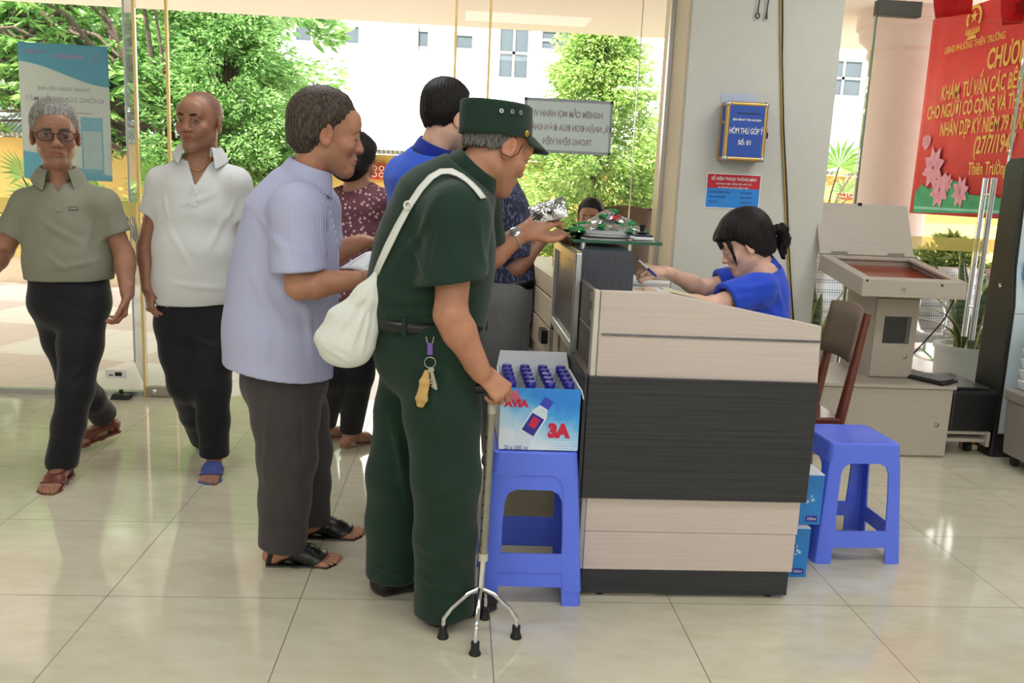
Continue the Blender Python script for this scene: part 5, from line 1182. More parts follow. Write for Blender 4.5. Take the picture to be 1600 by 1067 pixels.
# ------------------------------------------------------------------ head, hand, foot in local frames
def head_node(w=1.0, jaw=1.0, old=0.0, nose=1.0, female=False, gaunt=0.0, smile=0):
    """local axes: x = to the person's left, y = facing, z = up; about 0.232 tall, origin between the ears at eye level"""
    h = Node()
    h.ell((0, -.014, .036), (.075*w, .096, .083)); h.ell((0, .020, -.030), (.060*w, .072, .080), k=.035)
    for s in (1, -1):
        h.seg((s*.041*w*jaw, .002, -.060), (s*.012, .066, -.099), .018, .019, k=.03)
        h.ell((s*.041*w, .062, -.028), (.024, .020, .020), k=.022)
    h.ell((0, .074, -.099), (.020*jaw, .016, .016), k=.02)
    h.seg((-.040, .078, .022), (.040, .078, .022), .011, .011, k=.02)
    h.ell((0, .070, .045), (.052*w, .028, .035), k=.02)
    for s in (1, -1): h.ell((s*.032, .101, .001), (.019, .020, .012), k=.014, op='S')
    if gaunt:
        for s in (1, -1): h.ell((s*.058*w, .062, -.062), (.016, .022, .020), k=.02, op='S')
    n = nose
    h.seg((0, .083, .012), (0, .100, -.030), .0085*n, .0125*n, k=.012)
    h.ell((0, .103, -.033), (.0120*n, .012, .0105), k=.008)
    for s in (1, -1):
        h.ell((s*.0135*n, .096, -.037), (.009*n, .011, .0085), k=.005)
        h.ell((s*.007*n, .102, -.0435), (.0038, .006, .0028), k=.003, op='S')
    lip = .85 if old else 1.0
    h.ell((0, .083, -.066), (.030, .014, .020), k=.012)
    h.ell((0, .0935, -.0625), (.0215, .0085, .0060*lip), k=.004); h.ell((0, .0915, -.0735), (.0180, .0085, .0068*lip), k=.004)
    h.seg((-.022, .090, -.0682), (.022, .090, -.0682), .0019, .0019, k=.002, op='S'); h.seg((-.012, .101, -.0678), (.012, .101, -.0678), .0022, .0022, k=.003, op='S')
    if smile:
        for s in (1, -1): h.seg((s*.019, .089, -.0668), (s*.029, .082, -.0615), .0018, .0015, k=.003, op='S'); h.ell((s*.036, .070, -.042), (.016, .016, .014), k=.014); h.seg((s*.020, .097, -.040), (s*.036, .083, -.062), .0018, .0015, k=.006, op='S')
    if old:
        for s in (1, -1): h.seg((s*.020, .098, -.040), (s*.033, .084, -.070), .0022, .0018, k=.007, op='S'); h.seg((s*.022, .0905, -.012), (s*.042, .084, -.014), .0016, .0014, k=.005, op='S')
        for z in (.052, .064): h.seg((-.03, .098, z), (.03, .098, z), .0012, .0012, k=.004, op='S')
    for s in (1, -1):                                        # lids: a ball opened by an almond slit
        h.ell((s*.0315, .0775, .0015), .0150, k=.003)
        h.ell((s*.0315, .0925, .0004), (.0122, .012, (.0036 if female else .0028) if not old else .0027), k=.0015, op='S')
        h.seg((s*.020, .0905, .0100), (s*.044, .0865, .0085), .0028, .0022, k=.004)
    for s in (1, -1):                                        # ears
        e = Node(); e.ell((0, 0, 0), (.0085, .0200, .0335)); e.ell((s*.0085, .003, .004), (.0085, .0125, .022), k=.002, op='S'); e.seg((s*.003, -.003, .014), (s*.0035, .002, -.010), .0036, .0030, k=.003); e.ell((0, .006, -.024), (.0065, .010, .010), k=.006)
        e.ell((s*.004, .012, -.004), (.004, .005, .008), k=.003)
        a = .38; M = np.array(((math.cos(a), s*-math.sin(a)*-1, 0), (s*math.sin(a)*-1, math.cos(a), 0), (0, 0, 1)))
        h.add(local(e, (s*.0775*w, -.010, -.008), M), .006)
    return h
def hand_node(curl=(25, 32, 22), spread=1.0, thumb=(.75, .55, -.35), tcurl=20, fcurl=None):
    """wrist at origin; y = towards the fingers, x = thumb side, z = back of the hand"""
    f = Node(); xs = (.0285, .0098, -.0095, -.0275); by = (.088, .093, .089, .080); ln = (.070, .078, .072, .057); rr = (.0088, .0091, .0087, .0077)
    for i in range(4):
        p = np.array((xs[i], by[i], 0.0)); p0 = p+np.array((0, 0, .0035)); a = 0.0; sx = (xs[i]*1.6*spread); c = fcurl[i] if fcurl else curl
        g = Node(); q0 = p-np.array((0, .015, 0)); g.seg(q0, p, rr[i]*1.05, rr[i]*1.05)
        for j, (fr, cu) in enumerate(zip((.46, .30, .24), c)):
            a += math.radians(cu); d = nv((sx*.6, math.cos(a), -math.sin(a))); q = p+d*ln[i]*fr
            g.seg(p, q, rr[i]*(1-.08*j), rr[i]*(1-.08*(j+1)), k=.003); p = q
        g.ell(p0, (rr[i]*1.12,)*3, k=.003); f.add(g, .0012)
    h = Node(); h.add(f)
    h.seg((0, .012, 0), (0, .086, .001), (.027, .0165), (.0385, .0115), (1, 0, 0), k=.006)
    h.seg((.020, .022, -.006), (.028, .055, -.008), (.016, .014), (.013, .012), (1, 0, 0), k=.010)
    t = nv(thumb); p = np.array((.026, .030, -.007)); g = Node(); side = nv((-.55, .75, -.25))
    for j, (l, r0, r1) in enumerate(((.040, .0125, .0108), (.031, .0108, .0096), (.024, .0096, .0078))):
        q = p+t*l; g.seg(p, q, r0, r1, k=.004); p = q; c = math.radians(tcurl); t = nv(t*math.cos(c)+side*math.sin(c))
    h.add(g, .008); h.seg((0, -.03, 0), (0, .02, 0), (.0265, .019), (.027, .0165), (1, 0, 0), k=.008); return h
def foot_node(L=1.0):
    """ankle above origin; y = towards the toes, z = up; floor at z = 0"""
    f = Node(); f.ell((0, -.035, .030), (.029, .034, .030)); f.seg((0, -.012, .10), (0, -.006, .062), (.031, .036), (.033, .040), (1, 0, 0), k=.02)
    f.seg((0, .005, .058), (.003, .085, .036), (.032, .034), (.037, .026), (1, 0, 0), k=.02); f.seg((.003, .085, .034), (.004, .135, .021), (.038, .024), (.043, .017), (1, 0, 0), k=.02)
    g = Node()
    for x, y0, l, r in ((.030, .142, .040, .0125), (.011, .150, .032, .0095), (-.006, .147, .029, .009), (-.021, .140, .026, .0085), (-.035, .130, .023, .0085)):
        g.seg((x*.9, y0-.02, .016), (x, y0+l*.6, .013), r*1.05, r, k=.002); g.seg((x, y0+l*.6, .013), (x, y0+l, .0105), r, r*.92, k=.003)
    f.add(g, .006); return f
def frame(f, up=(0, 0, 1), roll=0.0, s=1.0):
    """columns: x = left of a person facing f, y = f, z = up"""
    f = nv(f); x = nv(np.cross(up, f)); z = np.cross(f, x)
    if roll: x, z = x*math.cos(roll)+z*math.sin(roll), z*math.cos(roll)-x*math.sin(roll)
    return np.stack([x, f, z], 1)*s
def hframe(d, back, right_hand):
    """hand frame: y = d, z = back of the hand; x = thumb side"""
    y = nv(d); z = np.array(back, float); z = nv(z-y*(z@y)); x = np.cross(y, z)
    return np.stack([x, y, z], 1)
def hand_local(node, O, M, s=1.0): return local(node, O, M*s)
def mirror(node):
    g = Node(); S = np.array((-1, 1, 1), np.float32); g.add(lambda P: node._e(P*S)); return g

# ------------------------------------------------------------------ materials for people
def skinmat(name, c):
    t = NT(name); a = t.node('ShaderNodeAttribute'); a.attribute_name = 'tint'; n = t.noise(t.coord(), 38, 4); n2 = t.noise(t.coord(), 260, 2)
    v = t.ramp(n, [(.3, tuple(k*.90 for k in c)), (.7, tuple(min(1, k*1.07) for k in c))])
    t.set(Base_Color=t.mix(1.0, v, a.outputs['Color'], 'MULTIPLY'), Roughness=.48)
    t.b.inputs['Subsurface Weight'].default_value = .10; t.b.inputs['Subsurface Radius'].default_value = (1, .35, .2); t.b.inputs['Subsurface Scale'].default_value = .008
    t.bump(n2, .10, .001); return t.m
def cloth(name, c, rough=.85, var=.07, weave=900, bump=.12, sheen=.15):
    t = NT(name); n = t.noise(t.coord(), 7, 4); v = t.ramp(n, [(.3, tuple(k*(1-var) for k in c)), (.7, tuple(min(1, k*(1+var)) for k in c))])
    t.set(Base_Color=v, Roughness=rough); t.b.inputs['Sheen Weight'].default_value = sheen; t.b.inputs['Specular IOR Level'].default_value = .25
    t.bump(t.noise(t.coord(), weave, 2), bump, .0015); return t.m
def hairmat(name, c1, c2, sc=(60, 60, 14)):
    t = NT(name); n = t.noise(t.coord(sc), 3, 4, .65); t.set(Base_Color=t.ramp(n, [(.36, c1), (.66, c2)]), Roughness=.5); t.bump(n, .45, .003)
    t.b.inputs['Specular IOR Level'].default_value = .22; return t.m
M_eyew = mat('eye_white', srgb(226, 220, 212), .2, var=.02); M_iris = mat('dark_brown_iris', srgb(38, 24, 18), .08, var=0, coat=.5)
M_hblack = hairmat('black_hair', srgb(13, 11, 12), srgb(34, 29, 28)); M_hgrey = hairmat('grey_hair', srgb(96, 94, 92), srgb(168, 166, 162)); M_hdark = hairmat('greying_dark_hair', srgb(34, 29, 26), srgb(98, 86, 76)); M_hsalt = hairmat('salt_and_pepper_hair', srgb(48, 46, 46), srgb(128, 126, 124))
M_skinA = skinmat('tanned_skin', srgb(180, 130, 104)); M_skinB = skinmat('brown_skin', srgb(156, 110, 86)); M_skinC = skinmat('light_skin', srgb(228, 184, 160)); M_skinD = skinmat('ruddy_skin', srgb(184, 130, 102))
M_leather = mat('black_leather', srgb(20, 19, 20), .35, var=.15, bump=.15, bscale=200, bdist=.001); M_brownl = mat('red_brown_leather', srgb(104, 50, 40), .4, var=.15, bump=.15, bscale=200, bdist=.001)

def head_tint(P, O, M, stub=None, shave=False, lips=(.80, .54, .54)):
    sc = np.linalg.norm(M[:, 0]); q = (P-O)@(M/sc/sc); x, y, z = q[:, 0], q[:, 1], q[:, 2]; n = len(P); t = np.ones((n, 3))
    near = (np.abs(x) < .12) & (np.abs(y) < .14) & (np.abs(z) < .14)
    g = lambda cx, cy, cz, r: np.exp(-(((np.abs(x)-cx)/r)**2+((y-cy)/r)**2+((z-cz)/r)**2))*near
    red = .5*g(.045, .07, -.03, .03)+.6*g(.078, -.01, -.01, .03)+.55*g(0, .108, -.034, .018)
    t *= 1-red[:, None]*np.array((.02, .16, .18))
    lm = np.exp(-((x/.023)**4+((z+.068)/.0105)**4))*(y > .083)*near; t *= 1-lm[:, None]*(1-np.array(lips))
    ey = g(.032, .092, .0, .017); t *= 1-ey[:, None]*np.array((.14, .17, .17))
    if stub is not None:      # cropped hair showing as a dark shade of the scalp
        h = np.interp(y, [-.12, -.05, -.02, .01, .035, .055, .1], stub); m = np.clip((z-h)/.040, 0, 1)*near*np.clip((.075-y)/.03, 0, 1); t *= 1-m[:, None]*np.array((.40, .36, .32))
    if shave:
        b = np.exp(-((z+.085)/.035)**2)*(y > .0)*near*(1-lm); t *= 1-b[:, None]*np.array((.16, .12, .10))
    return np.clip(t, 0, 1)
def add_eyes(parent, O, M, look=(0, 1, 0)):
    for s in (1, -1):
        c = O+M@np.array((s*.0315, .0775, .0012)); r = .0139*np.linalg.norm(M[:, 0]); d = nv(M@np.array(look, float)); b = MB()
        pr = [(r*math.sin(a)+1e-5, -r*math.cos(a)) for a in np.linspace(.02, math.pi-.02, 17)]
        b.lathe(pr, c, 18, ax=d)
        for i, f in enumerate(b.f):
            m = np.mean([np.array(b.v[k]) for k in f], 0)-c
            if (m@d)/r > .84: b.mi[i] = 1
        build('eye', b, [M_eyew, M_iris], parent, smooth='all')
def add_brows(parent, O, M, m, w=1.0, thick=.0026):
    for s in (1, -1):
        pts = [O+M@np.array(p) for p in ((s*.014, .0960, .0205), (s*.026, .0950, .0245), (s*.038, .0905, .0250), (s*.048, .0830, .0205))]
        build('eyebrow', MB().tube(pts, [thick*.8, thick*1.2, thick, thick*.4], 8), m, parent, smooth='all')
def hair_node(w=1.0, t=.008, hl=(-.075, -.06, -.005, .0, .035, .062, .075), strands=.0012, seed=3, top=0.0, edge=.030, jag=.006):
    """hair over the skull, thinning out towards the hairline; hl = hairline height at y = -.12 -.05 -.02 .01 .035 .055 .1"""
    sk = Node(); sk.ell((0, -.014, .036+top*.5), (.075*w, .096, .083+top*.6)); sk.ell((0, -.03, -.02), (.062*w, .072, .07), k=.03); sk.ell((0, .070, .045), (.052*w, .028, .035), k=.02)
    ys = [-.12, -.05, -.02, .01, .035, .055, .1]
    def fn(P):
        az = np.arctan2(P[:, 0], P[:, 1]+.03); el = np.arctan2(P[:, 2], np.hypot(P[:, 0], P[:, 1]+.02))
        h = np.interp(P[:, 1], ys, hl)+jag*(.5*np.sin(az*37+seed)+.5*np.sin(az*61+2*seed))+.004*wav(P, 60, seed)
        e = np.clip((P[:, 2]-h)/edge, 0, 1); e = e*e*(3-2*e)
        str_ = strands*(np.sin(az*38+5*np.sin(el*2.3+az*1.7+seed)+3*wav(P, 20, seed+1))+.7*np.sin(az*79+7*np.sin(el*3.1+1)+4*wav(P, 30, seed+2)))+strands*1.4*wav(P, 42, seed)
        d = sk._e(P)-(.0012+(t+top*.4*np.clip(P[:, 2]/.1, 0, 1)+str_)*e)
        return np.maximum(d, (h-P[:, 2])*.8)
    g = Node(); g.add(fn); return g
J = AY
def lerp(a, b, t): return np.array(a)*(1-t)+np.array(b)*t
def bounds(pts, m): pts = np.array(pts); return pts.min(0)-m, pts.max(0)+m
class Person:
    def __init__(s, label, base, group=None):
        s.root = thing('person', label, 'person', tuple(map(float, base)), group); s.body = Node(); s.pts = []; s.fine = []; s.head = None; s.tinta = {}
    def set_head(s, O, f, roll=0.0, sc=1.0, up=(0, 0, 1), kw={}, neck=None, nr=(.054, .056), tint={}):
        O = np.array(O, float); M = frame(f, up, roll, sc); s.O, s.M = O, M; s.head = head_node(**kw); s.kw = kw; s.tinta = tint
        s.body.add(local(s.head, O, M), 0)
        nb = np.array(neck, float); s.nb = nb; a = O+M@np.array((0, -.022, -.05)); s.na = nv(a-nb); s.nr = nr
        s.body.seg(nb-s.na*.05, a, (nr[0]*1.12, nr[0]*1.12), (nr[1], nr[1]), k=.022)
        s.pts += [O+M@np.array((x, y, z)) for x in (-.09, .09) for y in (-.12, .12) for z in (-.12, .125)]; r = .13*sc
        s.fine.append((O-r, O+r, .0024)); return s
    def torso(s, spine, u, shrink=.016):
        """spine: (point, half width, half depth) from the neck base down; u = lateral axis"""
        s.spine = spine; s.u = nv(u); s.tub = ([p for p, a, b in spine], [(a, b) for p, a, b in spine])
        s.body.tube(s.tub[0][:-1], [(max(.03, a-shrink), max(.03, b-shrink)) for a, b in s.tub[1][:-1]], s.u, .03, k0=.03); s.body.seg(s.tub[0][-2], lerp(s.tub[0][-2], s.tub[0][-1], .6), .10, .09, k=.03); s.pts += s.tub[0]; return s
    def arm(s, side, sh, el, wr, hd, back, r=(.046, .041, .040, .026), hand={}, hs=1.0):
        sh, el, wr = (np.array(q, float) for q in (sh, el, wr)); g = Node()
        g.seg(sh, el, r[0], r[1]*.93, k=.0); m = lerp(el, wr, .28); g.seg(el, m, r[1]*.93, r[2]*.98, k=.02); g.seg(m, wr, r[2]*.98, (r[3]*1.12, r[3]*.92), k=.02)
        s.body.add(g, .02)
        if side == 'L': hn = hand_node(**hand)
        else: hn = mirror(hand_node(**hand))
        M = hframe(hd, back, side == 'R'); s.body.add(hand_local(hn, wr, M, hs), .010)
        tip = wr+nv(hd)*.19; s.pts += [sh, el, wr, tip]; c = wr+nv(hd)*.09; s.fine.append((c-.115, c+.115, .0026)); return s
    def leg(s, hip, kn, an, toe, foot=True, r=(.07, .05, .045, .034), barefoot=True, L=1.0, up=(0, 0, 1)):
        hip, kn, an = (np.array(q, float) for q in (hip, kn, an)); g = Node(); g.seg(hip, kn, r[0], r[1]); g.seg(kn, lerp(kn, an, .35), r[1], r[2], k=.02); g.seg(lerp(kn, an, .35), an, r[2], r[3], k=.02)
        s.body.add(g, .03); M = frame(toe, up); O = an-M[:, 2]*.085*L
        if foot: s.body.add(local(foot_node(), O, M*L), .015); s.fine.append((O-.1, O+.2, .0042))
        s.pts += [hip, kn, an, O+M[:, 1]*.2, O-M[:, 2]*.01]; return O, M*L
    def finish(s, skin, h=.0062, relax=1):
        lo, hi = bounds(s.pts, .11); lo[2] = max(lo[2], -.02); P, Fq = mesh_node(s.body, lo, hi, h, s.fine)
        s.bodyo = mesh_obj('body', P, Fq, skin, s.root, tint=head_tint(P, s.O, s.M, **s.tinta), relax=relax); return s
    def garment(s, name, node, m, pts, h=.006, margin=.16, label=None, relax=2, fine=()):
        lo, hi = bounds(pts, margin); P, Fq = mesh_node(node, lo, hi, h, fine); return mesh_obj(name, P, Fq, m, s.root, label=label, relax=relax)
    def hair(s, m, node, label=None, h=.0034, pad=.16):
        sc = np.linalg.norm(s.M[:, 0]); c = s.O; g = Node(); g.add(local(node, s.O, s.M)); P, Fq = mesh_node(g, c-pad*sc, c+pad*sc, h); return mesh_obj('hair', P, Fq, m, s.root, label=label, relax=1)
    def shirt(s, m, sleeves, hem, name='shirt', grow=0.0, fold=None, k=.035, V=None, label=None, hollow=.020, hemdepth=.07, neckcut=.018, sh=.062, h=.0055, tuck=False):
        """sleeves: (shoulder, elbow, fraction, r0, r1, oblique normal or None); hem = (point, outward normal)"""
        g = Node(); t = Node(); t.tube(s.tub[0], [(a+grow, b+grow) for a, b in s.tub[1]], s.u, .05)
        ends = []
        for (S0, E0, fr, r0, r1, nrm) in sleeves:
            S0, E0 = np.array(S0, float), np.array(E0, float); d = nv(E0-S0); end = S0+(E0-S0)*fr; w = Node()
            w.seg(lerp(s.nb, S0, .35)-s.na*.03, S0-d*.0+np.array((0, 0, -.005)), sh, r0, k=.0); w.seg(S0, end+d*.05, r0, r1, k=.03)
            n = nv(nrm) if nrm is not None else d; w.cut(end, n); w.seg(end-d*.07, end+d*.06, r1-hollow-.004, r1-hollow+.002, op='S', k=.004); t.add(w, k)
        hp, hn = hem; t.cut(hp, hn)
        inner = Node(); inner.tube(s.tub[0][-2:], [(a+grow-hollow, b+grow-hollow) for a, b in s.tub[1][-2:]], s.u, .03)
        hpn = np.array(hp, float)-nv(hn)*hemdepth
        inner.cut(hpn, -nv(hn)); t.add(inner, .004, 'S')
        nn = s.na; t.seg(s.nb-nn*.010, s.nb+nn*.075, s.nr[0]+neckcut-.012, s.nr[0]+neckcut+.105, op='S', k=.008)
        if V is not None:
            fdir, bx, by, hw = V; fd = nv(np.array(fdir)-nn*(np.array(fdir)@nn)); ld = np.cross(nn, fd); bot = onto(t, bx, by, s.nb[1], 0)[0]; hb = float((bot-s.nb)@nn); lb = float((bot-s.nb)@ld)
            def wedge(P):
                q = P-s.nb.astype(np.float32); hh = q@nn.astype(np.float32); u = np.clip((hh-hb)/(.03-hb), 0, 2); return np.maximum(np.maximum(np.abs(q@ld.astype(np.float32)-lb*(1-u))-hw*u, hb-hh), .02-q@fd.astype(np.float32))*.8
            t.add(wedge, .004, 'S')
        if fold is not None: t.disp = resolve(t, fold, s.nb[1])
        s.shirtn = t
        pts = list(s.tub[0])+[q for S0, E0, *_ in sleeves for q in (S0, E0)]
        return s.garment(name, t, m, pts, h=h, label=label, margin=.24)
    def collar(s, m, front, rn, half=2.55, height=.040, flare=.034, drop=.012, point=.030, parent=None, tilt=0.0, lift=.012, a0=0.0):
        ax = s.na; f = np.array(front, float); f = nv(f-ax*(f@ax)); l = np.cross(ax, f); mb = MB(); n = 40; rows = 5
        for i in range(n+1):
            t = (i/n*2-1); a = math.pi+t*half+a0; d = f*math.cos(a)+l*math.sin(a); e = abs(t)**4
            for (h_, r_) in ((-.012, rn+.004), (height*.9, rn+.006), (height, rn+.010), (height*.55, rn+flare*.55), (-drop-point*e, rn+flare+.010*e)):
                mb.v.append(s.nb+d*r_*(1.0)+ax*(h_+lift-.018*math.cos(a)*0)+f*.004*math.sin(a))
        for i in range(n):
            for j in range(rows-1): mb.f.append((i*rows+j, (i+1)*rows+j, (i+1)*rows+j+1, i*rows+j+1)); mb.mi.append(0)
        mb.v = [tuple(q) for q in mb.v]
        o = build('collar', mb, m, parent or s.root, smooth='all'); o.modifiers.new('thick', 'SOLIDIFY').thickness = .003; ss = o.modifiers.new('sub', 'SUBSURF'); ss.levels = 1; ss.render_levels = 1; return o
    def trousers(s, m, legs, pelvis, waist, cuffs, fold=None, name='trousers', k=.035, h=.006, label=None, hollow=.020):
        """legs: list of [(point,(ra,rb)), ...]; pelvis (centre, half width, half depth, u); waist (point, normal); cuffs (point, normal)"""
        t = Node(); pts = []
        c, a, b, u, hh = pelvis
        for L, cf in zip(legs, cuffs):
            g = Node(); g.tube([p for p, r in L], [r if not np.isscalar(r) else (r, r) for p, r in L], u, .03); g.cut(*cf); pts += [p for p, r in L]
            g.seg(lerp(L[-1][0], L[-2][0], .22), L[-1][0]+nv(np.array(L[-1][0])-L[-2][0])*.06, (np.mean(L[-1][1])-hollow), (np.mean(L[-1][1])-hollow), op='S', k=.004); t.add(g, k if len(t.ops) else 0)
        t.seg(np.array(c)+(0, 0, hh), np.array(c)-(0, 0, .04), (a*.97, b*.97), (a, b), u, k=k); t.cut(*waist)
        if fold is not None: t.disp = resolve(t, fold, s.nb[1])
        s.trn = t
        return s.garment(name, t, m, pts+[c], h=h, label=label, margin=.17)
def sandal(root, O, M, style, m_sole, m_strap, label=None, name='sandal'):
    """sole plus straps hugging the foot; O, M from Person.leg"""
    sc = np.linalg.norm(M[:, 0]); so = Node(); so.seg((.002, -.045, .004), (.003, .05, .004), (.036, .013), (.036, .012), (1, 0, 0)); so.seg((.003, .05, .004), (.003, .145, .004), (.036, .012), (.046, .011), (1, 0, 0), k=.02); so.seg((.003, .145, .004), (.010, .172, .004), (.046, .011), (.030, .010), (1, 0, 0), k=.02)
    so.cut((0, 0, -.006), (0, 0, -1)); so.cut((0, 0, .009), (0, 0, 1), .002); g = Node(); g.add(local(so, O, M)); c = O+M@np.array((0, .06, .03)); P, Fq = mesh_node(g, c-.19*sc, c+.19*sc, .004)
    so_ = mesh_obj(name, P, Fq, m_sole, root, label=label)
    f = foot_node(); st = Node(); st.add(lambda P: f._e(P)-.0055); slabs = Node()
    for (y0, z0, y1, z1, w) in style:
        d = nv((0, y1-y0, z1-z0)); n = np.array((0, -d[2], d[1])); p = np.array((0, y0, z0)); slabs.add(lambda P, p=p, n=n, w=w: np.abs((P-p.astype(np.float32))@n.astype(np.float32))-w)
    st.add(slabs, .003, 'I'); st.cut((0, 0, .004), (0, 0, -1)); g = Node(); g.add(local(st, O, M)); P, Fq = mesh_node(g, c-.19*sc, c+.19*sc, .0034); mesh_obj('strap', P, Fq, m_strap, so_)
    return so_
def shoe(root, O, M, m, label=None):
    s = Node(); s.seg((0, -.040, .035), (0, -.03, .075), (.037, .036), (.036, .038), (1, 0, 0)); s.seg((0, -.035, .032), (.003, .07, .040), (.038, .034), (.043, .040), (1, 0, 0), k=.02); s.seg((.003, .07, .036), (.005, .175, .022), (.045, .034), (.037, .021), (1, 0, 0), k=.02)
    s.seg((0, -.045, .006), (.004, .17, .006), (.041, .010), (.047, .010), (1, 0, 0), k=.004); s.cut((0, 0, .0), (0, 0, -1)); s.seg((0, -.01, .07), (0, -.005, .16), .030, .034, op='S', k=.006)
    g = Node(); g.add(local(s, O, M)); c = O+M@np.array((0, .06, .04)); P, Fq = mesh_node(g, c-.18, c+.18, .0042); o = mesh_obj('shoe', P, Fq, m, root, label=label)
    return o
def belt(P_, mb_pts, m, name='belt', buckle=None):
    pass
Z0 = np.array((0, 0, 1.0))
def onto(node, px, py, Y, lift=.004):
    """walk from the camera towards pixel direction until the cloth surface is met; returns point and outward normal"""
    d = nv(ray(px, py)); t = np.linalg.norm(AY(px, py, Y)-CAM)-.55
    for _ in range(160):
        q = CAM+d*t; v = float(node._e(q[None].astype(np.float32))[0])
        if v < .0008: break
        t += max(.0008, min(v*.6, .02))
        if t > np.linalg.norm(AY(px, py, Y)-CAM)+.6: return AY(px, py, Y), -d
    e = .004; g = np.array([float(node._e((q+e*k)[None].astype(np.float32))[0]-node._e((q-e*k)[None].astype(np.float32))[0]) for k in np.eye(3)]); n = nv(g)
    return q+n*lift, n
def ribbon(pts, nrm, w, th=.002):
    m = MB(); k = len(pts)
    for i in range(k):
        t = nv(pts[min(i+1, k-1)]-pts[max(i-1, 0)]); s_ = nv(np.cross(t, nrm[i])); n = np.cross(s_, t)
        for a, b in ((-1, 0), (1, 0), (1, 1), (-1, 1)): m.v.append(tuple(pts[i]+s_*a*w/2+n*b*th))
    for i in range(k-1):
        for a in range(4): m.f.append((4*i+a, 4*i+(a+1) % 4, 4*i+4+(a+1) % 4, 4*i+4+a)); m.mi.append(0)
    m.f += [(3, 2, 1, 0), (4*k-4, 4*k-3, 4*k-2, 4*k-1)]; m.mi += [0, 0]; return m
# ================================================================== the man in the green uniform
def man_green():
    Y = 2.50; p = Person('person in dark green uniform and cap leaning over the counter, holding a walking cane', (-.02, 2.5, 0))
    hdg = nv((.94, .34, 0)); lat = nv((.34, -.94, 0))            # lat points to his right (towards the camera)
    O = J(777, 229, Y+.01); f = nv((.77, .48, -.42))
    nb = J(734, 276, Y); p.set_head(O, f, roll=0.0, sc=1.01, kw=dict(old=1.0, w=.98), neck=nb, nr=(.052, .053), tint=dict(stub=(-.06, -.05, .0, .02, .03, .1, .2), shave=True))
    spine = [(J(722, 290, Y), .105, .095), (J(694, 328, Y), .150, .140), (J(679, 395, Y), .165, .168), (J(670, 455, Y), .165, .172), (J(667, 520, Y), .165, .165)]
    p.torso(spine, lat)
    shR, elR, wrR = J(714, 338, Y-.15), J(704, 492, Y-.20), J(750, 580, Y-.17)
    shL, elL, wrL = J(735, 315, Y+.20), J(752, 408, Y+.22), J(814, 366, Y+.24)
    p.arm('R', shR, elR, wrR, nv((.74, .02, -.67)), nv((.42, -.78, .50)), r=(.054, .047, .046, .033), hand=dict(fcurl=((44, 72, 50), (48, 76, 52), (54, 78, 52), (60, 78, 50)), thumb=(.35, .85, -.55), tcurl=30), hs=1.0)
    p.arm('L', shL, elL, wrL, nv(J(858, 338, Y+.27)-wrL), nv((-.10, -.80, .60)), r=(.050, .044, .045, .031), hand=dict(fcurl=((22, 40, 30), (28, 44, 32), (34, 48, 34), (40, 50, 36)), thumb=(.60, .75, -.45), tcurl=22), hs=1.06)
    hipR, hipL = J(686, 540, Y-.085), J(655, 540, Y+.09)
    knR, anR = J(697, 745, Y-.10), FL(693, 985)+(0, .06, .09); knL, anL = J(620, 740, Y+.09), FL(612, 935)+(0, .05, .09)
    tR = nv((.80, .52, 0)); tL = nv((.90, .40, 0))
    OR, MR = p.leg(hipR, knR, anR, tR, foot=False); OL, ML = p.leg(hipL, knL, anL, tL, foot=False)
    p.finish(M_skinD)
    M_g = cloth('dark_green_uniform', srgb(22, 48, 36), .8, .08, bump=.2); M_gt = M_g
    fo = folds([(610, 430, 690, 300, .022, .006), (600, 470, 740, 455, .02, .008), (600, 492, 745, 480, .016, .008), (640, 370, 672, 440, .02, .007), (585, 440, 660, 480, .016, .005), (690, 350, 672, 428, .016, .004), (745, 330, 762, 440, .02, .004)], .0026, 18, 4)
    sl = [(shR, elR, .66, .092, .098, nv(J(724, 500, Y-.13)-J(700, 330, Y-.12))), (shL, elL, .74, .088, .088, None)]
    s_ = p.shirt(M_g, sl, (J(665, 512, Y), nv((-.04, 0, -1))), fold=fo, label='dark green short-sleeved uniform shirt', sh=.075, neckcut=.020)
    p.collar(M_g, f*np.array((1, 1, 0))+np.array((.3, .1, 0)), .060, half=2.7, height=.038, flare=.028)
    # trousers: wide straight legs, belt loops at the waist
    LR = [(hipR, (.118, .112)), (lerp(hipR, knR, .5), .108), (knR, .097), (lerp(knR, anR, .5), .092), (anR-(0, 0, .07), .095)]
    LL = [(hipL, (.110, .112)), (lerp(hipL, knL, .5), .100), (knL, .090), (lerp(knL, anL, .5), .088), (anL-(0, 0, .04), .090)]
    fo = folds([(660, 560, 700, 720, .02, .006), (610, 640, 642, 800, .02, .012), (720, 540, 680, 640, .022, .006), (580, 880, 650, 905, .014, .008), (575, 900, 640, 880, .012, .006), (655, 900, 725, 930, .016, .007), (650, 850, 730, 880, .02, .006), (640, 560, 745, 600, .02, .005)], .003, 14, 8, (1, 1, .35))
    p.trousers(M_gt, [LR, LL], (J(667, 525, Y), .160, .158, lat, .06), (J(668, 493, Y), nv((-.04, 0, 1))), [(anR-(0, 0, .058), (.05, 0, -1)), (anL-(0, 0, .028), (0, 0, -1))], fo, label='dark green wide uniform trousers')
    b = MB(); c = J(667, 499, Y); n = 60
    def ring(z, g): return [c+lat*(.170+g)*math.cos(a)+hdg*(.166+g)*math.sin(a)+np.array((0, 0, z)) for a in np.linspace(0, 2*math.pi, n, endpoint=False)]
    for q in (ring(-.016, 0), ring(-.016, .005), ring(.016, .005), ring(.016, 0)): b.v += [tuple(v) for v in q]
    for i in range(3):
        for k in range(n): b.f.append((i*n+k, i*n+(k+1) % n, (i+1)*n+(k+1) % n, (i+1)*n+k)); b.mi.append(0)
    build('belt', b, M_leather, p.root, smooth='all')
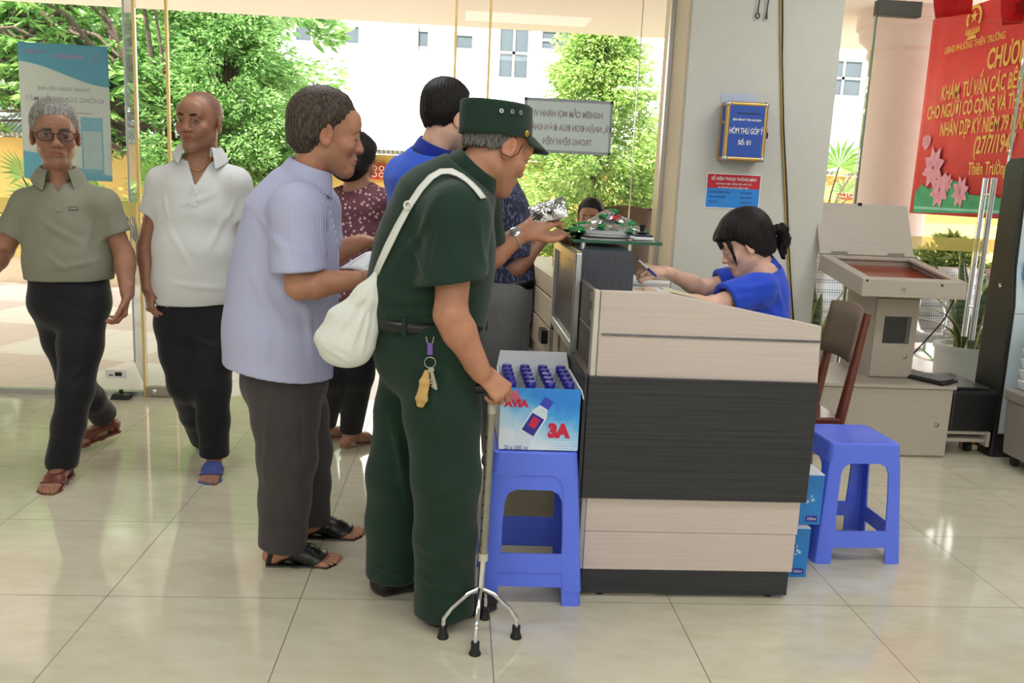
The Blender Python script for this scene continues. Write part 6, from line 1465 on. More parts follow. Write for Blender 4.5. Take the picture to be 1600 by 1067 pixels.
    lo = MB()
    for a in (.2, 1.2, 2.1, 3.0, 3.9, 4.8, 5.6):
        q = c+lat*.178*math.cos(a)+hdg*.174*math.sin(a); t = nv(-lat*math.sin(a)*.18+hdg*math.cos(a)*.155); lo = MB().obox(q, t, np.cross(Z0, t), Z0, .005, .003, .025); build('belt_loop', lo, M_gt, p.root)
    for (Of, Mf) in ((OR, MR), (OL, ML)): shoe(p.root, Of, Mf, M_leather, 'black leather shoe')
    # hair below the cap
    hg = hair_node(.98, .0030, (-.046, -.036, -.012, .028, .020, .05, .3), strands=.0006); hg.cut((0, -.1, .055), (0, .25, 1)); p.hair(M_hsalt, hg, 'short grey hair below the cap')
    # cap: cylinder-like field cap with visor, eyelets, badge
    cp = Node(); cp.seg((0, -.016, .040), (0, -.016, .100), (.092, .112), (.090, .110), (1, 0, 0)); cp.ops = []
    A = np.float32
    def capf(P):
        q = P-np.array((0, -.014, 0), A); tz = np.clip((q[:, 2]-.03)/.09, 0, 1); a = .0905-.002*tz; b = .1105-.003*tz; r = np.sqrt((q[:, 0]/a)**2+(q[:, 1]/b)**2); d = (r-1)*.098
        lo_ = .034-.02*q[:, 1]; hi_ = .128-.06*q[:, 1]; dz = np.maximum(lo_-q[:, 2], q[:, 2]-hi_)
        return -smin(-d, -dz, .010)
    cp.add(capf); cp.seg((0, -.014, .0), (0, -.014, .055), (.084, .104), (.084, .104), (1, 0, 0), k=.004, op='S'); cp.disp = lambda P: .0007*wav(P, 60, 3)
    ct = math.radians(25); MC = p.M@np.array(((1, 0, 0), (0, math.cos(ct), -math.sin(ct)), (0, math.sin(ct), math.cos(ct)))); OC = p.O+p.M@np.array((0, .010, -.006))
    g = Node(); g.add(local(cp, OC, MC)); P, Fq = mesh_node(g, p.O-.2, p.O+.2, .0042); cap = mesh_obj('cap', P, Fq, M_g, p.root, label='dark green peaked field cap')
    v = MB(); n = 20
    for r in range(7):
        for i in range(n+1):
            a = math.radians(-66+132*i/n); u = r/6; rad = 1+.62*u*math.cos(a*1.15)**.9; q = np.array((.091*math.sin(a)*(1+.06*u), -.014+.111*math.cos(a)*rad, .040-.045*u*math.cos(a)-.012*(1-math.cos(a)))); v.v.append(tuple(OC+MC@q))
    for r in range(6):
        for i in range(n): v.f.append((r*(n+1)+i, r*(n+1)+i+1, (r+1)*(n+1)+i+1, (r+1)*(n+1)+i)); v.mi.append(0)
    vo = build('visor', v, M_g, cap, smooth='all'); vo.modifiers.new('thick', 'SOLIDIFY').thickness = .004
    def on_cap(a, z, d=.0): return OC+MC@np.array((-(.0915+d)*math.sin(a), -.014+(.1115+d)*math.cos(a), z)), nv(MC@np.array((-math.sin(a), math.cos(a)*.8, 0)))
    for a in (1.95, 1.66, 1.40):
        c, nn = on_cap(a, .100); build('eyelet', MB().lathe([(.0028, .0), (.0028, .0018), (.0062, .0018), (.0062, 0)], c-nn*.0005, 16, ax=nn), M_alu, cap, smooth=True)
        build('eyelet_hole', MB().lathe([(.0028, .0006), (1e-4, .0012)], c, 12, ax=nn), M_black, cap)
    c, nn = on_cap(1.12, .046); build('cap_button', MB().lathe([(.0095, 0), (.0095, .002), (.006, .0045), (1e-4, .005)], c-nn*.001, 18, ax=nn), mat('brass_button', srgb(196, 160, 70), .3, .8), cap, smooth=True)
    # strap of a hearing aid / glasses cord by the ear
    e = lambda x, y, z: p.O+p.M@np.array((x, y, z))
    build('glasses_cord', MB().tube([e(-.079, .025, .016), e(-.086, .018, -.012), e(-.088, .002, -.034), e(-.082, -.022, -.036), e(-.070, -.045, -.026)], .0014, 6), M_black, p.root, smooth='all')
    # wrist watch (held by the person, part of dress)
    d = nv(J(862, 345, Y+.25)-elL); wc = lerp(elL, wrL, .86); w = build('watch_strap', MB().tube([wc+(nv(np.cross(d, Z0))*math.cos(a)*.034+nv(np.cross(np.cross(d, Z0), d))*math.sin(a)*.031) for a in np.linspace(0, 6.283, 25)], .006, 8, flat=.4), M_alu, p.root, smooth='all', label='silver wrist watch')
    wq = nv((-.1, -.8, .6)); build('watch_case', MB().lathe([(.017, 0), (.017, .006), (.014, .008), (1e-4, .008)], wc+wq*.031, 20, ax=wq), M_alu, w, smooth=True)
    return p, dict(O=O, Y=Y, wrL=wrL, wrR=wrR, lat=lat, hdg=hdg, c=c)

# ================================================================== the other people
M_btrous = cloth('black_trousers', srgb(24, 24, 30), .75, .08); M_gtrous = cloth('dark_grey_brown_trousers', srgb(66, 60, 60), .8, .08); M_ltrous = cloth('mid_grey_trousers', srgb(112, 112, 112), .85, .08)
M_polo1 = cloth('grey_green_jersey', srgb(134, 134, 118), .9, .05); M_polo2 = cloth('white_jersey', srgb(214, 216, 216), .9, .03); M_blueshirt = cloth('royal_blue_polo', srgb(46, 90, 206), .85, .05)
t = NT('lavender_striped_cotton'); wv = t.node('ShaderNodeTexWave'); wv.inputs['Scale'].default_value = 68; wv.inputs['Distortion'].default_value = .6; wv.inputs['Detail Scale'].default_value = .4
t.link(t.coord((.9, .45, .02)), wv.inputs['Vector']); t.set(Base_Color=t.ramp(wv.outputs['Fac'], [(.35, srgb(160, 164, 204)), (.65, srgb(196, 198, 222))]), Roughness=.85); t.bump(t.noise(t.coord(), 500, 2), .1, .001); M_lav = t.m
t = NT('floral_blouse'); vo = t.node('ShaderNodeTexVoronoi'); vo.inputs['Scale'].default_value = 48; vo.inputs['Randomness'].default_value = .85; n = t.noise(t.coord(), 130, 2)
dd = t.math('ADD', vo.outputs['Distance'], t.math('MULTIPLY', n, .35)); t.link(t.coord(), vo.inputs['Vector'])
t.set(Base_Color=t.ramp(dd, [(.40, srgb(214, 186, 190)), (.50, srgb(150, 96, 108)), (.58, srgb(108, 62, 74))]), Roughness=.8); M_floral = t.m
t = NT('navy_speckled_cotton'); n = t.noise(t.coord((1, 1, .35)), 150, 2); t.set(Base_Color=t.ramp(n, [(.52, srgb(36, 40, 66)), (.66, srgb(112, 116, 146))]), Roughness=.85); M_navy = t.m
M_beige = cloth('beige_grey_cotton', srgb(186, 180, 166), .9, .05); M_blackT = cloth('black_jersey', srgb(28, 26, 28), .9, .06)
M_bsandal = mat('blue_rubber_sandal', srgb(72, 92, 168), .6, var=.05); M_bsandal2 = mat('dark_blue_strap', srgb(58, 72, 140), .6, var=.05); M_tan = mat('tan_sandal', srgb(150, 116, 96), .6, var=.08)

def man_grey_polo():
    Y = 3.72; p = Person('person in grey-green polo shirt and black-rimmed glasses walking at far left', (-1.66, 3.8, 0)); hd = nv((.36, -.93, 0)); lat = nv(np.cross(hd, Z0)); L = -lat
    O = J(86, 210, Y-.05); f = nv(CAM-O)*np.array((1, 1, 0)); f = nv(f+np.array((.02, 0, -.06))); nb = J(92, 278, Y)
    p.set_head(O, f, sc=1.07, kw=dict(old=1.0, w=.98, jaw=1.05, nose=1.12), neck=nb, nr=(.052, .052), tint=dict(shave=True), roll=.03)
    p.torso([(J(96, 300, Y), .105, .065), (J(103, 325, Y), .148, .105), (J(108, 360, Y), .158, .118), (J(109, 405, Y), .166, .130), (J(109, 450, Y), .168, .125)], lat)
    sL, eL, wL = J(160, 319, Y), J(194, 398, Y+.02), J(199, 458, Y-.05); sR, eR, wR = J(45, 319, Y), J(4, 392, Y-.02), J(-28, 440, Y-.18)
    p.arm('L', sL, eL, wL, nv(J(189, 510, Y-.08)-wL), nv((.75, .45, .1)), r=(.047, .042, .041, .028), hand=dict(curl=(30, 38, 26), thumb=(.5, .8, -.3)))
    p.arm('R', sR, eR, wR, nv(J(-40, 480, Y-.26)-wR), nv((-.8, .3, .1)), r=(.047, .042, .041, .028), hand=dict(curl=(25, 34, 24)))
    hL, hR = J(132, 470, Y-.01), J(84, 470, Y+.02); kL = J(118, 608, Y-.10); kR = J(116, 590, Y+.12); aL = FL(95, 752)+(0, .02, .085); aR = FL(160, 698)+(0, .05, .13)
    OL, ML = p.leg(hL, kL, aL, nv((.05, -1, 0))); OR, MR = p.leg(hR, kR, aR, nv((-.55, -.8, -.12)), up=nv((-.1, -.2, 1)))
    p.finish(M_skinB)
    fo = folds([(60, 340, 125, 380, .02, .005), (150, 330, 130, 400, .022, .005), (60, 420, 160, 405, .018, .005), (70, 395, 110, 425, .016, .005), (160, 330, 150, 372, .016, .005)], .0024, 18, 5)
    p.shirt(M_polo1, [(sL, eL, .60, .064, .066, None), (sR, eR, .64, .064, .068, None)], (J(109, 436, Y), nv((.0, 0, -1))), fold=fo, label='grey-green short-sleeved polo shirt', sh=.048, V=(hd, 91, 303, .042))
    p.collar(M_polo1, hd, .057, half=2.62, height=.034, flare=.046, point=.045)
    q, n = onto(p.shirtn, 115, 326, Y, .001); r = nv(np.cross(Z0, n)); r = -r if r[0] < 0 else r
    build('chest_logo', MB().obox(q, r, n, np.cross(r, n), .016, .001, .0065).mat(1).obox(q+n*.0008, r, n, np.cross(r, n), .0135, .001, .004), [M_black, M_polo1], p.root)
    pk = MB(); pts = [onto(p.shirtn, x, y, Y, .001) for x, y in ((91, 296), (91, 312), (92, 330))]; build('placket', ribbon([a for a, b in pts], [b for a, b in pts], .024, .0018), M_polo1, p.root)
    fo = folds([(75, 470, 150, 500, .02, .006), (140, 560, 100, 600, .018, .006), (120, 620, 90, 640, .016, .006), (90, 700, 105, 720, .012, .005)], .002, 16, 9, (1, 1, .4))
    p.trousers(M_btrous, [[(hL, .098), (lerp(hL, kL, .5), .088), (kL, .071), (lerp(kL, aL, .5), .064), (aL, .066)], [(hR, .098), (lerp(hR, kR, .5), .086), (kR, .070), (lerp(kR, aR, .5), .062), (aR, .064)]], (J(109, 458, Y), .160, .122, lat, .05), (J(109, 432, Y), (0, 0, 1)), [(aL-(0, 0, .03), (0, 0, -1)), (lerp(kR, aR, .93), nv(aR-kR))], fo, label='black trousers')
    sandal(p.root, OL, ML, [(.10, .03, .13, .05, .016), (.04, .05, .075, .05, .012), (-.03, .03, -.02, .07, .009)], M_brownl, M_brownl, 'red-brown leather sandal'); sandal(p.root, OR, MR, [(.10, .03, .13, .05, .016), (.04, .05, .075, .05, .012), (-.03, .03, -.02, .07, .011)], M_brownl, M_brownl, 'red-brown leather sandal')
    add_eyes(p.root, O, p.M); add_brows(p.root, O, p.M, M_hsalt, thick=.0036)
    p.hair(M_hgrey, hair_node(.98, .0085, (-.075, -.06, -.012, .0, .042, .066, .080), seed=2, top=.006), 'short grey hair')
    gl = MB(); e = lambda x, y, z: O+p.M@np.array((x, y, z))
    rim = lambda s: [e(s*.034+.0265*math.cos(a)*(1 if abs(math.cos(a)) < .97 else 1), .108-.012*abs(s*.034+.0265*math.cos(a))/.06, -.002+.0185*math.copysign(abs(math.sin(a))**.7, math.sin(a))) for a in np.linspace(0, 2*math.pi, 33)]
    for s in (1, -1): gl.tube(rim(s), .0021, 8)
    gl.tube([e(-.008, .107, .004), e(0, .109, .007), e(.008, .107, .004)], .0018, 8)
    for s in (1, -1): gl.tube([e(s*.061, .096, .006), e(s*.080, .086, .006), e(s*.084, .0, .004), e(s*.080, -.03, -.012)], .002, 8)
    g = build('glasses_frame', gl, mat('dark_glasses_frame', srgb(40, 24, 24), .3, var=.05), p.root, smooth='all')
    for s in (1, -1):
        m = MB(); R_ = rim(s)[:-1]; m.add([e(s*.034, .1015, -.002)]+R_, [(0, 1+i, 1+(i+1) % 32) for i in range(32)]); build('lens', m, glassmat('tinted_lens', (.80, .77, .84), 2.0), g)
    return p
def man_white_polo():
    Y = 3.85; p = Person('person in white polo shirt with gold necklace walking behind, looking aside', (-1.15, 3.85, 0)); hd = nv((.24, -.97, 0)); lat = nv(np.cross(hd, Z0))
    O = J(312, 190, Y-.03); f = nv((-.24, -.96, -.03)); nb = J(314, 243, Y)
    p.set_head(O, f, sc=1.05, kw=dict(old=.0, w=1.06, jaw=1.1, nose=1.08, smile=1), neck=nb, nr=(.064, .060), tint=dict(shave=True, stub=(-.05, -.05, -.02, -.005, .05, .10, .2)), roll=-.03)
    p.torso([(J(314, 264, Y), .110, .065), (J(312, 292, Y), .155, .105), (J(310, 330, Y), .172, .122), (J(308, 390, Y), .174, .140), (J(306, 440, Y), .172, .138), (J(306, 490, Y), .170, .128)], lat)
    sR, eR, wR = J(255, 285, Y), J(230, 385, Y+.02), J(231, 450, Y-.05); sL, eL, wL = J(367, 285, Y), J(387, 372, Y+.05), J(378, 440, Y)
    p.arm('R', sR, eR, wR, nv(J(238, 500, Y-.1)-wR), nv((-.8, -.5, .1)), r=(.047, .045, .044, .029), hand=dict(fcurl=((30, 40, 30), (34, 40, 30), (38, 42, 30), (42, 45, 32)), thumb=(.65, .7, -.5), tcurl=18), hs=1.05)
    p.arm('L', sL, eL, wL, nv(J(372, 485, Y-.05)-wL), nv((.8, -.5, .1)), r=(.047, .045, .044, .029), hand=dict(curl=(25, 34, 24)))
    hR, hL = J(280, 505, Y), J(332, 505, Y); kR = J(290, 600, Y-.06); kL = J(331, 605, Y-.08); aL = FL(331, 741)+(0, .045, .085); aR = J(318, 688, Y+.30)
    OL, ML = p.leg(hL, kL, aL, nv((.12, -1, 0))); OR, MR = p.leg(hR, kR, aR, nv((.0, -.75, -.65)), up=nv((0, -.65, .75)))
    p.finish(M_skinB)
    fo = folds([(280, 320, 340, 300, .02, .004), (260, 350, 300, 420, .02, .004), (355, 330, 320, 400, .022, .005), (262, 440, 350, 450, .02, .005), (370, 300, 355, 345, .016, .006), (255, 300, 262, 340, .014, .005)], .0022, 17, 6)
    p.shirt(M_polo2, [(sR, eR, .50, .066, .068, None), (sL, eL, .60, .066, .068, None)], (J(308, 473, Y), nv((.03, 0, -1))), fold=fo, label='white short-sleeved polo shirt', sh=.048, V=(hd, 304, 291, .062))
    p.collar(M_polo2, hd+np.array((-.1, 0, 0)), .066, half=2.50, height=.034, flare=.048, point=.055)
    pts = [onto(p.shirtn, x, y, Y, .001) for x, y in ((303, 288), (303, 305), (303, 322))]; build('placket', ribbon([a for a, b in pts], [b for a, b in pts], .026, .0018), M_polo2, p.root)
    for y in (296, 314): q, n = onto(p.shirtn, 303, y, Y, .003); build('button', MB().lathe([(.005, 0), (.005, .0016), (1e-4, .002)], q, 14, ax=n), M_white, p.root, smooth=True)
    # necklace on the skin of the chest
    nk = MB(); pts = []
    for i in range(30):
        x = 284+50*i/29; y = 241+26*math.sin(math.pi*(i/29))**1.1; q, n = onto(p.body, x, y, Y, .003); pts.append(q)
    for i, q in enumerate(pts): nk.ball(q, .0034, 8, 6)
    ob = build('necklace', nk, mat('gold_chain', srgb(214, 166, 90), .25, .9), p.root, smooth='all'); ob['kind'] = 'stuff'
    fo = folds([(290, 520, 340, 545, .022, .007), (300, 540, 316, 600, .02, -.012), (265, 560, 300, 610, .02, .006), (340, 600, 316, 640, .018, .006), (310, 690, 345, 700, .012, .006)], .002, 16, 10, (1, 1, .4))
    p.trousers(M_btrous, [[(hL, .105), (lerp(hL, kL, .5), .094), (kL, .078), (lerp(kL, aL, .5), .068), (aL, .066)], [(hR, .105), (lerp(hR, kR, .5), .094), (kR, .076), (lerp(kR, aR, .5), .066), (aR, .062)]], (J(307, 492, Y), .168, .128, lat, .05), (J(307, 466, Y), (0, 0, 1)), [(aL-(0, 0, .015), (0, 0, -1)), (lerp(kR, aR, .95), nv(aR-kR))], fo, label='black trousers')
    sandal(p.root, OL, ML, [(.075, .03, .105, .05, .036)], M_bsandal, M_bsandal2, 'blue rubber slide sandal'); sandal(p.root, OR, MR, [(.075, .03, .105, .05, .036)], M_bsandal, M_bsandal2, 'blue rubber slide sandal')
    add_eyes(p.root, O, p.M, (.25, 1, 0)); add_brows(p.root, O, p.M, M_hblack, thick=.0042)
    return p
def man_lavender():
    Y = 2.93; p = Person('person in lavender striped shirt stooping in line with papers in hand', (-.48, 2.93, 0)); hd = nv((.96, .26, 0)); lat = nv((.26, -.96, 0))
    O = J(510, 208, Y); f = nv((.955, .27, -.12)); nb = J(478, 282, Y); p.set_head(O, f, sc=1.10, kw=dict(old=1.0, w=.98, nose=1.2, jaw=.98), neck=nb, nr=(.052, .055), tint=dict(shave=True, stub=(-.07, -.06, -.012, .0, .02, .06, .3)))
    p.torso([(J(464, 300, Y), .100, .092), (J(451, 338, Y), .150, .135), (J(449, 392, Y), .158, .160), (J(444, 450, Y), .160, .172), (J(438, 510, Y), .168, .178), (J(434, 600, Y), .180, .186)], lat)
    sR, eR, wR = J(466, 330, Y-.16), J(468, 446, Y-.21), J(560, 437, Y-.18); sL, eL, wL = J(492, 325, Y+.16), J(505, 400, Y+.2), J(568, 378, Y+.19)
    p.arm('R', sR, eR, wR, nv(J(600, 432, Y-.15)-wR), nv((-.1, -.6, .8)), r=(.050, .046, .046, .031), hand=dict(curl=(40, 45, 30), thumb=(.6, .8, -.3)))
    p.arm('L', sL, eL, wL, nv(J(606, 378, Y+.19)-wL), nv((0, .4, .9)), r=(.048, .044, .044, .031), hand=dict(curl=(35, 40, 30), thumb=(.6, .8, -.3)))
    hR, hL = J(443, 590, Y-.070), J(458, 590, Y+.075); kR, kL = J(449, 715, Y-.08), J(480, 705, Y+.09); aR = FL(440, 884)+(0, .02, .085); aL = FL(487, 838)+(0, .0, .085)
    OR, MR = p.leg(hR, kR, aR, nv((1, .02, 0)), L=1.02); OL, ML = p.leg(hL, kL, aL, nv((1, .06, 0)), L=1.02); p.finish(M_skinD)
    fo = folds([(400, 330, 450, 400, .02, .006), (430, 440, 500, 500, .024, .007), (390, 420, 450, 520, .024, .006), (480, 470, 490, 570, .022, .006), (440, 380, 500, 405, .014, .004), (450, 340, 475, 420, .018, .004), (420, 500, 415, 570, .022, .005), (500, 330, 515, 420, .02, .005)], .0028, 15, 7, (1, 1, .6))
    p.shirt(M_lav, [(sR, eR, .80, .088, .086, nv(J(486, 520, Y)-J(470, 330, Y))), (sL, eL, .80, .085, .080, None)], (J(440, 578, Y), nv((-.16, 0, -1))), fold=fo, label='lavender pinstriped short-sleeved shirt', sh=.070, neckcut=.014, hemdepth=.10)
    p.collar(M_lav, f+np.array((.1, .1, 0)), .060, half=2.75, height=.046, flare=.036, drop=.016, point=.03)
    q0 = MB()
    fo = folds([(470, 590, 470, 840, .012, -.006), (420, 600, 412, 760, .022, .006), (410, 820, 470, 845, .014, .006), (460, 690, 420, 740, .02, .005)], .0024, 14, 12, (1, 1, .3))
    p.trousers(M_gtrous, [[(hR, (.080, .112)), (lerp(hR, kR, .5), (.095, .110)), (kR, .099), (lerp(kR, aR, .5), .086), (aR-(0, 0, .02), .084)], [(hL, (.080, .105)), (lerp(hL, kL, .5), .094), (kL, .084), (lerp(kL, aL, .5), .072), (aL-(0, 0, .02), .070)]], (J(445, 578, Y), .135, .150, lat, .03), (J(445, 552, Y), (0, 0, 1)), [(aR-(0, 0, .022), (-.12, 0, -1)), (aL-(0, 0, .025), (0, 0, -1))], fo, label='dark grey-brown trousers')
    for (Of, Mf) in ((OR, MR), (OL, ML)): sandal(p.root, Of, Mf, [(.10, .03, .135, .05, .020), (.045, .03, .08, .06, .020), (-.04, .03, -.03, .07, .009)], M_leather, M_leather, 'black leather sandal')
    add_eyes(p.root, O, p.M); add_brows(p.root, O, p.M, M_hdark)
    p.hair(M_hdark, hair_node(.98, .0105, (-.085, -.075, -.03, .005, .040, .074, .098), seed=6, top=.004, strands=.0011, edge=.055, jag=.010), 'thinning dark greying hair')
    # papers in his hands
    m = MB(); a, b, c, d = J(528, 420, Y+.02), J(571, 394, Y+.06), J(612, 402, Y+.02), J(585, 432, Y-.05); n = 6
    for i in range(n+1):
        for j in range(n+1):
            u, v = i/n, j/n; q = a*(1-u)*(1-v)+b*(1-u)*v+c*u*v+d*u*(1-v)+np.array((0, 0, .012*math.sin(math.pi*u))); m.v.append(tuple(q))
    for i in range(n):
        for j in range(n): m.f.append((i*(n+1)+j, (i+1)*(n+1)+j, (i+1)*(n+1)+j+1, i*(n+1)+j+1)); m.mi.append(0)
    o = build('document', m, M_paper, smooth='all'); o.modifiers.new('thick', 'SOLIDIFY').thickness = .0012; tag(o, 'white printed document held by the man in lavender shirt', 'paper')
    ln = MB()
    for k in range(7):
        u0, v = .18, .2+.09*k
        P = lambda u, v: a*(1-u)*(1-v)+b*(1-u)*v+c*u*v+d*u*(1-v)+np.array((0, 0, .012*math.sin(math.pi*u)+.0016))
        ln.add([P(.15, v), P(.7, v), P(.7, v+.025), P(.15, v+.025)], [(0, 1, 2, 3)])
    q = build('text_lines', ln, mat('grey_print', srgb(140, 140, 150), .8), o); q['kind'] = 'stuff'
    return p
def woman_floral():
    Y = 4.10; p = Person('person in maroon floral blouse standing back turned behind the stooping man', (-.5, 4.15, 0)); hd = nv((.35, .94, 0)); lat = nv((.94, -.35, 0))
    O = J(556, 252, Y); f = nv((.55, .83, -.25)); nb = J(558, 290, Y+.0); p.set_head(O, f, sc=.98, kw=dict(female=True), neck=nb, nr=(.046, .048), tint={})
    p.torso([(J(560, 298, Y), .09, .065), (J(560, 325, Y), .135, .100), (J(560, 370, Y), .140, .110), (J(558, 420, Y), .145, .120), (J(556, 480, Y), .150, .125)], lat)
    sR, eR, wR = J(600, 316, Y-.05), J(612, 385, Y), J(620, 430, Y+.15); sL, eL, wL = J(524, 316, Y+.04), J(516, 385, Y+.05), J(530, 430, Y+.2)
    p.arm('R', sR, eR, wR, nv((.1, .9, -.2)), nv((.3, 0, .9)), r=(.040, .036, .034, .024)); p.arm('L', sL, eL, wL, nv((.1, .9, -.2)), nv((-.3, 0, .9)), r=(.040, .036, .034, .024))
    hR, hL = J(572, 490, Y), J(536, 490, Y+.02); kR, kL = J(560, 585, Y), J(520, 585, Y); aR = FL(546, 702)+(.0, .05, .08); aL = FL(507, 690)+(0, .02, .08)
    OR, MR = p.leg(hR, kR, aR, nv((.75, .66, 0)), L=.92); OL, ML = p.leg(hL, kL, aL, nv((.7, .7, 0)), L=.92); p.finish(M_skinA, h=.0075)
    p.shirt(M_floral, [(sR, eR, .8, .060, .058, None), (sL, eL, .8, .060, .058, None)], (J(557, 500, Y), (0, 0, -1)), fold=folds([], .003, 14, 3), label='maroon floral blouse', sh=.055, h=.0075)
    p.trousers(M_btrous, [[(hR, .095), (kR, .072), (aR, .055)], [(hL, .095), (kL, .072), (aL, .055)]], (J(556, 485, Y), .14, .12, lat, .05), (J(556, 462, Y), (0, 0, 1)), [(aR-(0, 0, .005), (0, 0, -1)), (aL-(0, 0, .005), (0, 0, -1))], folds([], .002, 14, 4), label='black trousers', h=.0075)
    for (Of, Mf) in ((OR, MR), (OL, ML)): sandal(p.root, Of, Mf, [(.085, .03, .115, .05, .014)], M_tan, M_tan, 'tan sandal')
    hn = hair_node(1.0, .020, (-.10, -.10, -.085, -.07, .030, .06, .08), seed=9, strands=.002); hn.ell((0, -.05, -.05), (.085, .075, .06), k=.03); p.hair(M_hblack, hn, 'short black bobbed hair', h=.0045)
    return p
def man_blue():
    Y = 3.45; p = Person('person in royal blue polo with dark hair behind the man in green', (-.15, 3.5, 0)); hd = nv((.70, .71, 0)); lat = nv((.71, -.70, 0))
    O = J(699, 184, Y); f = nv((.74, .66, -.12)); nb = J(673, 243, Y); p.set_head(O, f, sc=1.0, kw=dict(), neck=nb, nr=(.054, .056), tint=dict(shave=True))
    p.torso([(J(668, 252, Y), .105, .075), (J(664, 285, Y), .165, .11), (J(664, 340, Y), .170, .12), (J(664, 420, Y), .165, .125), (J(664, 480, Y), .165, .125)], lat)
    sR, eR, wR = J(706, 275, Y-.12), J(716, 360, Y-.10), J(745, 400, Y+.0); sL, eL, wL = J(634, 275, Y+.10), J(640, 360, Y+.16), J(700, 400, Y+.22)
    for sd, a, b, c in (('R', sR, eR, wR), ('L', sL, eL, wL)): p.arm(sd, a, b, c, nv((.7, .6, -.1)), nv((0, 0, 1)))
    hR, hL = J(680, 490, Y-.06), J(650, 490, Y+.06); kR, kL = J(682, 610, Y-.05), J(652, 605, Y+.06); aR = FL(684, 775)+(0, .0, .085); aL = FL(650, 755)+(0, 0, .085)
    OR, MR = p.leg(hR, kR, aR, hd, foot=False); OL, ML = p.leg(hL, kL, aL, hd, foot=False); p.finish(M_skinC, h=.0075)
    p.shirt(M_blueshirt, [(sR, eR, .6, .072, .068, None), (sL, eL, .6, .080, .070, None)], (J(664, 485, Y), (0, 0, -1)), fold=folds([(620, 290, 660, 350, .02, .005), (610, 320, 650, 400, .02, .005)], .0024, 16, 5), label='royal blue polo shirt', sh=.066, h=.0065)
    p.collar(cloth('deep_blue_collar', srgb(30, 50, 150), .85, .05), f, .058, half=2.6, height=.042, flare=.022)
    p.trousers(M_btrous, [[(hR, .10), (kR, .08), (aR, .07)], [(hL, .10), (kL, .08), (aL, .07)]], (J(664, 485, Y), .16, .125, lat, .05), (J(664, 470, Y), (0, 0, 1)), [(aR-(0, 0, .02), (0, 0, -1)), (aL-(0, 0, .02), (0, 0, -1))], None, label='black trousers', h=.008)
    for (Of, Mf) in ((OR, MR), (OL, ML)): shoe(p.root, Of, Mf, M_leather, 'black shoe')
    p.hair(M_hblack, hair_node(1.0, .009, (-.050, -.042, -.020, .008, .05, .07, .085), seed=4, top=.016, strands=.0013, jag=.008, edge=.05), 'thick black hair')
    return p
def man_navy():
    Y = 3.42; p = Person('person in navy speckled shirt and grey trousers at the counter, partly hidden', (.10, 3.45, 0)); hd = nv((.97, .22, 0)); lat = nv((.22, -.97, 0))
    O = J(782, 232, Y+.05); f = nv((.93, .2, -.35)); nb = J(775, 275, Y); p.set_head(O, f, sc=.95, kw=dict(), neck=nb, nr=(.05, .052), tint={})
    p.torso([(J(781, 290, Y), .095, .07), (J(782, 330, Y), .150, .100), (J(784, 380, Y), .155, .108), (J(787, 430, Y), .150, .108), (J(789, 450, Y), .150, .105)], lat)
    sR, eR, wR = J(788, 318, Y-.12), J(806, 418, Y-.13), J(846, 374, Y-.08); sL, eL, wL = J(795, 315, Y+.14), J(812, 390, Y+.16), J(850, 372, Y+.12)
    p.arm('R', sR, eR, wR, nv(J(876, 366, Y-.05)-wR), nv((-.2, -.4, .9)), r=(.044, .038, .038, .027), hand=dict(curl=(28, 30, 20))); p.arm('L', sL, eL, wL, nv((.9, .1, .05)), nv((-.2, .3, .9)), r=(.044, .038, .038, .027))
    hR, hL = J(783, 470, Y-.08), J(788, 470, Y+.08); kR, kL = J(781, 585, Y-.07), J(790, 580, Y+.08); aR = FL(778, 740)+(0, .1, .085); aL = FL(790, 720)+(0, .12, .085)
    OR, MR = p.leg(hR, kR, aR, hd, foot=False); OL, ML = p.leg(hL, kL, aL, hd, foot=False); p.finish(M_skinB, h=.007)
    p.shirt(M_navy, [(sR, eR, .86, .068, .064, None), (sL, eL, .8, .066, .062, None)], (J(788, 446, Y), (0, 0, -1)), fold=folds([(775, 380, 815, 420, .018, .005)], .003, 15, 8), label='navy speckled short-sleeved shirt', sh=.062, h=.0065)
    p.collar(M_navy, f, .055, half=2.6)
    p.trousers(M_ltrous, [[(hR, .112), (kR, .092), (aR, .075)], [(hL, .112), (kL, .09), (aL, .075)]], (J(788, 462, Y), .152, .110, lat, .05), (J(788, 436, Y), (0, 0, 1)), [(aR-(0, 0, .02), (0, 0, -1)), (aL-(0, 0, .02), (0, 0, -1))], folds([(770, 470, 800, 540, .02, .004)], .002, 14, 5), label='mid grey trousers', h=.0075)
    c = J(788, 438, Y); b = MB(); n = 48
    ring = lambda z, g: [c+lat*(.154+g)*math.cos(a)+hd*(.112+g)*math.sin(a)+np.array((0, 0, z)) for a in np.linspace(0, 2*math.pi, n, endpoint=False)]
    for q in (ring(-.017, 0), ring(-.017, .006), ring(.017, .006), ring(.017, 0)): b.v += [tuple(v) for v in q]
    for i in range(3):
        for k in range(n): b.f.append((i*n+k, i*n+(k+1) % n, (i+1)*n+(k+1) % n, (i+1)*n+k)); b.mi.append(0)
    build('belt', b, M_leather, p.root, smooth='all')
    for (Of, Mf) in ((OR, MR), (OL, ML)): shoe(p.root, Of, Mf, M_leather, 'black shoe')
    p.hair(M_hblack, hair_node(1.0, .009, seed=4), 'short black hair', h=.0045); return p
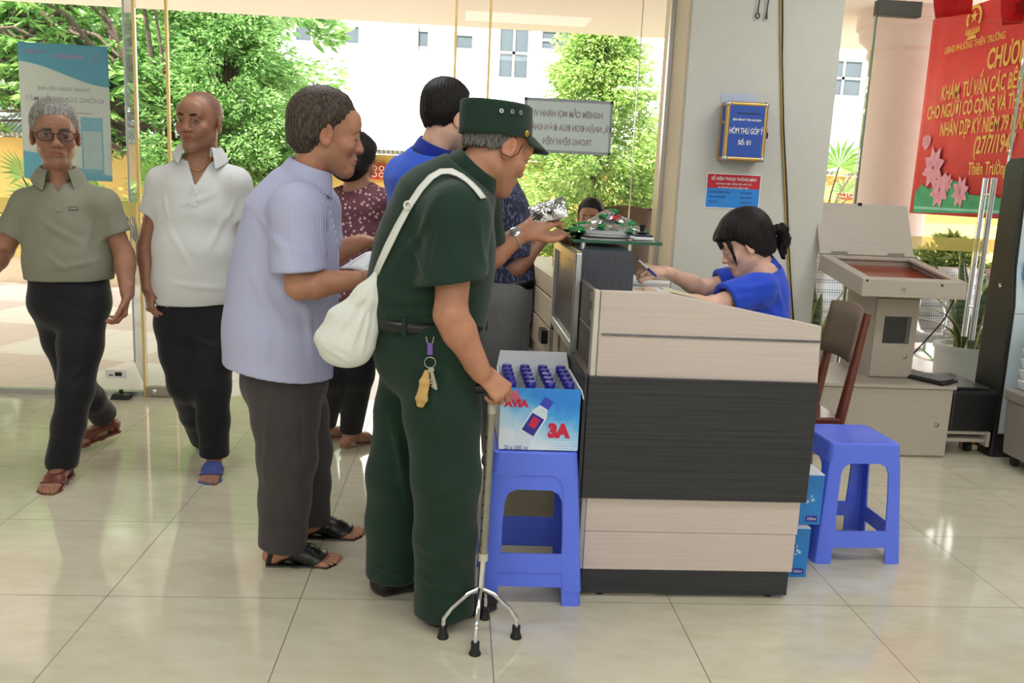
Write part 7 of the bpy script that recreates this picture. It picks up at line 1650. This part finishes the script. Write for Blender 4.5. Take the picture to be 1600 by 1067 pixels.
def woman_desk():
    Y = 3.32; p = Person('person in blue shirt with black ponytail sitting at the desk, writing', (1.28, 3.4, 0)); hd = nv((-.95, .30, 0)); lat = nv((.30, .95, 0))   # lat = her right
    O = J(1165, 381, Y); f = nv((-.86, .22, -.46)); nb = J(1192, 424, Y+.01); p.set_head(O, f, sc=.95, kw=dict(female=True, nose=.88, w=1.0), neck=nb, nr=(.044, .046), tint=dict(lips=(.80, .50, .50)))
    p.torso([(J(1194, 428, Y), .095, .070), (J(1190, 455, Y), .135, .098), (J(1184, 500, Y), .140, .110), (J(1180, 560, Y), .135, .110), (J(1185, 605, Y+.02), .15, .115)], lat)
    sL, eL, wL = J(1186, 450, Y-.14), J(1106, 480, Y-.22), J(1040, 466, Y-.14); sR, eR, wR = J(1180, 432, Y+.15), J(1096, 450, Y+.13), J(1040, 424, Y+.06)
    p.arm('L', sL, eL, wL, nv(J(1000, 452, Y-.1)-wL), nv((0, -.2, 1)), r=(.040, .036, .036, .024), hand=dict(curl=(20, 24, 16)), hs=.92)
    p.arm('R', sR, eR, wR, nv(J(998, 416, Y+.05)-wR), nv((-.1, -.25, 1)), r=(.040, .036, .036, .024), hand=dict(fcurl=((52, 48, 24), (48, 56, 30), (46, 56, 36), (44, 55, 36)), thumb=(.35, .9, -.4), tcurl=10), hs=.94)
    hL, hR = np.array((1.24, 3.26, .53)), np.array((1.26, 3.46, .53)); kL, kR = np.array((.98, 3.14, .52)), np.array((.99, 3.50, .52)); aL, aR = np.array((1.02, 3.16, .085)), np.array((1.02, 3.48, .085))
    OL, ML = p.leg(hL, kL, aL, nv((-1, .0, 0)), L=.9); OR, MR = p.leg(hR, kR, aR, nv((-1, .0, 0)), L=.9); p.finish(M_skinC)
    M_wb = cloth('bright_blue_polo', srgb(38, 74, 200), .85, .05)
    fo = folds([(1150, 450, 1215, 440, .02, .006), (1130, 470, 1190, 455, .016, .004), (1215, 440, 1225, 490, .02, .005), (1190, 470, 1215, 490, .018, .005)], .0024, 18, 4)
    p.shirt(M_wb, [(sL, eL, .68, .066, .068, None), (sR, eR, .70, .062, .064, None)], (J(1182, 600, Y), (0, 0, -1)), fold=fo, label='bright blue polo shirt', sh=.058)
    p.collar(M_wb, f*np.array((1, 1, 0)), .046, half=2.7, height=.034, flare=.02, drop=.006)
    p.trousers(M_btrous, [[(hL, .095), (kL, .078), (aL, .06)], [(hR, .095), (kR, .078), (aR, .06)]], ((1.27, 3.36, .56), .15, .12, (0, 1, 0), .04), ((1.27, 3.36, .66), (0, 0, 1)), [(aL, (0, 0, -1)), (aR, (0, 0, -1))], None, label='black trousers', h=.008)
    for (Of, Mf) in ((OR, MR), (OL, ML)): sandal(p.root, Of, Mf, [(.085, .03, .115, .05, .014)], M_leather, M_leather, 'black sandal')
    add_eyes(p.root, O, p.M, (0, .9, -.35)); add_brows(p.root, O, p.M, M_hblack)
    hn = hair_node(1.0, .016, (-.095, -.085, -.05, -.008, .028, .040, .05), seed=12, top=.010, strands=.0009, edge=.016, jag=.002)
    # fringe and side lock as part of the hair, then the tail
    fr = Node()
    for i in range(19):
        x = -.054+.006*i; z1 = .022+.005*math.sin(i*2.1)+.8*x*x; fr.tube([(x*.75, .062, .100), (x*.98, .098-.9*x*x*9*.1, .066), (x*1.02, .1015-6*x*x, z1)], [.009, .0065, .0022], k=.008)
    for s in (1, -1): fr.tube([(s*.050, .064, .075), (s*.071, .062, .02), (s*.070, .064, -.03), (s*.062, .068, -.07)], [.012, .008, .005, .0016], k=.008)
    hn.add(fr, .008); p.hair(M_hblack, hn, 'black hair tied back with a fringe', h=.0032)
    e = lambda x, y, z: O+p.M@np.array((x, y, z)); tn = Node(); b0 = e(0, -.108, .012); tl = [b0, b0+np.array((.045, -.01, .006)), J(1224, 376, Y)+(.0, 0, 0), J(1223, 402, Y)]
    tn.tube(tl, [.014, .020, .026, .010], k=.02); tn.disp = lambda P: .0022*np.sin(P[:, 0]*260+6*np.sin(P[:, 2]*40))+.002*wav(P, 80, 4); P, Fq = mesh_node(tn, np.min(tl, 0)-.06, np.max(tl, 0)+.06, .0035); mesh_obj('ponytail', P, Fq, M_hblack, p.root, label='short black ponytail')
    a = b0+np.array((.012, 0, .001)); build('hair_tie', MB().tube([a+np.array((0, math.cos(t_)*.017, math.sin(t_)*.017)) for t_ in np.linspace(0, 6.283, 17)], .005, 8), M_black, p.root, smooth='all')
    # pen in her right hand
    hnd = J(1003, 415, Y+.04); q0, q1 = J(994, 403, Y+.03), J(1026, 432, Y+.0)
    pn = thing('ballpoint_pen', 'blue and white ballpoint pen in the hand of the seated woman', 'pen', tuple(q0)); build('barrel', MB().tube([lerp(q0, q1, .12), lerp(q0, q1, .55)], .0045, 10), M_white, pn, smooth=True)
    build('cap', MB().tube([lerp(q0, q1, .56), q1], [.0052, .0048], 10), M_blet, pn, smooth=True); build('tip', MB().tube([q0, lerp(q0, q1, .12)], [.001, .004], 10), M_blet, pn, smooth=True)
    return p
def boy_outside():
    Y = 5.45; p = Person('person with short black hair seen through glass above the snack packets', (.66, 5.5, 0)); lat = nv((-1, .2, 0)); O = J(922, 340, Y); f = nv((-.28, -.95, -.05)); nb = O+np.array((.01, .03, -.135))
    p.set_head(O, f, sc=.93, kw=dict(nose=.95), neck=nb, nr=(.045, .046), tint={}); b = lambda dz, dx=0, dy=0: nb+np.array((dx, dy, -dz))
    p.torso([(b(.02), .085, .06), (b(.09), .13, .09), (b(.22), .135, .10), (b(.40), .135, .10), (b(.50), .14, .105)], lat)
    for sd, sx in (('R', -1), ('L', 1)): p.arm(sd, b(.07, sx*.135), b(.28, sx*.18, -.01), b(.46, sx*.19, -.06), nv((0, -.2, -1)), nv((sx, 0, 0)), r=(.036, .032, .031, .022), hs=.85)
    zf = b(0)[2]; L = []
    for sd, sx in (('R', -1), ('L', 1)):
        hp = b(.50, sx*.07); an = np.array((hp[0]+.01*sx, hp[1]-.02, .08)); kn = lerp(hp, an, .5); L.append((hp, kn, an)+p.leg(hp, kn, an, nv((sx*.1, -1, 0)), L=.82))
    p.finish(M_skinA, h=.0085); arms = [(b(.07, -.135), b(.28, -.18, -.01), .7, .056, .054, None), (b(.07, .135), b(.28, .18, -.01), .7, .056, .054, None)]
    p.shirt(M_blackT, arms, (b(.52), (0, 0, -1)), fold=folds([], .003, 14, 3), label='black shirt', sh=.055, h=.008)
    p.trousers(M_btrous, [[(hp, .09), (kn, .07), (an, .06)] for hp, kn, an, _, _ in L], (b(.5), .13, .105, lat, .04), (b(.44), (0, 0, 1)), [(an, (0, 0, -1)) for _, _, an, _, _ in L], None, label='black trousers', h=.009)
    for hp, kn, an, Of, Mf in L: sandal(p.root, Of, Mf, [(.085, .03, .115, .05, .014)], M_leather, M_leather)
    add_eyes(p.root, O, p.M); add_brows(p.root, O, p.M, M_hblack); p.hair(M_hblack, hair_node(1.0, .010, (-.075, -.06, -.01, .0, .04, .06, .075), seed=4, top=.006), 'short black hair', h=.004); return p
def seated_beige():
    Y = 4.45; p = Person('person in pale beige shirt sitting beyond the counter, mostly hidden behind the grey trousers', (.22, 4.45, 0)); hd = nv((.9, -.3, 0)); lat = nv((-.3, -.95, 0))
    nb = J(792, 402, Y); O = nb+np.array((.03, 0, .15)); O = J(786, 352, Y); p.set_head(O, nv((.85, .3, -.3)), sc=.92, kw=dict(), neck=nb, nr=(.046, .048), tint={})
    p.torso([(J(792, 408, Y), .09, .065), (J(794, 440, Y), .145, .10), (J(794, 490, Y), .145, .11), (J(792, 545, Y), .15, .12)], lat)
    sR, eR, wR = J(808, 446, Y-.10), J(812, 515, Y-.12), J(820, 466, Y-.12); sL, eL, wL = J(780, 440, Y+.14), J(785, 505, Y+.2), J(808, 482, Y+.1)
    p.arm('R', sR, eR, wR, nv(J(824, 436, Y-.12)-wR), nv((-.3, -.9, .1)), r=(.038, .034, .034, .025), hand=dict(curl=(45, 50, 30))); p.arm('L', sL, eL, wL, nv((.9, 0, .2)), nv((0, 0, 1)), r=(.038, .034, .034, .025))
    hp = J(792, 560, Y); L = []
    for s in (-1, 1):
        h_ = hp+np.array((0, s*.08, .02)); k_ = h_+np.array((.15, s*.04-.32, 0)) if False else np.array((h_[0]+.02, h_[1]-.36+s*.02, h_[2]+.0)); a_ = np.array((k_[0]+s*.06-.03, k_[1]+.03, .085)); h_ = h_+np.array((s*.07, 0, 0)); k_ = k_+np.array((s*.08, 0, 0)); a_[0] = k_[0]; L.append((h_, k_, a_)+p.leg(h_, k_, a_, nv((0, -1, 0)), L=.95))
    p.finish(M_skinA, h=.008); p.shirt(M_beige, [(sR, eR, .86, .062, .062, None), (sL, eL, .8, .062, .06, None)], (J(792, 556, Y), (0, 0, -1)), fold=folds([(810, 470, 825, 530, .015, .005)], .003, 16, 3), label='pale beige shirt', sh=.058, h=.007)
    p.trousers(M_ltrous, [[(h_, .09), (k_, .075), (a_, .06)] for h_, k_, a_, _, _ in L], (hp, .15, .12, (1, 0, 0), .03), (hp+(0, 0, .08), (0, 0, 1)), [(a_, (0, 0, -1)) for _, _, a_, _, _ in L], None, label='grey trousers', h=.008)
    for *_, Of, Mf in L: sandal(p.root, Of, Mf, [(.085, .03, .115, .05, .014)], M_leather, M_leather)
    p.hair(M_hblack, hair_node(1.0, .009, seed=5), 'short black hair', h=.005)
    st = thing('waiting_stool', 'low red stool under the seated person in beige beyond the counter', 'stool', (float(hp[0]), float(hp[1]), 0)); z = hp[2]-.085; M_rs = mat('red_stool_plastic', srgb(196, 70, 74), .4)
    build('seat', MB().lathe([(.135, z-.03), (.14, z-.01), (.135, z)], (hp[0], hp[1], 0), 28), M_rs, st, smooth=True)
    for a in range(4): c, s_ = math.cos(a*1.571+.8), math.sin(a*1.571+.8); build('leg', MB().tube([(hp[0]+c*.11, hp[1]+s_*.11, z-.03), (hp[0]+c*.13, hp[1]+s_*.13, 0)], .015, 8), M_rs, st, smooth=True)
    return p
# ---- things carried by the man in green
def green_extras(p, I):
    Y = I['Y']
    c = J(856, 331, Y+.265); packet('snack_packet', 'silver foil packet held up in the hand of the man in green', c, -.25, -.35, .12, .085, .05, 'foil packet in the hand', .9, plain=True)
    M_canvas = cloth('off_white_canvas', srgb(222, 224, 216), .85, .04, bump=.25)
    bg = thing('shoulder_bag', 'off-white cloth shoulder bag slung across the back of the man in green', 'bag', tuple(J(540, 575, Y-.02)))
    px = [(752, 312), (744, 300), (732, 288), (718, 277), (704, 270), (690, 269), (675, 279), (660, 295), (643, 322), (624, 355), (608, 388), (596, 414), (588, 432)]
    S = [onto(p.shirtn, x, y, Y, .007) for x, y in px]; P_ = [s[0] for s in S]; N_ = [s[1] for s in S]; P_[-1] = lerp(P_[-1], J(588, 432, Y-.08), .5)
    Yb = P_[-1][1]
    for _ in range(1): P_ = [P_[0]]+[(P_[i-1]+2*P_[i]+P_[i+1])/4 for i in range(1, len(P_)-1)]+[P_[-1]]
    build('strap', ribbon(P_, N_, .024, .003), M_canvas, bg, smooth='all')
    build('strap_ring', MB().tube([P_[8]+nv(N_[8])*.006+np.cross(N_[8], nv(P_[9]-P_[8]))*.015*math.cos(a)+nv(P_[9]-P_[8])*.010*math.sin(a) for a in np.linspace(0, 6.283, 15)], .0035, 7), M_canvas, bg, smooth='all')
    n = Node(); u = nv(J(560, 560, Yb)-J(600, 480, Yb)); uu = nv(np.cross(nv(J(535, 545, Yb)-J(588, 432, Yb)), (0, 1, 0)))
    n.tube([J(588, 432, Yb), J(576, 462, Yb), J(552, 505, Yb), J(538, 538, Yb), J(536, 552, Yb)], [(.014, .014), (.036, .026), (.070, .040), (.082, .046), (.066, .040)], uu, .03)
    A_ = J(588, 432, Yb).astype(np.float32); dirs = nv(J(536, 552, Yb)-J(588, 432, Yb))
    fo = folds([(586, 440, 520, 530, .010, .006), (586, 445, 545, 550, .010, .007), (584, 450, 565, 555, .010, .006), (580, 450, 530, 500, .008, .005), (505, 540, 550, 565, .010, .004)], .0035, 24, 3)
    n.disp = resolve(n, fo, Yb); lo, hi = bounds([J(588, 432, Yb), J(536, 552, Yb)], .15); P, Fq = mesh_node(n, lo, hi, .005); mesh_obj('bag_body', P, Fq, M_canvas, bg, relax=1)
    # keys clipped to the trouser pocket
    kc = thing('key_ring', 'keys with purple clip and tan fob hanging at the hip of the man in green', 'keys', tuple(J(670, 630, Y-.25)))
    Kp = lambda x, y, l=.008: onto(p.trn, x, y, Y, l)[0]
    M_pur = mat('purple_clip', srgb(120, 88, 170), .35, .3); M_key = mat('nickel_key', srgb(176, 172, 164), .25, .9); M_fob = mat('worn_tan_fob', srgb(196, 160, 96), .5, var=.2, nscale=40)
    q = Kp(673, 545); dn = nv(Kp(673, 560)-q); sd = nv(np.cross(dn, nv(CAM-q))); q2 = Kp(673, 529)
    build('clip', MB().obox(q, sd, nv(CAM-q), dn, .0075, .003, .017), M_pur, kc, bevel=.002)
    for s in (-1, 1): build('clip_prong', MB().tube([q-dn*.016+sd*s*.006, q2+sd*s*.010, q2+sd*s*.010+nv(CAM-q)*.002-dn*.004], .0022, 7), M_key, kc, smooth='all')
    r0 = Kp(673, 566, .012); build('ring', MB().tube([r0+sd*.015*math.cos(a)+dn*.015*math.sin(a) for a in np.linspace(0, 6.283, 25)], .0017, 7), M_key, kc, smooth='all')
    for dx, L in ((676, 605), (682, 603), (686, 608)):
        a, b = Kp(674, 573, .012+.003*(dx % 3)), Kp(dx, L, .012+.003*(dx % 3)); d = nv(b-a); s_ = nv(np.cross(d, nv(CAM-a))); nn = nv(np.cross(s_, d)); kb = MB()
        kb.lathe([(.008, -.001), (.0085, 0), (.008, .001)], a+d*.008, 16, ax=nn).obox(lerp(a, b, .62), s_, nn, d, .0035, .001, np.linalg.norm(b-a)*.38)
        for t_ in (.6, .75, .9): kb.obox(lerp(a, b, t_)+s_*.0045, s_, nn, d, .002, .001, .002)
        build('key', kb, M_key, kc)
    a, b = Kp(669, 577, .014), Kp(660, 633, .014); n = Node(); s_ = nv(np.cross(nv(b-a), nv(CAM-a))); n.tube([a, lerp(a, b, .3), lerp(a, b, .8), b], [(.008, .004), (.014, .006), (.016, .006), (.011, .005)], s_, .01); lo, hi = bounds([a, b], .04); P, Fq = mesh_node(n, lo, hi, .0026); mesh_obj('fob', P, Fq, M_fob, kc)
p4, I4 = man_green(); green_extras(p4, I4)
man_lavender(); man_grey_polo(); man_white_polo(); woman_floral(); man_blue(); man_navy(); woman_desk(); boy_outside(); seated_beige()
